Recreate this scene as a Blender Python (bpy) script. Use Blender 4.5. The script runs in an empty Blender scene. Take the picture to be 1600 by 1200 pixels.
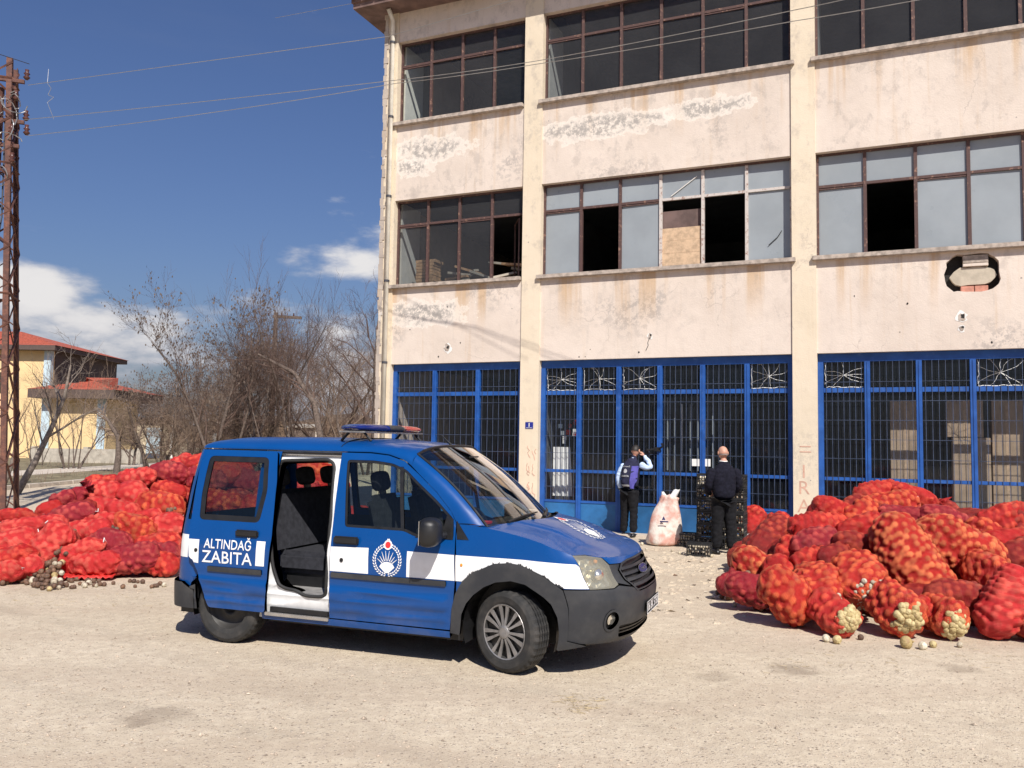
import bpy, bmesh, math, random
import numpy as np
from mathutils import Vector, Matrix, noise as mnoise
from mathutils.geometry import tessellate_polygon
R_ = math.radians
scene = bpy.context.scene
COL = scene.collection
random.seed(7)

# ---------------------------------------------------------------- camera
FPX, PITCH, ROLL, CH = 1350.0, 0.0679, 0.0157, 1.824
cF = Vector((0, math.cos(PITCH), math.sin(PITCH)))
_r0 = Vector((1, 0, 0)); _u0 = Vector((0, -math.sin(PITCH), math.cos(PITCH)))
cR = math.cos(ROLL) * _r0 + math.sin(ROLL) * _u0
cU = -math.sin(ROLL) * _r0 + math.cos(ROLL) * _u0
camd = bpy.data.cameras.new('camera'); cam = bpy.data.objects.new('camera', camd); COL.objects.link(cam)
cam.matrix_world = Matrix(((cR.x, cU.x, -cF.x, 0), (cR.y, cU.y, -cF.y, 0), (cR.z, cU.z, -cF.z, CH), (0, 0, 0, 1)))
camd.sensor_width = 36; camd.lens = FPX * 36 / 1600; camd.clip_start = 0.05; camd.clip_end = 3000
scene.camera = cam
CO = Vector((0, 0, CH))
def ray(px, py):
    return (cF * FPX + cR * (px - 800) - cU * (py - 600)).normalized()
def gnd(px, py, z=0.0):                       # point of the ground seen at a photo position
    d = ray(px, py); return CO + d * ((z - CH) / d.z)

# ---------------------------------------------------------------- sky, sun, exposure
SUN_EL = R_(45); SUN_DIR = Vector((0.29, -0.96, 0)).normalized() * math.cos(SUN_EL) + Vector((0, 0, math.sin(SUN_EL)))
world = bpy.data.worlds.new("World"); scene.world = world; world.use_nodes = True
wn = world.node_tree; wn.nodes.clear()
def WN(t, **k):
    n = wn.nodes.new(t)
    for a, b in k.items(): setattr(n, a, b)
    return n
wout = WN('ShaderNodeOutputWorld'); wbg = WN('ShaderNodeBackground'); wbg.inputs[1].default_value = 0.05
sky = WN('ShaderNodeTexSky', sky_type='NISHITA', sun_disc=False)
sky.sun_elevation = SUN_EL; sky.sun_rotation = math.atan2(SUN_DIR.x, SUN_DIR.y); sky.altitude = 300
sky.air_density = 1.5; sky.dust_density = 2.0; sky.ozone_density = 3.5
tc = WN('ShaderNodeTexCoord'); sep = WN('ShaderNodeSeparateXYZ'); wn.links.new(tc.outputs['Generated'], sep.inputs[0])
def wmath(op, a, b=None, c=None, clamp=False):
    n = WN('ShaderNodeMath', operation=op); n.use_clamp = clamp
    for i, v in enumerate((a, b, c)):
        if v is None: continue
        if isinstance(v, (int, float)): n.inputs[i].default_value = v
        else: wn.links.new(v, n.inputs[i])
    return n.outputs[0]
def wramp(v, a, b):
    n = WN('ShaderNodeMapRange', interpolation_type='SMOOTHSTEP'); wn.links.new(v, n.inputs[0])
    n.inputs[1].default_value = a; n.inputs[2].default_value = b; return n.outputs[0]
mp = WN('ShaderNodeMapping'); mp.inputs['Scale'].default_value = (1, 1, 2.6); wn.links.new(tc.outputs['Generated'], mp.inputs[0])
mp.inputs['Location'].default_value = (0.35, 0.1, 0.0)
nz = WN('ShaderNodeTexNoise'); nz.inputs['Scale'].default_value = 7.5; nz.inputs['Detail'].default_value = 9; nz.inputs['Roughness'].default_value = .56
wn.links.new(mp.outputs[0], nz.inputs['Vector'])
# cumulus banks low over the horizon all the way round
def blob(az, el, r, w):
    v = Vector((math.sin(az) * math.cos(el), math.cos(az) * math.cos(el), math.sin(el)))
    sc_ = WN('ShaderNodeVectorMath', operation='MULTIPLY'); sc_.inputs[1].default_value = (1, 1, 1.9)
    wn.links.new(tc.outputs['Generated'], sc_.inputs[0])
    d = WN('ShaderNodeVectorMath', operation='DISTANCE'); wn.links.new(sc_.outputs[0], d.inputs[0]); d.inputs[1].default_value = (v.x, v.y, v.z * 1.9)
    q = wramp(d.outputs['Value'], r, 0.0); return wmath('MULTIPLY', q, w)
def pixdir(px, py):
    d = ray(px, py); return math.atan2(d.x, d.y), math.asin(d.z)
cov = None
BL = [(45, 470, .10, .50), (105, 500, .10, .42), (10, 440, .07, .42), (470, 390, .12, .26), (560, 400, .13, .30), (40, 358, .035, .22), (150, 600, .22, .36), (350, 620, .24, .33), (520, 600, .26, .35)]
for (px, py, r, w) in BL:
    a, e = pixdir(px, py); b = blob(a, e, r * 1.25, w); cov = b if cov is None else wmath('MAXIMUM', cov, b)
for k in range(9):                                   # the same broken banks round the rest of the sky
    az = 0.55 + k * 0.58; b = blob(az, .13 + .07 * ((k * 37) % 3), .22 + .05 * (k % 3), .3); cov = wmath('MAXIMUM', cov, b)
dens = wmath('ADD', nz.outputs[0], cov)
cm = wmath('MULTIPLY', wramp(dens, .68, .90), .95)
cm = wmath('MULTIPLY', cm, wramp(sep.outputs[2], -.02, .02))
nz2 = WN('ShaderNodeTexNoise'); nz2.inputs['Scale'].default_value = 9; nz2.inputs['Detail'].default_value = 5; wn.links.new(mp.outputs[0], nz2.inputs['Vector'])
ccol = WN('ShaderNodeMix', data_type='RGBA'); ccol.inputs[6].default_value = (5.4, 5.7, 7.2, 1); ccol.inputs[7].default_value = (14.0, 13.6, 13.4, 1)
wn.links.new(wramp(wmath('ADD', wmath('MULTIPLY', dens, .6), wmath('MULTIPLY', sep.outputs[2], .9)), .44, .72), ccol.inputs[0])
# thin high veil
mp2 = WN('ShaderNodeMapping'); mp2.inputs['Scale'].default_value = (1.2, 1.2, 7); mp2.inputs['Rotation'].default_value = (0, .35, 0); wn.links.new(tc.outputs['Generated'], mp2.inputs[0])
nz3 = WN('ShaderNodeTexNoise'); nz3.inputs['Scale'].default_value = 2.2; nz3.inputs['Detail'].default_value = 6; wn.links.new(mp2.outputs[0], nz3.inputs['Vector'])
veil = wmath('MULTIPLY', wramp(nz3.outputs[0], .52, .85), .10)
skm = WN('ShaderNodeMix', data_type='RGBA', blend_type='MULTIPLY'); skm.inputs[0].default_value = 1; wn.links.new(sky.outputs[0], skm.inputs[6]); skm.inputs[7].default_value = (.84, .94, 1.36, 1)
m1 = WN('ShaderNodeMix', data_type='RGBA'); wn.links.new(veil, m1.inputs[0]); wn.links.new(skm.outputs[2], m1.inputs[6]); m1.inputs[7].default_value = (5.0, 5.3, 6.0, 1)
m2 = WN('ShaderNodeMix', data_type='RGBA'); wn.links.new(cm, m2.inputs[0]); wn.links.new(m1.outputs[2], m2.inputs[6]); wn.links.new(ccol.outputs[2], m2.inputs[7])
wn.links.new(m2.outputs[2], wbg.inputs[0]); wn.links.new(wbg.outputs[0], wout.inputs[0])

sl = bpy.data.lights.new('sun', 'SUN'); sl.energy = 5.0; sl.angle = R_(.5); sl.color = (1, .945, .87)
so = bpy.data.objects.new('sun', sl); COL.objects.link(so); so.rotation_euler = SUN_DIR.to_track_quat('Z', 'Y').to_euler(); so.location = (20, -40, 60)
scene.view_settings.view_transform = 'Standard'; scene.view_settings.look = 'None'
scene.view_settings.exposure = 0.26; scene.view_settings.gamma = 1; scene.view_settings.use_curve_mapping = False
scene.render.engine = 'CYCLES'
try:
    scene.cycles.max_bounces = 7; scene.cycles.transparent_max_bounces = 12; scene.cycles.use_denoising = True
    scene.cycles.sample_clamp_indirect = 6; scene.cycles.caustics_reflective = False; scene.cycles.caustics_refractive = False
except Exception: pass

# ---------------------------------------------------------------- helpers
def tag(o, label=None, cat=None, group=None, kind=None):
    if label: o['label'] = label
    if cat: o['category'] = cat
    if group: o['group'] = group
    if kind: o['kind'] = kind
    return o
def thing(name, label, cat, loc=(0, 0, 0), rz=0.0, group=None):
    o = bpy.data.objects.new(name, None); o.empty_display_size = .2; COL.objects.link(o)
    o.location = loc; o.rotation_euler = (0, 0, rz); return tag(o, label, cat, group)
def link(name, me, mat=None, parent=None, loc=None, rot=None, label=None):
    if mat is not None and len(me.materials) == 0:
        for m in (mat if isinstance(mat, (list, tuple)) else [mat]): me.materials.append(m)
    o = bpy.data.objects.new(name, me); COL.objects.link(o)
    if parent is not None: o.parent = parent
    if loc is not None: o.location = loc
    if rot is not None: o.rotation_euler = rot
    if label: o['label'] = label
    return o
def mesh(name, V, F, smooth=False, mi=None):
    me = bpy.data.meshes.new(name); me.from_pydata([tuple(v) for v in V], [], [tuple(f) for f in F]); me.validate(verbose=False)
    if smooth: me.polygons.foreach_set('use_smooth', [True] * len(me.polygons))
    if mi is not None and len(mi) == len(me.polygons): me.polygons.foreach_set('material_index', mi)
    me.update(); return me
class MB:
    """collects shapes into ONE mesh"""
    def __init__(s): s.V = []; s.F = []; s.M = []
    def add(s, V, F, m=0):
        b = len(s.V); s.V += [tuple(v) for v in V]; s.F += [tuple(i + b for i in f) for f in F]; s.M += [m] * len(F); return s
    def box(s, a, b, m=0, T=None):
        (x0, y0, z0), (x1, y1, z1) = a, b
        V = [(x0, y0, z0), (x1, y0, z0), (x1, y1, z0), (x0, y1, z0), (x0, y0, z1), (x1, y0, z1), (x1, y1, z1), (x0, y1, z1)]
        if T is not None: V = [tuple(T @ Vector(v)) for v in V]
        return s.add(V, [(0, 3, 2, 1), (4, 5, 6, 7), (0, 1, 5, 4), (1, 2, 6, 5), (2, 3, 7, 6), (3, 0, 4, 7)], m)
    def tube(s, pts, rad, n=6, m=0, cap=True):
        pts = [Vector(p) for p in pts]; k = len(pts)
        if not hasattr(rad, '__len__'): rad = [rad] * k
        rings = []; up = Vector((.13, .31, .94)).normalized()
        for i, p in enumerate(pts):
            t = (pts[min(i + 1, k - 1)] - pts[max(i - 1, 0)])
            if t.length < 1e-9: t = Vector((0, 0, 1))
            t.normalize(); u = up.cross(t)
            if u.length < 1e-4: u = Vector((1, 0, 0)).cross(t)
            u.normalize(); w = t.cross(u)
            rings.append([p + (u * math.cos(2 * math.pi * j / n) + w * math.sin(2 * math.pi * j / n)) * rad[i] for j in range(n)])
        V = [v for r in rings for v in r]; F = []
        for i in range(k - 1):
            for j in range(n):
                a = i * n + j; b = i * n + (j + 1) % n; F.append((a, b, b + n, a + n))
        if cap: F.append(tuple(reversed(range(n)))); F.append(tuple(range((k - 1) * n, k * n)))
        return s.add(V, F, m)
    def lathe(s, prof, n=24, axis='z', m=0, T=None):
        V = []; F = []; k = len(prof)
        for i in range(n):
            a = 2 * math.pi * i / n; c, q = math.cos(a), math.sin(a)
            for (r, h) in prof:
                v = (r * c, r * q, h) if axis == 'z' else ((r * c, h, r * q) if axis == 'y' else (h, r * c, r * q))
                V.append(tuple(T @ Vector(v)) if T is not None else v)
        for i in range(n):
            for j in range(k - 1):
                a = i * k + j; b = ((i + 1) % n) * k + j; F.append((a, b, b + 1, a + 1))
        return s.add(V, F, m)
    def sphere(s, c, r, nu=10, nv=7, m=0, T=None):
        if not hasattr(r, '__len__'): r = (r, r, r)
        V = [(0, 0, -1)]; F = []
        for j in range(1, nv):
            ph = -math.pi / 2 + math.pi * j / nv
            for i in range(nu):
                a = 2 * math.pi * i / nu; V.append((math.cos(ph) * math.cos(a), math.cos(ph) * math.sin(a), math.sin(ph)))
        V.append((0, 0, 1)); t = len(V) - 1
        for i in range(nu):
            F.append((0, 1 + (i + 1) % nu, 1 + i)); F.append((t, t - nu + i, t - nu + (i + 1) % nu))
        for j in range(nv - 2):
            for i in range(nu):
                a = 1 + j * nu + i; b = 1 + j * nu + (i + 1) % nu; F.append((a, b, b + nu, a + nu))
        V = [Vector((v[0] * r[0], v[1] * r[1], v[2] * r[2])) for v in V]
        if T is not None: V = [T @ v for v in V]
        return s.add([v + Vector(c) for v in V], F, m)
    def build(s, name, mat=None, parent=None, smooth=False, label=None, bevel=0, loc=None, rot=None):
        me = mesh(name, s.V, s.F, smooth, s.M)
        if bevel:
            bm = bmesh.new(); bm.from_mesh(me)
            ed = [e for e in bm.edges if len(e.link_faces) == 2 and e.calc_face_angle(0) > .6]
            bmesh.ops.bevel(bm, geom=ed, offset=bevel, segments=2, affect='EDGES', clamp_overlap=True); bm.to_mesh(me); bm.free()
        return link(name, me, mat, parent, loc, rot, label)
def bx(name, a, b, mat, parent=None, bevel=0, label=None):
    return MB().box(a, b).build(name, mat, parent, bevel=bevel, label=label)
def copy_tree(o, parent=None):
    c = o.copy(); COL.objects.link(c)
    if parent is not None: c.parent = parent
    for ch in list(o.children): copy_tree(ch, c)
    return c

# ---------------------------------------------------------------- materials
class NT:
    def __init__(s, name):
        s.m = bpy.data.materials.new(name); s.m.use_nodes = True; s.t = s.m.node_tree; s.t.nodes.clear()
        s.out = s.t.nodes.new('ShaderNodeOutputMaterial'); s.p = s.t.nodes.new('ShaderNodeBsdfPrincipled'); s.t.links.new(s.p.outputs[0], s.out.inputs[0])
        s.tc = s.t.nodes.new('ShaderNodeTexCoord')
    def l(s, a, b): s.t.links.new(a, b)
    def n(s, t, **k):
        n = s.t.nodes.new(t)
        for a, b in k.items(): setattr(n, a, b)
        return n
    def mapping(s, scale=(1, 1, 1), rot=(0, 0, 0), loc=(0, 0, 0), src='Object'):
        n = s.n('ShaderNodeMapping'); n.inputs['Scale'].default_value = scale; n.inputs['Rotation'].default_value = rot; n.inputs['Location'].default_value = loc
        s.l(s.tc.outputs[src], n.inputs[0]); return n.outputs[0]
    def noise(s, scale, detail=4, rough=.55, vec=None, src='Object'):
        n = s.n('ShaderNodeTexNoise'); n.inputs['Scale'].default_value = scale; n.inputs['Detail'].default_value = detail; n.inputs['Roughness'].default_value = rough
        s.l(vec if vec is not None else s.tc.outputs[src], n.inputs['Vector']); return n.outputs[0]
    def vor(s, scale, feat='F1', vec=None, out='Distance', src='Object'):
        n = s.n('ShaderNodeTexVoronoi', feature=feat); n.inputs['Scale'].default_value = scale
        s.l(vec if vec is not None else s.tc.outputs[src], n.inputs['Vector']); return n.outputs[out]
    def ramp(s, v, a, b, lo=0.0, hi=1.0):
        n = s.n('ShaderNodeMapRange', interpolation_type='SMOOTHSTEP'); s.l(v, n.inputs[0])
        for i, q in enumerate((a, b, lo, hi)): n.inputs[i + 1].default_value = q
        return n.outputs[0]
    def mix(s, f, a, b, mode='MIX'):
        n = s.n('ShaderNodeMix', data_type='RGBA', blend_type=mode)
        for i, v in ((0, f), (6, a), (7, b)):
            if isinstance(v, (int, float)): n.inputs[i].default_value = v
            elif isinstance(v, tuple): n.inputs[i].default_value = (*v[:3], 1)
            else: s.l(v, n.inputs[i])
        return n.outputs[2]
    def math(s, op, a, b=None, clamp=False):
        n = s.n('ShaderNodeMath', operation=op); n.use_clamp = clamp
        for i, v in enumerate((a, b)):
            if v is None: continue
            if isinstance(v, (int, float)): n.inputs[i].default_value = v
            else: s.l(v, n.inputs[i])
        return n.outputs[0]
    def bump(s, h, strength=.3, dist=.01):
        n = s.n('ShaderNodeBump'); n.inputs['Strength'].default_value = strength; n.inputs['Distance'].default_value = dist
        s.l(h, n.inputs['Height']); s.l(n.outputs[0], s.p.inputs['Normal'])
    def base(s, c):
        if isinstance(c, tuple): s.p.inputs['Base Color'].default_value = (*c[:3], 1)
        else: s.l(c, s.p.inputs['Base Color'])
        return s
    def set(s, **k):
        for a, v in k.items():
            i = s.p.inputs[a.replace('_', ' ')]
            if isinstance(v, (int, float)): i.default_value = v
            elif isinstance(v, tuple): i.default_value = v
            else: s.l(v, i)
        return s
def plain(name, c, rough=.6, metal=0.0, var=.12, scale=6.0, spec=.5, bump=0.0, **k):
    s = NT(name); n = s.noise(scale, 5, .6)
    s.base(s.mix(s.ramp(n, .3, .7), tuple(x * (1 - var) for x in c), tuple(min(1, x * (1 + var)) for x in c)))
    s.set(Roughness=s.ramp(s.noise(scale * 2.3, 3), .3, .7, max(.02, rough - .08), min(1, rough + .08)), Metallic=metal, **k); s.p.inputs['Specular IOR Level'].default_value = spec
    if bump: s.bump(s.noise(scale * 9, 4), bump, .01)
    return s.m
M = {}
# ground: trodden pale dust with grit
s = NT('dusty_ground'); v = s.tc.outputs['Object']
big = s.noise(.16, 6, .6); mid = s.noise(1.1, 7, .65); fine = s.noise(9, 6, .7); grit = s.noise(60, 3, .6)
c = s.mix(s.ramp(big, .35, .65), (.525, .445, .33), (.62, .535, .405))
c = s.mix(s.ramp(mid, .35, .75, 0, .55), c, (.67, .575, .44))
c = s.mix(s.ramp(s.noise(3.2, 6, .7), .55, .75, 0, .45), c, (.44, .34, .25))
c = s.mix(s.ramp(fine, .40, .66, .34, 0), c, (.34, .26, .19))
peb = s.vor(38, 'F1'); pc = s.vor(38, 'F1', out='Color'); sepc = s.n('ShaderNodeSeparateColor'); s.l(pc, sepc.inputs[0])
pm = s.math('MULTIPLY', s.ramp(peb, .42, .24), s.ramp(sepc.outputs[0], .62, .75))
c = s.mix(pm, c, s.mix(sepc.outputs[1], (.22, .17, .13), (.72, .62, .5)))
peb2 = s.vor(95, 'F1'); pc2 = s.vor(95, 'F1', out='Color'); sp2 = s.n('ShaderNodeSeparateColor'); s.l(pc2, sp2.inputs[0])
pm2 = s.math('MULTIPLY', s.ramp(peb2, .45, .25), s.ramp(sp2.outputs[0], .45, .6))
c = s.mix(pm2, c, s.mix(sp2.outputs[2], (.26, .2, .15), (.7, .6, .48)))
# a few damp oil stains where the photo has them
for (px, py, r, st) in ((242, 1118, .27, .42), (1240, 1047, .28, .5), (1115, 1058, .22, .3), (212, 1128, .16, .35), (1500, 1045, .2, .4)):
    g = gnd(px, py); d = s.n('ShaderNodeVectorMath', operation='DISTANCE'); s.l(v, d.inputs[0]); d.inputs[1].default_value = (g.x, g.y, 0)
    q = s.math('ADD', d.outputs['Value'], s.math('MULTIPLY', s.math('SUBTRACT', s.noise(6, 5, .7), .5), r * 1.8))
    c = s.mix(s.ramp(q, r, r * .35, 0, st), c, (.2, .15, .11))
for (cx, cy, rad, st) in ((6.0, 25.0, 19.4, .20), (6.0, 25.0, 20.9, .20), (-14, -6, 17.5, .16), (-14, -6, 19.0, .16), (3, 40, 27.2, .14)):
    d = s.n('ShaderNodeVectorMath', operation='DISTANCE'); s.l(v, d.inputs[0]); d.inputs[1].default_value = (cx, cy, 0)
    q = s.math('ABSOLUTE', s.math('SUBTRACT', s.math('ADD', d.outputs['Value'], s.math('MULTIPLY', s.noise(.5, 3), .5)), rad + .25))
    c = s.mix(s.math('MULTIPLY', s.ramp(q, .13, .05, 0, st), s.ramp(s.noise(2.4, 5, .7), .35, .6)), c, (.36, .30, .23))
# darker swept bands
wv = s.n('ShaderNodeTexWave', wave_type='BANDS', bands_direction='Y'); wv.inputs['Scale'].default_value = .22; wv.inputs['Distortion'].default_value = 9; wv.inputs['Detail'].default_value = 4
s.l(v, wv.inputs['Vector']); c = s.mix(s.ramp(wv.outputs[0], .55, .95, 0, .22), c, (.40, .31, .23))
s.base(c).set(Roughness=.96); s.p.inputs['Specular IOR Level'].default_value = .2
h = s.math('ADD', s.math('MULTIPLY', grit, .35), s.math('ADD', s.math('MULTIPLY', pm, .55), s.math('MULTIPLY', fine, .8)))
h = s.math('ADD', h, s.math('MULTIPLY', pm2, .3)); h = s.math('ADD', h, s.math('MULTIPLY', mid, 3.0)); s.bump(h, .6, .014); M['ground'] = s.m

def plaster(name, a, b, mould=.5, rust=.5):
    s = NT(name); v = s.tc.outputs['Object']
    c = s.mix(s.ramp(s.noise(.7, 6, .6), .3, .7), a, b)
    c = s.mix(s.ramp(s.noise(5, 6, .65), .5, .75, 0, .35), c, tuple(x * .82 for x in a))
    st = s.mapping((7, 7, .35)); n = s.noise(1.0, 6, .6, st)                       # run-off streaks
    c = s.mix(s.ramp(n, .56, .74, 0, .30 * rust / .5), c, (.50, .33, .17))
    st2 = s.mapping((13, 13, .8), loc=(3, 1, 2)); c = s.mix(s.ramp(s.noise(1.0, 5, .6, st2), .58, .75, 0, .22), c, (.36, .33, .30))
    mk = s.math('MULTIPLY', s.ramp(s.noise(.45, 4, .5, s.mapping((1, 1, 1.4), loc=(5, 2, 1))), .53, .66), s.ramp(s.noise(9, 7, .75), .47, .57))
    c = s.mix(s.math('MULTIPLY', mk, mould), c, (.27, .25, .24))
    # rust-stained stretch just under the sills
    sp = s.n('ShaderNodeSeparateXYZ'); s.l(v, sp.inputs[0])
    for zt in (9.2, 5.33):
        f = s.math('MULTIPLY', s.ramp(sp.outputs[2], zt - 1.25, zt), s.ramp(sp.outputs[2], zt + .06, zt))
        n3 = s.noise(1.0, 5, .6, s.mapping((2.6, 2.6, .12), loc=(zt, 0, 0)))
        c = s.mix(s.math('MULTIPLY', s.math('MULTIPLY', f, s.ramp(n3, .50, .64)), .6 * rust / .5), c, (.50, .31, .14))
        n4 = s.noise(1.0, 7, .7, s.mapping((3, 3, 2.2), loc=(zt, 4, 0)))
        c = s.mix(s.math('MULTIPLY', s.math('MULTIPLY', s.ramp(sp.outputs[2], zt - .9, zt - .1), s.ramp(n4, .52, .64)), .34), c, (.34, .30, .27))
    if mould > .4:                                            # two big mouldy patches where the render has blown
        for (uu, zz, ru, rz_, sd_) in ((-2.2, 8.55, 1.25, .34, 1), (-2.6, 8.15, .55, .25, 4), (1.9, 8.55, 1.7, .32, 2), (4.2, 8.62, 1.0, .24, 3), (-2.3, 4.75, 1.3, .35, 5)):
            ms = s.n('ShaderNodeMapping'); ms.inputs['Location'].default_value = (-uu / ru, 0, -zz / rz_); ms.inputs['Scale'].default_value = (1 / ru, 0, 1 / rz_); s.l(v, ms.inputs[0])
            ln = s.n('ShaderNodeVectorMath', operation='LENGTH'); s.l(ms.outputs[0], ln.inputs[0])
            q = s.math('ADD', ln.outputs['Value'], s.math('MULTIPLY', s.math('SUBTRACT', s.noise(2.6 + .3 * sd_, 7, .7), .5), 2.0))
            c = s.mix(s.ramp(q, .98, .90, 0, .55), c, (.80, .74, .66))
            c = s.mix(s.math('MULTIPLY', s.ramp(q, .86, .45, 0, .8), s.ramp(s.noise(7 + sd_, 8, .78), .43, .56)), c, (.30, .28, .26))
    wp = s.n('ShaderNodeVectorMath', operation='ADD'); s.l(v, wp.inputs[0]); nn = s.n('ShaderNodeTexNoise'); nn.inputs['Scale'].default_value = 1.6; nn.inputs['Detail'].default_value = 6; s.l(v, nn.inputs['Vector']); s.l(nn.outputs['Color'], wp.inputs[1])
    ce = s.vor(.62, 'DISTANCE_TO_EDGE', vec=wp.outputs[0]); c = s.mix(s.math('MULTIPLY', s.ramp(ce, .006, .002), s.ramp(s.noise(.6, 3), .52, .60, 0, .32)), c, (.30, .26, .23))
    pin = s.vor(2.6, 'F1'); pcc = s.vor(2.6, 'F1', out='Color'); spc = s.n('ShaderNodeSeparateColor'); s.l(pcc, spc.inputs[0])
    pk = s.math('MULTIPLY', s.ramp(s.math('ADD', pin, s.math('MULTIPLY', s.noise(30, 4), .1)), .10, .075), s.ramp(spc.outputs[0], .72, .78))
    c = s.mix(s.math('MULTIPLY', pk, .75), c, (.22, .2, .19))
    s.base(c).set(Roughness=.93); s.p.inputs['Specular IOR Level'].default_value = .2
    s.bump(s.math('ADD', s.noise(3, 6, .6), s.math('MULTIPLY', s.noise(40, 4), .35)), .45, .02); return s.m
M['plaster'] = plaster('stained_plaster', (.615, .53, .455), (.70, .61, .53))
M['column'] = plaster('cream_column_paint', (.67, .575, .435), (.73, .63, .49), .25, .2)
M['sidewall'] = plaster('bare_side_render', (.42, .36, .31), (.52, .45, .38), .9, .3)
M['sill'] = plain('sill_concrete', (.40, .34, .29), .9, var=.3, scale=9, spec=.2, bump=.3)
def flaky(name, a, b, sc=14, t=(.48, .6)):
    s = NT(name); n = s.noise(sc, 7, .7); s.base(s.mix(s.ramp(n, *t), a, b)).set(Roughness=.75); s.bump(n, .3, .006); return s.m
M['brownframe'] = flaky('brown_flaking_frame', (.085, .045, .04), (.30, .17, .12), t=(.55, .68))
M['paleframe'] = flaky('pale_flaking_frame', (.55, .50, .46), (.28, .16, .12), t=(.50, .66))
s = NT('blue_gate_paint'); n = s.noise(3, 5, .6); c = s.mix(s.ramp(n, .3, .7), (.009, .066, .27), (.016, .10, .38))
c = s.mix(s.ramp(s.noise(21, 8, .75), .63, .70, 0, .8), c, (.13, .06, .035)); c = s.mix(s.ramp(s.noise(6, 6, .7), .55, .8, 0, .35), c, (.20, .24, .30))
s.base(c).set(Roughness=.52); s.bump(s.noise(30, 4), .15, .004); M['blueframe'] = s.m
M['bluepanel'] = plain('blue_sheet_panel', (.018, .115, .29), .55, var=.3, scale=2)
M['grille'] = plain('grille_bar_paint', (.055, .075, .13), .5, var=.3, scale=4)
M['frost'] = plain('painted_over_glass', (.285, .315, .335), .35, var=.07, scale=1.2)
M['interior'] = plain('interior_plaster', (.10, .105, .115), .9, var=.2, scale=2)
M['roofslab'] = plain('soffit_concrete', (.17, .11, .095), .9, var=.3, scale=3)
M['tile'] = plain('red_roof_tile', (.36, .085, .05), .8, var=.3, scale=8)
M['brick'] = plain('hollow_brick', (.55, .25, .18), .9, var=.2, scale=8, bump=.4)
M['mortar'] = plain('mortar_patch', (.48, .42, .33), .95, var=.12, scale=7, bump=.3)
M['dark'] = plain('dark_cavity', (.02, .018, .017), .9)
M['white'] = plain('white_paint', (.78, .77, .73), .5, var=.06)
M['pipe'] = plain('downpipe_paint', (.74, .70, .60), .5, var=.12, scale=4)
M['wood'] = plain('raw_wood', (.55, .34, .19), .8, var=.3, scale=7)
M['board'] = plain('chipboard', (.52, .37, .24), .85, var=.2, scale=12)
M['carton'] = plain('brown_carton', (.42, .31, .21), .85, var=.15, scale=4)
M['rust'] = flaky('rusty_pylon_steel', (.085, .036, .028), (.19, .075, .045), 9, (.4, .7))
M['wire'] = plain('aluminium_wire', (.42, .42, .42), .4, .6)
M['darkwire'] = plain('dark_wire', (.05, .05, .06), .5)
M['ceramic'] = plain('insulator_brown', (.09, .035, .025), .25)
M['concrete'] = plain('kerb_concrete', (.52, .45, .37), .95, var=.15, scale=3, bump=.3)
M['road'] = plain('old_road', (.50, .42, .33), .95, var=.14, scale=1.2, bump=.3)
M['verge'] = plain('dry_verge', (.20, .17, .11), 1, var=.5, scale=2.4, spec=.1, bump=.5)
M['hill'] = plain('dry_hillside', (.19, .125, .075), 1, var=.35, scale=.06, spec=.1)
M['bark'] = plain('grey_bark', (.135, .105, .088), .95, var=.35, scale=14, spec=.1, bump=.4)
M['palebark'] = plain('pale_grey_bark', (.20, .165, .14), .95, var=.3, scale=11, spec=.1, bump=.4)
M['twig'] = plain('thin_twigs', (.12, .082, .068), .9, var=.3, scale=3, spec=.1)
M['twigb'] = plain('tan_twigs', (.24, .175, .13), .9, var=.3, scale=3, spec=.1)
M['yellow'] = plain('yellow_house_wall', (.76, .56, .30), .9, var=.07, scale=1, spec=.1)
M['paleblue'] = plain('pale_blue_pilaster', (.50, .62, .68), .8, var=.07)
M['housedark'] = plain('eave_boards_and_shade', (.10, .07, .06), .9)  # dark eave timber, also the colour of the shade painted on the house side
M['greywall'] = plain('weathered_boundary_wall', (.40, .36, .30), .95, var=.2, scale=3)
def glass(name, tint, refl=.06, rough=.02, dirt=0.0, alpha_dirt=(.25, .24, .22)):
    s = NT(name); t = s.t; t.nodes.remove(s.p)
    tr = s.n('ShaderNodeBsdfTransparent'); tr.inputs[0].default_value = (*tint, 1)
    gl = s.n('ShaderNodeBsdfGlossy'); gl.inputs['Roughness'].default_value = rough; gl.inputs[0].default_value = (1, 1, 1, 1)
    fr = s.n('ShaderNodeFresnel'); ge = s.n('ShaderNodeNewGeometry'); s.l(s.math('SUBTRACT', 1.5, s.math('MULTIPLY', ge.outputs['Backfacing'], .8333)), fr.inputs[0])
    mx = s.n('ShaderNodeMixShader'); s.l(s.math('MULTIPLY', fr.outputs[0], refl / .04, True), mx.inputs[0]); s.l(tr.outputs[0], mx.inputs[1]); s.l(gl.outputs[0], mx.inputs[2])
    res = mx.outputs[0]
    if dirt:
        df = s.n('ShaderNodeBsdfDiffuse'); df.inputs[0].default_value = (*alpha_dirt, 1)
        m2 = s.n('ShaderNodeMixShader'); s.l(s.ramp(s.noise(1.1, 4, .5), .2, .9, dirt * .65, dirt), m2.inputs[0]); s.l(res, m2.inputs[1]); s.l(df.outputs[0], m2.inputs[2]); res = m2.outputs[0]
    s.l(res, s.out.inputs[0]); return s.m
M['winglass'] = glass('dusty_window_glass', (.66, .69, .70), .022, .08, .30, (.115, .115, .118))
M['gateglass'] = glass('gate_glass', (.90, .92, .94), .03, .05, .13, (.07, .085, .11))
M['clearglass'] = glass('clear_window_glass', (.84, .87, .86), .03, .03, .16, (.13, .14, .14))
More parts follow.
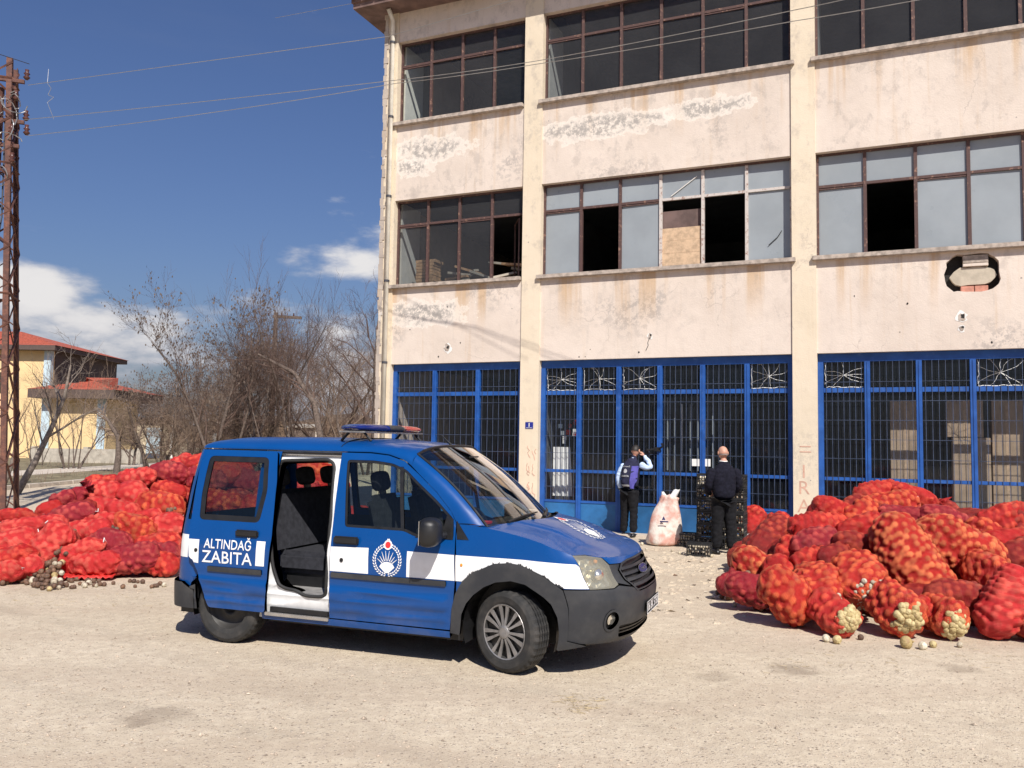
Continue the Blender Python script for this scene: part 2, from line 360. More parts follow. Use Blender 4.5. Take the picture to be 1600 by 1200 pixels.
M['carglass'] = glass('tinted_car_glass', (.64, .70, .67), .035, .01)
M['darkglass'] = glass('dark_tinted_car_glass', (.36, .38, .38), .045, .01)
M['wsglass'] = glass('windscreen_glass', (.70, .80, .76), .10, .01)
# car
s = NT('blue_car_paint'); n = s.noise(2.5, 5)
dz = s.n('ShaderNodeSeparateXYZ'); s.l(s.tc.outputs['Object'], dz.inputs[0])
low = s.math('MULTIPLY', s.ramp(dz.outputs[2], .60, .22), s.ramp(s.noise(5, 6, .7), .35, .75))
s.base(s.mix(s.math('MULTIPLY', low, .15), s.mix(n, (.001, .050, .205), (.002, .062, .25)), (.28, .24, .2)))
s.set(Roughness=s.ramp(s.noise(4, 4), .3, .8, .26, .42), Coat_Weight=.4, Coat_Roughness=.06); s.p.inputs['Specular IOR Level'].default_value = .28; M['paint'] = s.m
s = NT('white_vinyl'); s.base(s.mix(s.ramp(s.noise(6, 5), .4, .8), (.84, .84, .84), (.74, .73, .71))).set(Roughness=.35); M['vinyl'] = s.m
M['innerwhite'] = plain('white_door_frame_paint', (.74, .75, .75), .4, var=.1, scale=7)
s = NT('grey_bumper_plastic'); s.base(s.mix(s.ramp(s.noise(3, 6, .65), .35, .7), (.022, .024, .029), (.050, .050, .051))).set(Roughness=.58); s.bump(s.noise(220, 2), .15, .002); M['plastic'] = s.m
M['black'] = plain('black_trim', (.012, .012, .013), .45, var=.2)
M['rubber'] = plain('black_rubber_seal', (.02, .02, .02), .7, var=.3)
s = NT('tyre_rubber'); s.base(s.mix(s.ramp(s.noise(9, 5), .4, .75), (.022, .022, .022), (.055, .050, .045))).set(Roughness=.85); M['tyre'] = s.m
M['hubcap'] = plain('dull_silver_hubcap', (.30, .29, .285), .45, .55, var=.22, scale=8)
M['steelrim'] = plain('black_steel_rim', (.03, .028, .026), .6)
M['seat'] = plain('dark_seat_cloth', (.030, .031, .038), .95, var=.25, scale=20, spec=.2)
M['mat'] = plain('worn_floor_mat', (.22, .215, .21), .95, var=.25, scale=9)
M['chrome'] = plain('dull_chrome', (.6, .6, .6), .25, .9)
M['lampred'] = plain('red_lamp_cover', (.45, .02, .012), .2, Transmission_Weight=.2)
M['lampblue'] = plain('blue_lamp_cover', (.01, .02, .13), .15)
s = NT('headlight_reflector'); n = s.vor(22, 'F1'); s.base(s.mix(n, (.55, .53, .47), (.9, .88, .8))).set(Roughness=.22, Metallic=.85); s.bump(n, .6, .02); M['reflector'] = s.m
M['haze_lens'] = glass('yellowed_headlight_lens', (.85, .82, .70), .08, .05, .34, (.52, .49, .38))
M['amber'] = plain('amber_bulb', (.7, .25, .03), .3)
M['plateblack'] = plain('matt_black_plate', (.012, .012, .012), .9, spec=.1)
M['redprint'] = plain('red_print', (.65, .03, .03), .5)
M['navyprint'] = plain('navy_print', (.02, .02, .10), .5)
# people and small things
M['skin'] = plain('skin', (.50, .27, .19), .55, var=.1, scale=20, Subsurface_Weight=.05)
M['hair'] = plain('dark_hair', (.018, .014, .012), .6, var=.3, scale=40)
M['navy'] = plain('black_navy_knit', (.011, .011, .019), .95, var=.3, scale=25, spec=.15)
M['trouser'] = plain('black_trouser_cloth', (.010, .010, .012), .9, var=.3, scale=18, spec=.2)
M['vest'] = plain('dark_vest_cloth', (.020, .021, .045), .9, var=.25, scale=14, spec=.2)
M['purple'] = plain('purple_blue_vest_side', (.075, .065, .30), .85, var=.15, scale=14)
M['shirt'] = plain('pale_blue_shirt', (.48, .60, .80), .85, var=.08, scale=10)
M['greytape'] = plain('grey_reflective_tape', (.42, .42, .43), .5)
M['shoe'] = plain('black_shoe_leather', (.012, .011, .011), .4)
M['crate'] = plain('black_crate_plastic', (.014, .014, .015), .5)
M['garlic'] = plain('pale_onion_skin', (.56, .50, .38), .6, var=.3, scale=22)
M['onion'] = plain('yellow_onion_skin', (.52, .42, .20), .55, var=.3, scale=20)
M['brownonion'] = plain('brown_onion_skin', (.15, .082, .05), .65, var=.5, scale=16)
M['whiteonion'] = plain('cream_peeled_onion', (.62, .55, .40), .55, var=.2, scale=15)
def bulb(name, a, b, dirt):
    s = NT(name); oi = s.n('ShaderNodeObjectInfo'); c = s.mix(oi.outputs['Random'], a, b)
    c = s.mix(s.ramp(s.noise(1.6, 6, .7), .46, .66, 0, .8), c, dirt); s.base(c).set(Roughness=.62); s.bump(s.noise(3, 5), .4, .03); return s.m
M['garlic'] = bulb('pale_dry_bulb', (.42, .36, .26), (.60, .54, .42), (.22, .15, .10)); M['onion'] = bulb('yellow_onion_skin', (.40, .30, .13), (.60, .50, .26), (.26, .15, .07))
M['brownonion'] = bulb('brown_onion_skin', (.10, .055, .036), (.22, .12, .07), (.05, .03, .022)); M['whiteonion'] = bulb('cream_peeled_onion', (.55, .48, .34), (.70, .64, .50), (.30, .22, .13))
s = NT('woven_sack'); n = s.noise(4, 6, .6); s.base(s.mix(s.ramp(n, .38, .62), (.70, .64, .57), (.56, .30, .24))).set(Roughness=.7); s.bump(s.noise(14, 5), .5, .02); M['sack'] = s.m
M['sacktop'] = plain('white_sack_top', (.72, .72, .70), .6, var=.1)
# ================================================================ ground
gb = MB()
xs = [-900, -300, -120, -60, -30, -16.7, -8, 0, 8, 20, 60, 200, 900]; ys = [-60, -20, 0, 6, 12, 20, 35, 60, 120, 250, 600, 1500]
for i in range(len(xs) - 1):
    for j in range(len(ys) - 1):
        gb.add([(xs[i], ys[j], 0), (xs[i + 1], ys[j], 0), (xs[i + 1], ys[j + 1], 0), (xs[i], ys[j + 1], 0)], [(0, 1, 2, 3)])
tag(gb.build('ground', M['ground']), kind='structure')
def sheet(name, pts, z, mat, kind='structure'):
    me = mesh(name, [(p[0], p[1], z) for p in pts], [tuple(range(len(pts)))]); return tag(link(name, me, mat), kind=kind)
# left side: kerb, verges, pavement, all running away from the camera
sheet('verge', [(-20.6, 5), (-16.85, 5), (-16.85, 140), (-20.6, 140)], .10, M['verge'])
sheet('verge', [(-60, 5), (-23.5, 5), (-23.5, 140), (-60, 140)], .10, M['verge'])
tag(MB().box((-23.5, 5, -.1), (-20.6, 140, .13)).build('pavement', M['concrete']), kind='structure')
kb = thing('kerb', None, None); kb['kind'] = 'structure'
kme = MB().box((-16.85, 0, -.1), (-16.6, .98, .14)).build('kerb_stone', M['concrete'], kb, bevel=.015)
kme.location.y = 14
for k in range(1, 60):
    c = kme.copy(); COL.objects.link(c); c.parent = kb; c.location = (random.uniform(-.012, .012), 14 + k, random.uniform(-.01, .008))
# tan field and hillside beyond
sheet('field', [(-160, 150), (60, 150), (120, 420), (-320, 420)], .02, M['hill'])
def ridge(name, y, x0, x1, h0, seed, mat, n=90, depth=60):
    V = []; F = []
    for i in range(n):
        x = x0 + (x1 - x0) * i / (n - 1); h = h0 * (.55 + .7 * mnoise.noise(Vector((x * .012 + seed, seed, 0))) + .18 * mnoise.noise(Vector((x * .06, seed, 2))))
        h = max(h, .3); V += [(x, y, -.2), (x, y + depth * .35, h * .55), (x, y + depth, h)]
    for i in range(n - 1):
        for j in range(2): a = i * 3 + j; F.append((a, a + 3, a + 4, a + 1))
    return tag(link(name, mesh(name, V, F, True), mat), kind='structure')
ridge('hill', 260, -420, 160, 17, 3.3, M['hill'])
ridge('hill', 520, -800, 700, 30, 8.1, plain('far_hillside', (.17, .13, .10), 1, var=.25, scale=.03, spec=.1))
# loose grit over the yard (uncountable)
rg = random.Random(5); V = []; F = []
for k in range(9000):
    D = 3.4 + 15 * rg.random() ** 1.6; x = rg.uniform(-.64, .64) * D; r = rg.choice((.004, .005, .006, .008, .012)) * rg.uniform(.7, 1.3)
    if rg.random() < .01: r = rg.uniform(.014, .024)
    b = len(V); a = rg.random() * 3
    for q in range(4): V.append((x + math.cos(a + q * 1.57) * r * rg.uniform(.7, 1.3), D + math.sin(a + q * 1.57) * r * rg.uniform(.7, 1.3), r * .15))
    V.append((x + rg.uniform(-.3, .3) * r, D, r * rg.uniform(.5, 1.0))); F += [(b, b + 1, b + 4), (b + 1, b + 2, b + 4), (b + 2, b + 3, b + 4), (b + 3, b, b + 4)]
tag(link('gravel', mesh('gravel', V, F), plain('gravel_stone', (.42, .34, .26), .95, var=.5, scale=30, spec=.2)), kind='stuff')
# trodden straw and peel fibres in front of the sacks
rg = random.Random(8); sb = MB()
for k in range(130):
    px = rg.choice((rg.uniform(1180, 1600), rg.uniform(0, 270), rg.uniform(880, 940))); py = (rg.uniform(1005, 1050) if px > 1150 else rg.uniform(910, 950)) if px != 0 else 0
    if 880 < px < 940: py = rg.uniform(1090, 1110)
    g = gnd(px, py); a = rg.random() * 6.28; L = rg.uniform(.02, .07)
    sb.tube([g + Vector((0, 0, .006)), g + Vector((math.cos(a) * L, math.sin(a) * L, .008)), g + Vector((math.cos(a + .6) * L * 1.7, math.sin(a + .6) * L * 1.7, .006))], .0015, 3)
tag(sb.build('straw_litter', plain('straw', (.45, .36, .22), .8)), kind='stuff')

# ================================================================ the factory building
BETA = .4161; BX, BY = 0.0, 18.638
def bw(u, v, z): return Vector((BX + u * math.cos(BETA) + v * math.sin(BETA), BY - u * math.sin(BETA) + v * math.cos(BETA), z))
bld = thing('factory_building', 'three storey cream plastered workshop building with brown strip windows and blue barred ground floor doors', 'building', (BX, BY, 0), -BETA)
ZD, Z2B, Z2T, Z3B, Z3T, ZS = 3.59, 5.43, 7.435, 9.29, 11.26, 11.97
cols = [(-3.42, -3.08), (.19, .62), (5.80, 6.24), (11.42, 11.86), (17.0, 17.4)]
bays = [(-3.08, .19), (.62, 5.80), (6.24, 11.42), (11.86, 17.0)]
for i, (a, b) in enumerate(cols):
    o = MB().box((a, 0, -.2), (b, .42, ZS)).build('column', M['column'], bld)
def panel_hole(u0, u1, z0, z1, holes, v0=.035, v1=.30):
    outer = [Vector((u0, z0, 0)), Vector((u1, z0, 0)), Vector((u1, z1, 0)), Vector((u0, z1, 0))]
    loops = [outer] + [[Vector((p[0], p[1], 0)) for p in h] for h in holes]; flat = [p for l in loops for p in l]
    T = tessellate_polygon(loops); V = [(p.x, v0, p.y) for p in flat]; F = [tuple(t) for t in T]
    F = [f if (Vector(V[f[1]]) - Vector(V[f[0]])).cross(Vector(V[f[2]]) - Vector(V[f[0]])).y < 0 else tuple(reversed(f)) for f in F]
    n = len(V); V += [(p.x, v1, p.y) for p in flat]; b = 0
    for l in loops:
        k = len(l)
        for i in range(k): F.append((b + i, b + (i + 1) % k, n + b + (i + 1) % k, n + b + i))
        b += k
    return mesh('wall_panel', V, F)
rh = random.Random(3)
hole = []
for k in range(26):
    a = 2 * math.pi * k / 26; ex = .44 * (abs(math.cos(a)) ** .6) * (1 if math.cos(a) > 0 else -1); ez = .36 * (abs(math.sin(a)) ** .7) * (1 if math.sin(a) > 0 else -1)
    hole.append((8.85 + ex * rh.uniform(.9, 1.05), 4.95 + ez * rh.uniform(.9, 1.04)))
for i, (a, b) in enumerate(bays):
    link('wall_panel', panel_hole(a, b, ZD, Z2B - .085, [hole] if i == 2 else []), M['plaster'], bld)
    link('wall_panel', panel_hole(a, b, Z2T, Z3B - .085, []), M['plaster'], bld)
    link('wall_panel', panel_hole(a, b, Z3T, ZS, []), M['plaster'], bld)
    for z in (Z2B, Z3B):
        MB().box((a - .07, -.075, z - .085), (b + (.07 if i else -.02), .29, z)).build('window_sill', M['sill'], bld, bevel=.008)
for a in (-3.08, .62, 6.24, 11.86):
    for z0, z1 in ((Z2B, Z2T), (Z3B, Z3T)): MB().box((a - .3, .32, z0 - .02), (a + .035, 1.15, z1 + .02)).build('inner_pier', M['white'], bld)
# broken-out opening with the bricks showing
MB().box((8.3, .22, 4.5), (9.4, .30, 5.34)).build('cavity', M['dark'], bld)
me = MB(); pts = []
for k in range(22):
    a = 2 * math.pi * k / 22; pts.append((8.86 + .36 * (abs(math.cos(a)) ** .7) * (1 if math.cos(a) > 0 else -1) * rh.uniform(.92, 1.05), 4.90 + .17 * math.sin(a) * rh.uniform(.9, 1.08)))
me.add([(p[0], .10, p[1]) for p in pts] + [(p[0], .22, p[1]) for p in pts], [tuple(reversed(range(22)))] + [(i, (i + 1) % 22, 22 + (i + 1) % 22, 22 + i) for i in range(22)])
me.build('mortar_patch', M['mortar'], bld)
for (a, b, z0, z1, m) in ((8.66, 8.87, 4.61, 4.72, 'brick'), (8.88, 9.09, 4.61, 4.72, 'brick'), (8.70, 9.10, 5.13, 5.27, 'sill'), (8.70, 9.10, 5.07, 5.125, 'plaster')):
    MB().box((a, .06, z0), (b, .2, z1)).build('brick', M[m], bld, bevel=.006)
# chipped left corner, render fallen away in bites
cb = MB(); rc = random.Random(11); z = 0.0
while z < ZS:
    h = rc.uniform(.05, .22); w = rc.uniform(.0, .045); cb.box((-3.43 - w, -.012 - rc.random() * .012, z), (-3.37 + rc.uniform(-.02, .05), .2, z + h)); z += h
tag(cb.build('broken_corner_render', M['sidewall'], bld), kind='stuff')
# shell behind
MB().box((-3.41, .42, 0), (-3.2, 13, ZS)).build('side_wall', M['sidewall'], bld)
MB().box((17.2, .42, 0), (17.4, 13, ZS)).build('side_wall', M['sidewall'], bld)
MB().box((-3.2, 12.8, 0), (17.2, 13, ZS)).build('rear_wall', M['sidewall'], bld)
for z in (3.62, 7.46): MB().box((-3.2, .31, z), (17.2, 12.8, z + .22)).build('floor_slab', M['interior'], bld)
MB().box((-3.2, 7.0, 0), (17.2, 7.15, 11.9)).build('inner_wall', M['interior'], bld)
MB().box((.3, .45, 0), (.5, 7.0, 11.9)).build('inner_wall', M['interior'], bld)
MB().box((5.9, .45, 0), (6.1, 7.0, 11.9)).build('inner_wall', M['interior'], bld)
# roof
MB().box((-4.0, -.56, ZS), (18, 13.6, ZS + .16)).build('roof_slab', M['roofslab'], bld)
MB().box((-4.03, -.60, ZS + .13), (18, -.42, ZS + .28)).build('roof_fascia', M['roofslab'], bld)
rt = MB()
for i in range(60):
    u = -4.05 + i * .36; rt.add([(u, -.68, ZS + .2), (u + .34, -.68, ZS + .2), (u + .34, 2, ZS + 1.0), (u, 2, ZS + 1.0), (u + .17, -.68, ZS + .27), (u + .17, 2, ZS + 1.07)], [(0, 4, 5, 3), (4, 1, 2, 5), (0, 1, 4)])
tag(rt.build('roof_tiles', M['tile'], bld), kind='stuff')
# downpipe
dp = MB().tube([(-3.19, -.075, .0), (-3.19, -.075, 11.75), (-3.19, -.3, 11.95)], .052, 10)
dp.build('downpipe', M['pipe'], bld, smooth=True)
for z in (1.6, 3.6, 5.5, 7.5, 9.4, 11.2): MB().lathe([(.053, 0), (.066, 0), (.066, .05), (.053, .05)], 12, T=Matrix.Translation((-3.19, -.075, z))).build('pipe_bracket', M['darkwire'], bld)

rp_ = random.Random(41)
def pane_obj(u0, u1, z0, z1, v, mat, parent, t=.006, name='pane'):
    if 'glass' in mat.name and name == 'pane':                      # old glazing, every sheet a little out of true
        a, b, c = (rp_.uniform(-.006, .006) for _ in range(3)); return link(name, mesh(name, [(u0, v + .012 + a, z0), (u1, v + .012 + b, z0), (u1, v + .012 + c, z1), (u0, v + .012 + a + c - b, z1)], [(0, 1, 2, 3)]), mat, parent)
    return MB().box((u0, v, z0), (u1, v + t, z1)).build(name, mat, parent)
def strip_window(u0, u1, z0, z1, n, ztr, kinds, lowers, fmats, v=.175):
    """kinds: material per upper pane, lowers: per lower pane (None = missing glass)"""
    fr = MB(); w = .045; d = .05
    fr.box((u0, v - .012, z0), (u1, v + d, z0 + w)).box((u0, v - .012, z1 - w), (u1, v + d, z1))
    for k in range(n + 1):
        x = u0 + (u1 - u0) * k / n; ww = w * (.75 if 0 < k < n else 1); a = max(u0, x - ww / (2 if 0 < k < n else 1) if k == n else x - ww / 2 if k else x)
        if k == 0: a, b = u0, u0 + w
        elif k == n: a, b = u1 - w, u1
        else: a, b = x - .03, x + .03
        fr.box((a, v - .016, z0 + w + .001), (b, v + d + .002, z1 - w - .001), fmats[k])
    for k in range(n):
        a = u0 + (u1 - u0) * k / n + (.03 if k else w) + .001; b = u0 + (u1 - u0) * (k + 1) / n - (.03 if k < n - 1 else w) - .001
        fr.box((a, v - .010, ztr - .026), (b, v + d - .002, ztr + .026), fmats[k])
        if lowers[k] is not None and k % 2 == 0: fr.box((a, v + .0, ztr - .06), (b, v + .03, ztr - .034), fmats[k])
    W_ = fr.build('window', [M['brownframe'], M['paleframe']], bld)
    for k in range(n):
        a = u0 + (u1 - u0) * k / n + .02; b = u0 + (u1 - u0) * (k + 1) / n - .02
        if kinds[k]: pane_obj(a, b, ztr + .01, z1 - .02, v + .012 + .0004 * k, M[kinds[k]], W_)
        if lowers[k]: pane_obj(a, b, z0 + .02, ztr - .01, v + .012 + .0004 * k, M[lowers[k]], W_)
    return W_
g, fz = 'winglass', 'frost'
wA = strip_window(-3.08, .19, Z2B, Z2T, 4, 6.86, [g] * 4, [g, g, g, None], [0] * 5)
wB = strip_window(.62, 5.80, Z2B, Z2T, 6, 6.86, [fz] * 6, [fz, None, fz, None, None, fz], [0, 0, 0, 1, 1, 1, 1])
wC = strip_window(6.24, 11.42, Z2B, Z2T, 6, 6.80, [fz] * 6, [fz, None, fz, fz, fz, fz], [0] * 7)
strip_window(11.86, 17.0, Z2B, Z2T, 6, 6.80, [fz] * 6, [fz] * 6, [0] * 7)
strip_window(-3.08, .19, Z3B, Z3T, 4, 10.70, ['clearglass', g, g, 'clearglass'], ['clearglass', g, g, 'clearglass'], [0] * 5)
strip_window(.62, 5.80, Z3B, Z3T, 6, 10.68, [g] * 6, [g] * 6, [0] * 7)
strip_window(6.24, 11.42, Z3B, Z3T, 6, 10.68, [g] * 6, [g] * 6, [0] * 7)
strip_window(11.86, 17.0, Z3B, Z3T, 6, 10.68, [g] * 6, [g] * 6, [0] * 7)
# boards nailed across one lower light, crossed tape on the light above, casement swung in
for k in range(3):
    z = Z2B + .05 + k * .262; pane_obj(3.235, 4.045, z, z + .258, .20 + .004 * k, M['board'], wB, .02, 'board')
pane_obj(3.235, 4.045, Z2B + .84, Z2B + 1.20, .26, plain('stained_brown_sheet', (.13, .085, .075), .8, var=.3, scale=3), wB, .02, 'board')
MB().tube([(3.42, .180, 6.92), (3.95, .180, 7.28)], .012, 4).build('tape_strip', M['white'], wB)
MB().tube([(5.35, .180, 5.75), (5.52, .180, 5.9), (5.6, .180, 6.02)], .008, 4).build('crack', M['dark'], wB)
MB().tube([(-.0 + .02, .22, 5.5), (-.30, .72, 5.5), (-.30, .72, 6.78), (.02, .22, 6.78), (.02, .22, 5.5)], .02, 4).build('casement', M['brownframe'], wA)
# ground floor: blue steel fronts with barred glass
def crack_lines(cx, cz, w, h, v, seed, n=9):
    rr = random.Random(seed); mb = MB()
    for k in range(n):
        a = 2 * math.pi * (k + rr.random() * .6) / n; x, z = cx, cz; P_ = [(x, v, z)]
        for q in range(5):
            a += rr.uniform(-.35, .35); x += math.cos(a) * w * .13; z += math.sin(a) * h * .13
            x = min(max(x, cx - w * .47), cx + w * .47); z = min(max(z, cz - h * .47), cz + h * .47); P_.append((x, v, z))
        mb.tube(P_, .0035, 3)
    x = cx - w * .48
    P_ = [(cx - w * .47, v, cz + h * .47)]
    for q in range(9): P_.append((cx - w * .47 + rr.uniform(0, .03), v, cz + h * .47 - h * .94 * (q + 1) / 9))
    for q in range(9): P_.append((cx - w * .47 + w * .94 * (q + 1) / 9, v, cz - h * .47 + rr.uniform(0, .03)))
    mb.tube(P_, .006, 3); return mb
def storefront(u0, u1, n, glassk, cracked=(), z_lo=.64, z_mid=1.25, z_tr=2.90, v=.17):
    fr = MB(); w = .10
    fr.box((u0, v - .02, 3.43), (u1, v + .07, ZD)).box((u0, v - .015, z_lo - .05), (u1, v + .06, z_lo))
    X = [u0 + (u1 - u0) * k / n for k in range(n + 1)]
    for k, x in enumerate(X):
        a, b = (x, x + w) if k == 0 else (x - w, x) if k == n else (x - w / 2, x + w / 2)
        fr.box((a, v - .035, .02), (b, v + .075, 3.43)); 
        if 0 < k < n: fr.box((x - .008, v - .047, .03), (x + .008, v - .0355, 3.42))
    for k in range(n):
        a = X[k] + (w if k == 0 else w / 2); b = X[k + 1] - (w if k == n - 1 else w / 2)
        for z, q in ((z_tr, .045), (z_mid, .032)): fr.box((a + .001, v - .01, z - q), (b - .001, v + .055, z + q))
    S = fr.build('storefront', M['blueframe'], bld, bevel=.004)
    for k in range(n):
        a = X[k] + (w if k == 0 else w / 2); b = X[k + 1] - (w if k == n - 1 else w / 2)
        MB().box((a + .001, v + .0, .03), (b - .001, v + .02, z_lo - .051)).build('kick_panel', M['bluepanel'], S)
        for (p, q) in ((z_lo, z_mid - .032), (z_mid + .032, z_tr - .045), (z_tr + .045, 3.43)):
            pane_obj(a - .005, b + .005, p - .005, q + .005, v + .03, M[glassk], S)
        gr = MB(); nb = 7
        for j in range(nb):
            x = a + (b - a) * (j + .5) / nb; gr.box((x - .004, v - .024, z_lo + .005), (x + .004, v - .016, 3.425))
        z = z_lo + .28
        while z < 3.4:
            if min(abs(z - z_tr), abs(z - z_mid)) > .07: gr.box((a, v - .0325, z - .004), (b, v - .0245, z + .004))
            z += .355
        gr.build('grille', M['grille'], S)
        if k in cracked: crack_lines((a + b) / 2, (z_tr + 3.47) / 2, b - a, .5, v + .024, 50 + k).build('crack', M['white'], S)
    return S
sA = storefront(-3.08, .19, 3, 'gateglass')
sB = storefront(.62, 5.80, 6, 'gateglass', (0, 1, 2, 5))
sC = storefront(6.24, 11.42, 6, 'gateglass', (0, 3))
storefront(11.86, 17.0, 6, 'winglass')
# small things fixed to the front
MB().box((3.86, .155, 1.42), (4.02, .158, 1.56)).build('paper_notice', M['white'], sB); MB().box((4.06, .155, 1.42), (4.23, .158, 1.565)).build('paper_notice', M['white'], sB)
hd = MB(); hd.box((3.12, .08, 1.70), (3.24, .13, 1.78)); hd.tube([(3.20, .10, 1.74), (3.30, .05, 1.80), (3.28, .03, 1.86)], .022, 6); hd.tube([(3.13, .10, 1.74), (2.98, .06, 1.72)], .018, 6); hd.build('door_lock', M['black'], sB)
def rnd_patch(u, z, r, mat, v=-.003, seed=1, n=14, name='plaster_chip', sz=1.2):
    rr = random.Random(seed); P_ = [(u + math.cos(6.283 * k / n) * r * rr.uniform(.55, 1.1), v, z + math.sin(6.283 * k / n) * r * sz * rr.uniform(.55, 1.1)) for k in range(n)]
    return link(name, mesh(name, P_, [tuple(range(n))]), mat, bld)
grey = M['sill']
for i, (u, z, r) in enumerate(((-1.62, 3.92, .09), (3.03, 4.03, .05), (8.66, 4.16, .08), (8.66, 3.97, .05))):
    rnd_patch(u, z, r * 1.35, M['white'], .031, 70 + i); rnd_patch(u, z, r, grey, .028, 80 + i); rnd_patch(u + .02, z + .02, r * .45, M['dark'], .025, 90 + i)
ck = MB().tube([(3.03, .03, 4.0), (2.99, .03, 3.9), (3.0, .03, 3.84), (2.95, .03, 3.74)], .007, 3); ck.build('crack', M['dark'], bld)
rr = random.Random(21)
for k in range(15):
    i = rr.choice((0, 1, 1, 2, 2)); a, b = bays[i]; rnd_patch(rr.uniform(a + .1, b - .1), rr.choice((rr.uniform(3.64, 3.8), rr.uniform(3.7, 5.2))), rr.uniform(.010, .022), M['dark'], .031, 200 + k)
# text helper
def text_mesh(body, size, bold=0.0, spacing=1.0):
    cu = bpy.data.curves.new('txt', 'FONT'); cu.body = body; cu.size = size; cu.offset = bold; cu.align_x = 'CENTER'; cu.align_y = 'CENTER'; cu.space_character = spacing; cu.resolution_u = 3
    ob = bpy.data.objects.new('txt', cu); COL.objects.link(ob); dg = bpy.context.evaluated_depsgraph_get(); dg.update()
    me = bpy.data.meshes.new_from_object(ob.evaluated_get(dg)); V = [tuple(v.co) for v in me.vertices]; F = [tuple(p.vertices) for p in me.polygons]
    bpy.data.objects.remove(ob); bpy.data.meshes.remove(me); return V, F
def wall_text(body, u, z, size, mat, parent, v=-.003, bold=0, name='painted_letter', rot=0):
    V, F = text_mesh(body, size, bold); c, q = math.cos(rot), math.sin(rot)
    return link(name, mesh(name, [(u + x * c - y * q, v, z + x * q + y * c) for x, y, _ in V], F), mat, parent)
npl = MB().box((.33, -.012, 2.13), (.51, -.001, 2.27)).build('number_plate', plain('enamel_blue', (.02, .03, .25), .25), bld, bevel=.003)
wall_text('1', .42, 2.205, .11, M['white'], npl, -.015, .004); MB().box((.35, -.0145, 2.145), (.49, -.0125, 2.152)).build('plate_line', M['white'], npl)
grf = plain('faded_red_spray', (.60, .36, .27), .9, var=.15, scale=9)
for ch, z in (('I', 1.36), ('R', 1.06), ('A', .72)): wall_text(ch, 5.99, z, .36, grf, bld, -.003, -.002)
for z, a in ((1.83, .02), (1.73, -.05)): MB().box((5.92, -.004, z), (6.12, -.002, z + .02)).build('painted_letter', grf, bld)
sc_ = MB(); rr = random.Random(4)
for k in range(9):
    u = rr.uniform(.40, .55); z = rr.uniform(.9, 1.85); P_ = [(u + rr.uniform(-.05, .05), -.003, z - j * .05) for j in range(rr.randint(3, 7))]; sc_.tube(P_, .008, 3)
sc_.build('spray_scribble', grf, bld)
# what stands inside
def carton(u, v, z0, z1, w, label):
    p = bw(u, v, z0); t = thing('carton', label, 'carton', p, -BETA, 'cartons behind the barred glass')
    MB().box((-w / 2, 0, 0), (w / 2, .5, z1 - z0)).build('carton_body', M['carton'], t, bevel=.006)
    MB().box((-.03, -.004, .01), (.03, -.001, z1 - z0 - .01)).build('tape_strip', M['board'], t)
carton(7.75, 1.1, 0, 2.75, .55, 'tall narrow brown carton behind the second pane of the right blue front')
carton(8.85, 1.0, 0, 2.05, .62, 'wide brown carton behind the third pane of the right blue front')
carton(9.45, 1.15, 0, 2.75, .5, 'tall brown carton beside the fourth pane of the right blue front')
carton(8.75, 1.0, 2.06, 2.75, .6, 'square brown carton lying on top of the wide one behind the bars')
t = thing('plank_stack', 'short orange timber offcuts stacked inside the left first floor window', 'timber', bw(-2.55, .5, 5.43), -BETA)
for k in range(9): MB().box((-.18 + random.uniform(-.03, .03), 0, k * .075), (.28 + random.uniform(-.04, .04), .4, k * .075 + .065)).build('plank', M['wood'], t)
t = thing('timber_heap', 'tumbled grey and brown timber heap inside the left first floor window', 'timber', bw(-1.1, .8, 5.43), -BETA)
for k in range(14):
    T = Matrix.Translation((random.uniform(-.9, 1.0), random.uniform(-.2, .4), .04 + .045 * k * random.uniform(.3, 1))) @ Matrix.Rotation(random.uniform(-.35, .35), 4, 'Y') @ Matrix.Rotation(random.uniform(-.6, .6), 4, 'Z')
    MB().box((-.4, -.07, 0), (.4, .07, .05), T=T).build('plank', M['wood'] if k % 3 == 0 else M['greywall'], t)
hs = thing('plastic_strips', 'hanging clear plastic strips behind the third and fourth panes of the middle blue front', 'plastic strips', bw(3.0, .9, 0), -BETA)
for k in range(9): MB().box((k * .16, random.uniform(0, .1), 1.3), (k * .16 + .02, .03 + random.uniform(0, .1), random.uniform(2.6, 3.2))).build('strip', M['white'] if k % 3 == 0 else M['frost'], hs)
hs = thing('white_curtain', 'pale curtain hanging behind the leftmost pane of the middle blue front', 'curtain', bw(.78, .5, 0), -BETA)
cv = MB(); 
for k in range(14): cv.V += [(k * .035, .03 * math.sin(k * 1.7), .7), (k * .03, .02 * math.sin(k * 1.7), 1.75)]
for k in range(13): cv.F.append((2 * k, 2 * k + 2, 2 * k + 3, 2 * k + 1)); cv.M.append(0)
cv.build('cloth', M['white'], hs)
def packet(x, z): return MB().box((x, 0, z), (x + random.uniform(.04, .1), .03, z + random.uniform(.05, .12)))
hs = thing('shop_goods', 'coloured goods hanging on a rack behind the leftmost pane of the middle blue front', 'goods rack', bw(.78, .7, 0), -BETA)
for k in range(16): packet(random.uniform(0, .55), random.uniform(1.75, 2.3)).build('packet', M[random.choice(('white', 'lampred', 'frost', 'paleblue'))], hs)
rl_ = random.Random(12); lt = MB()
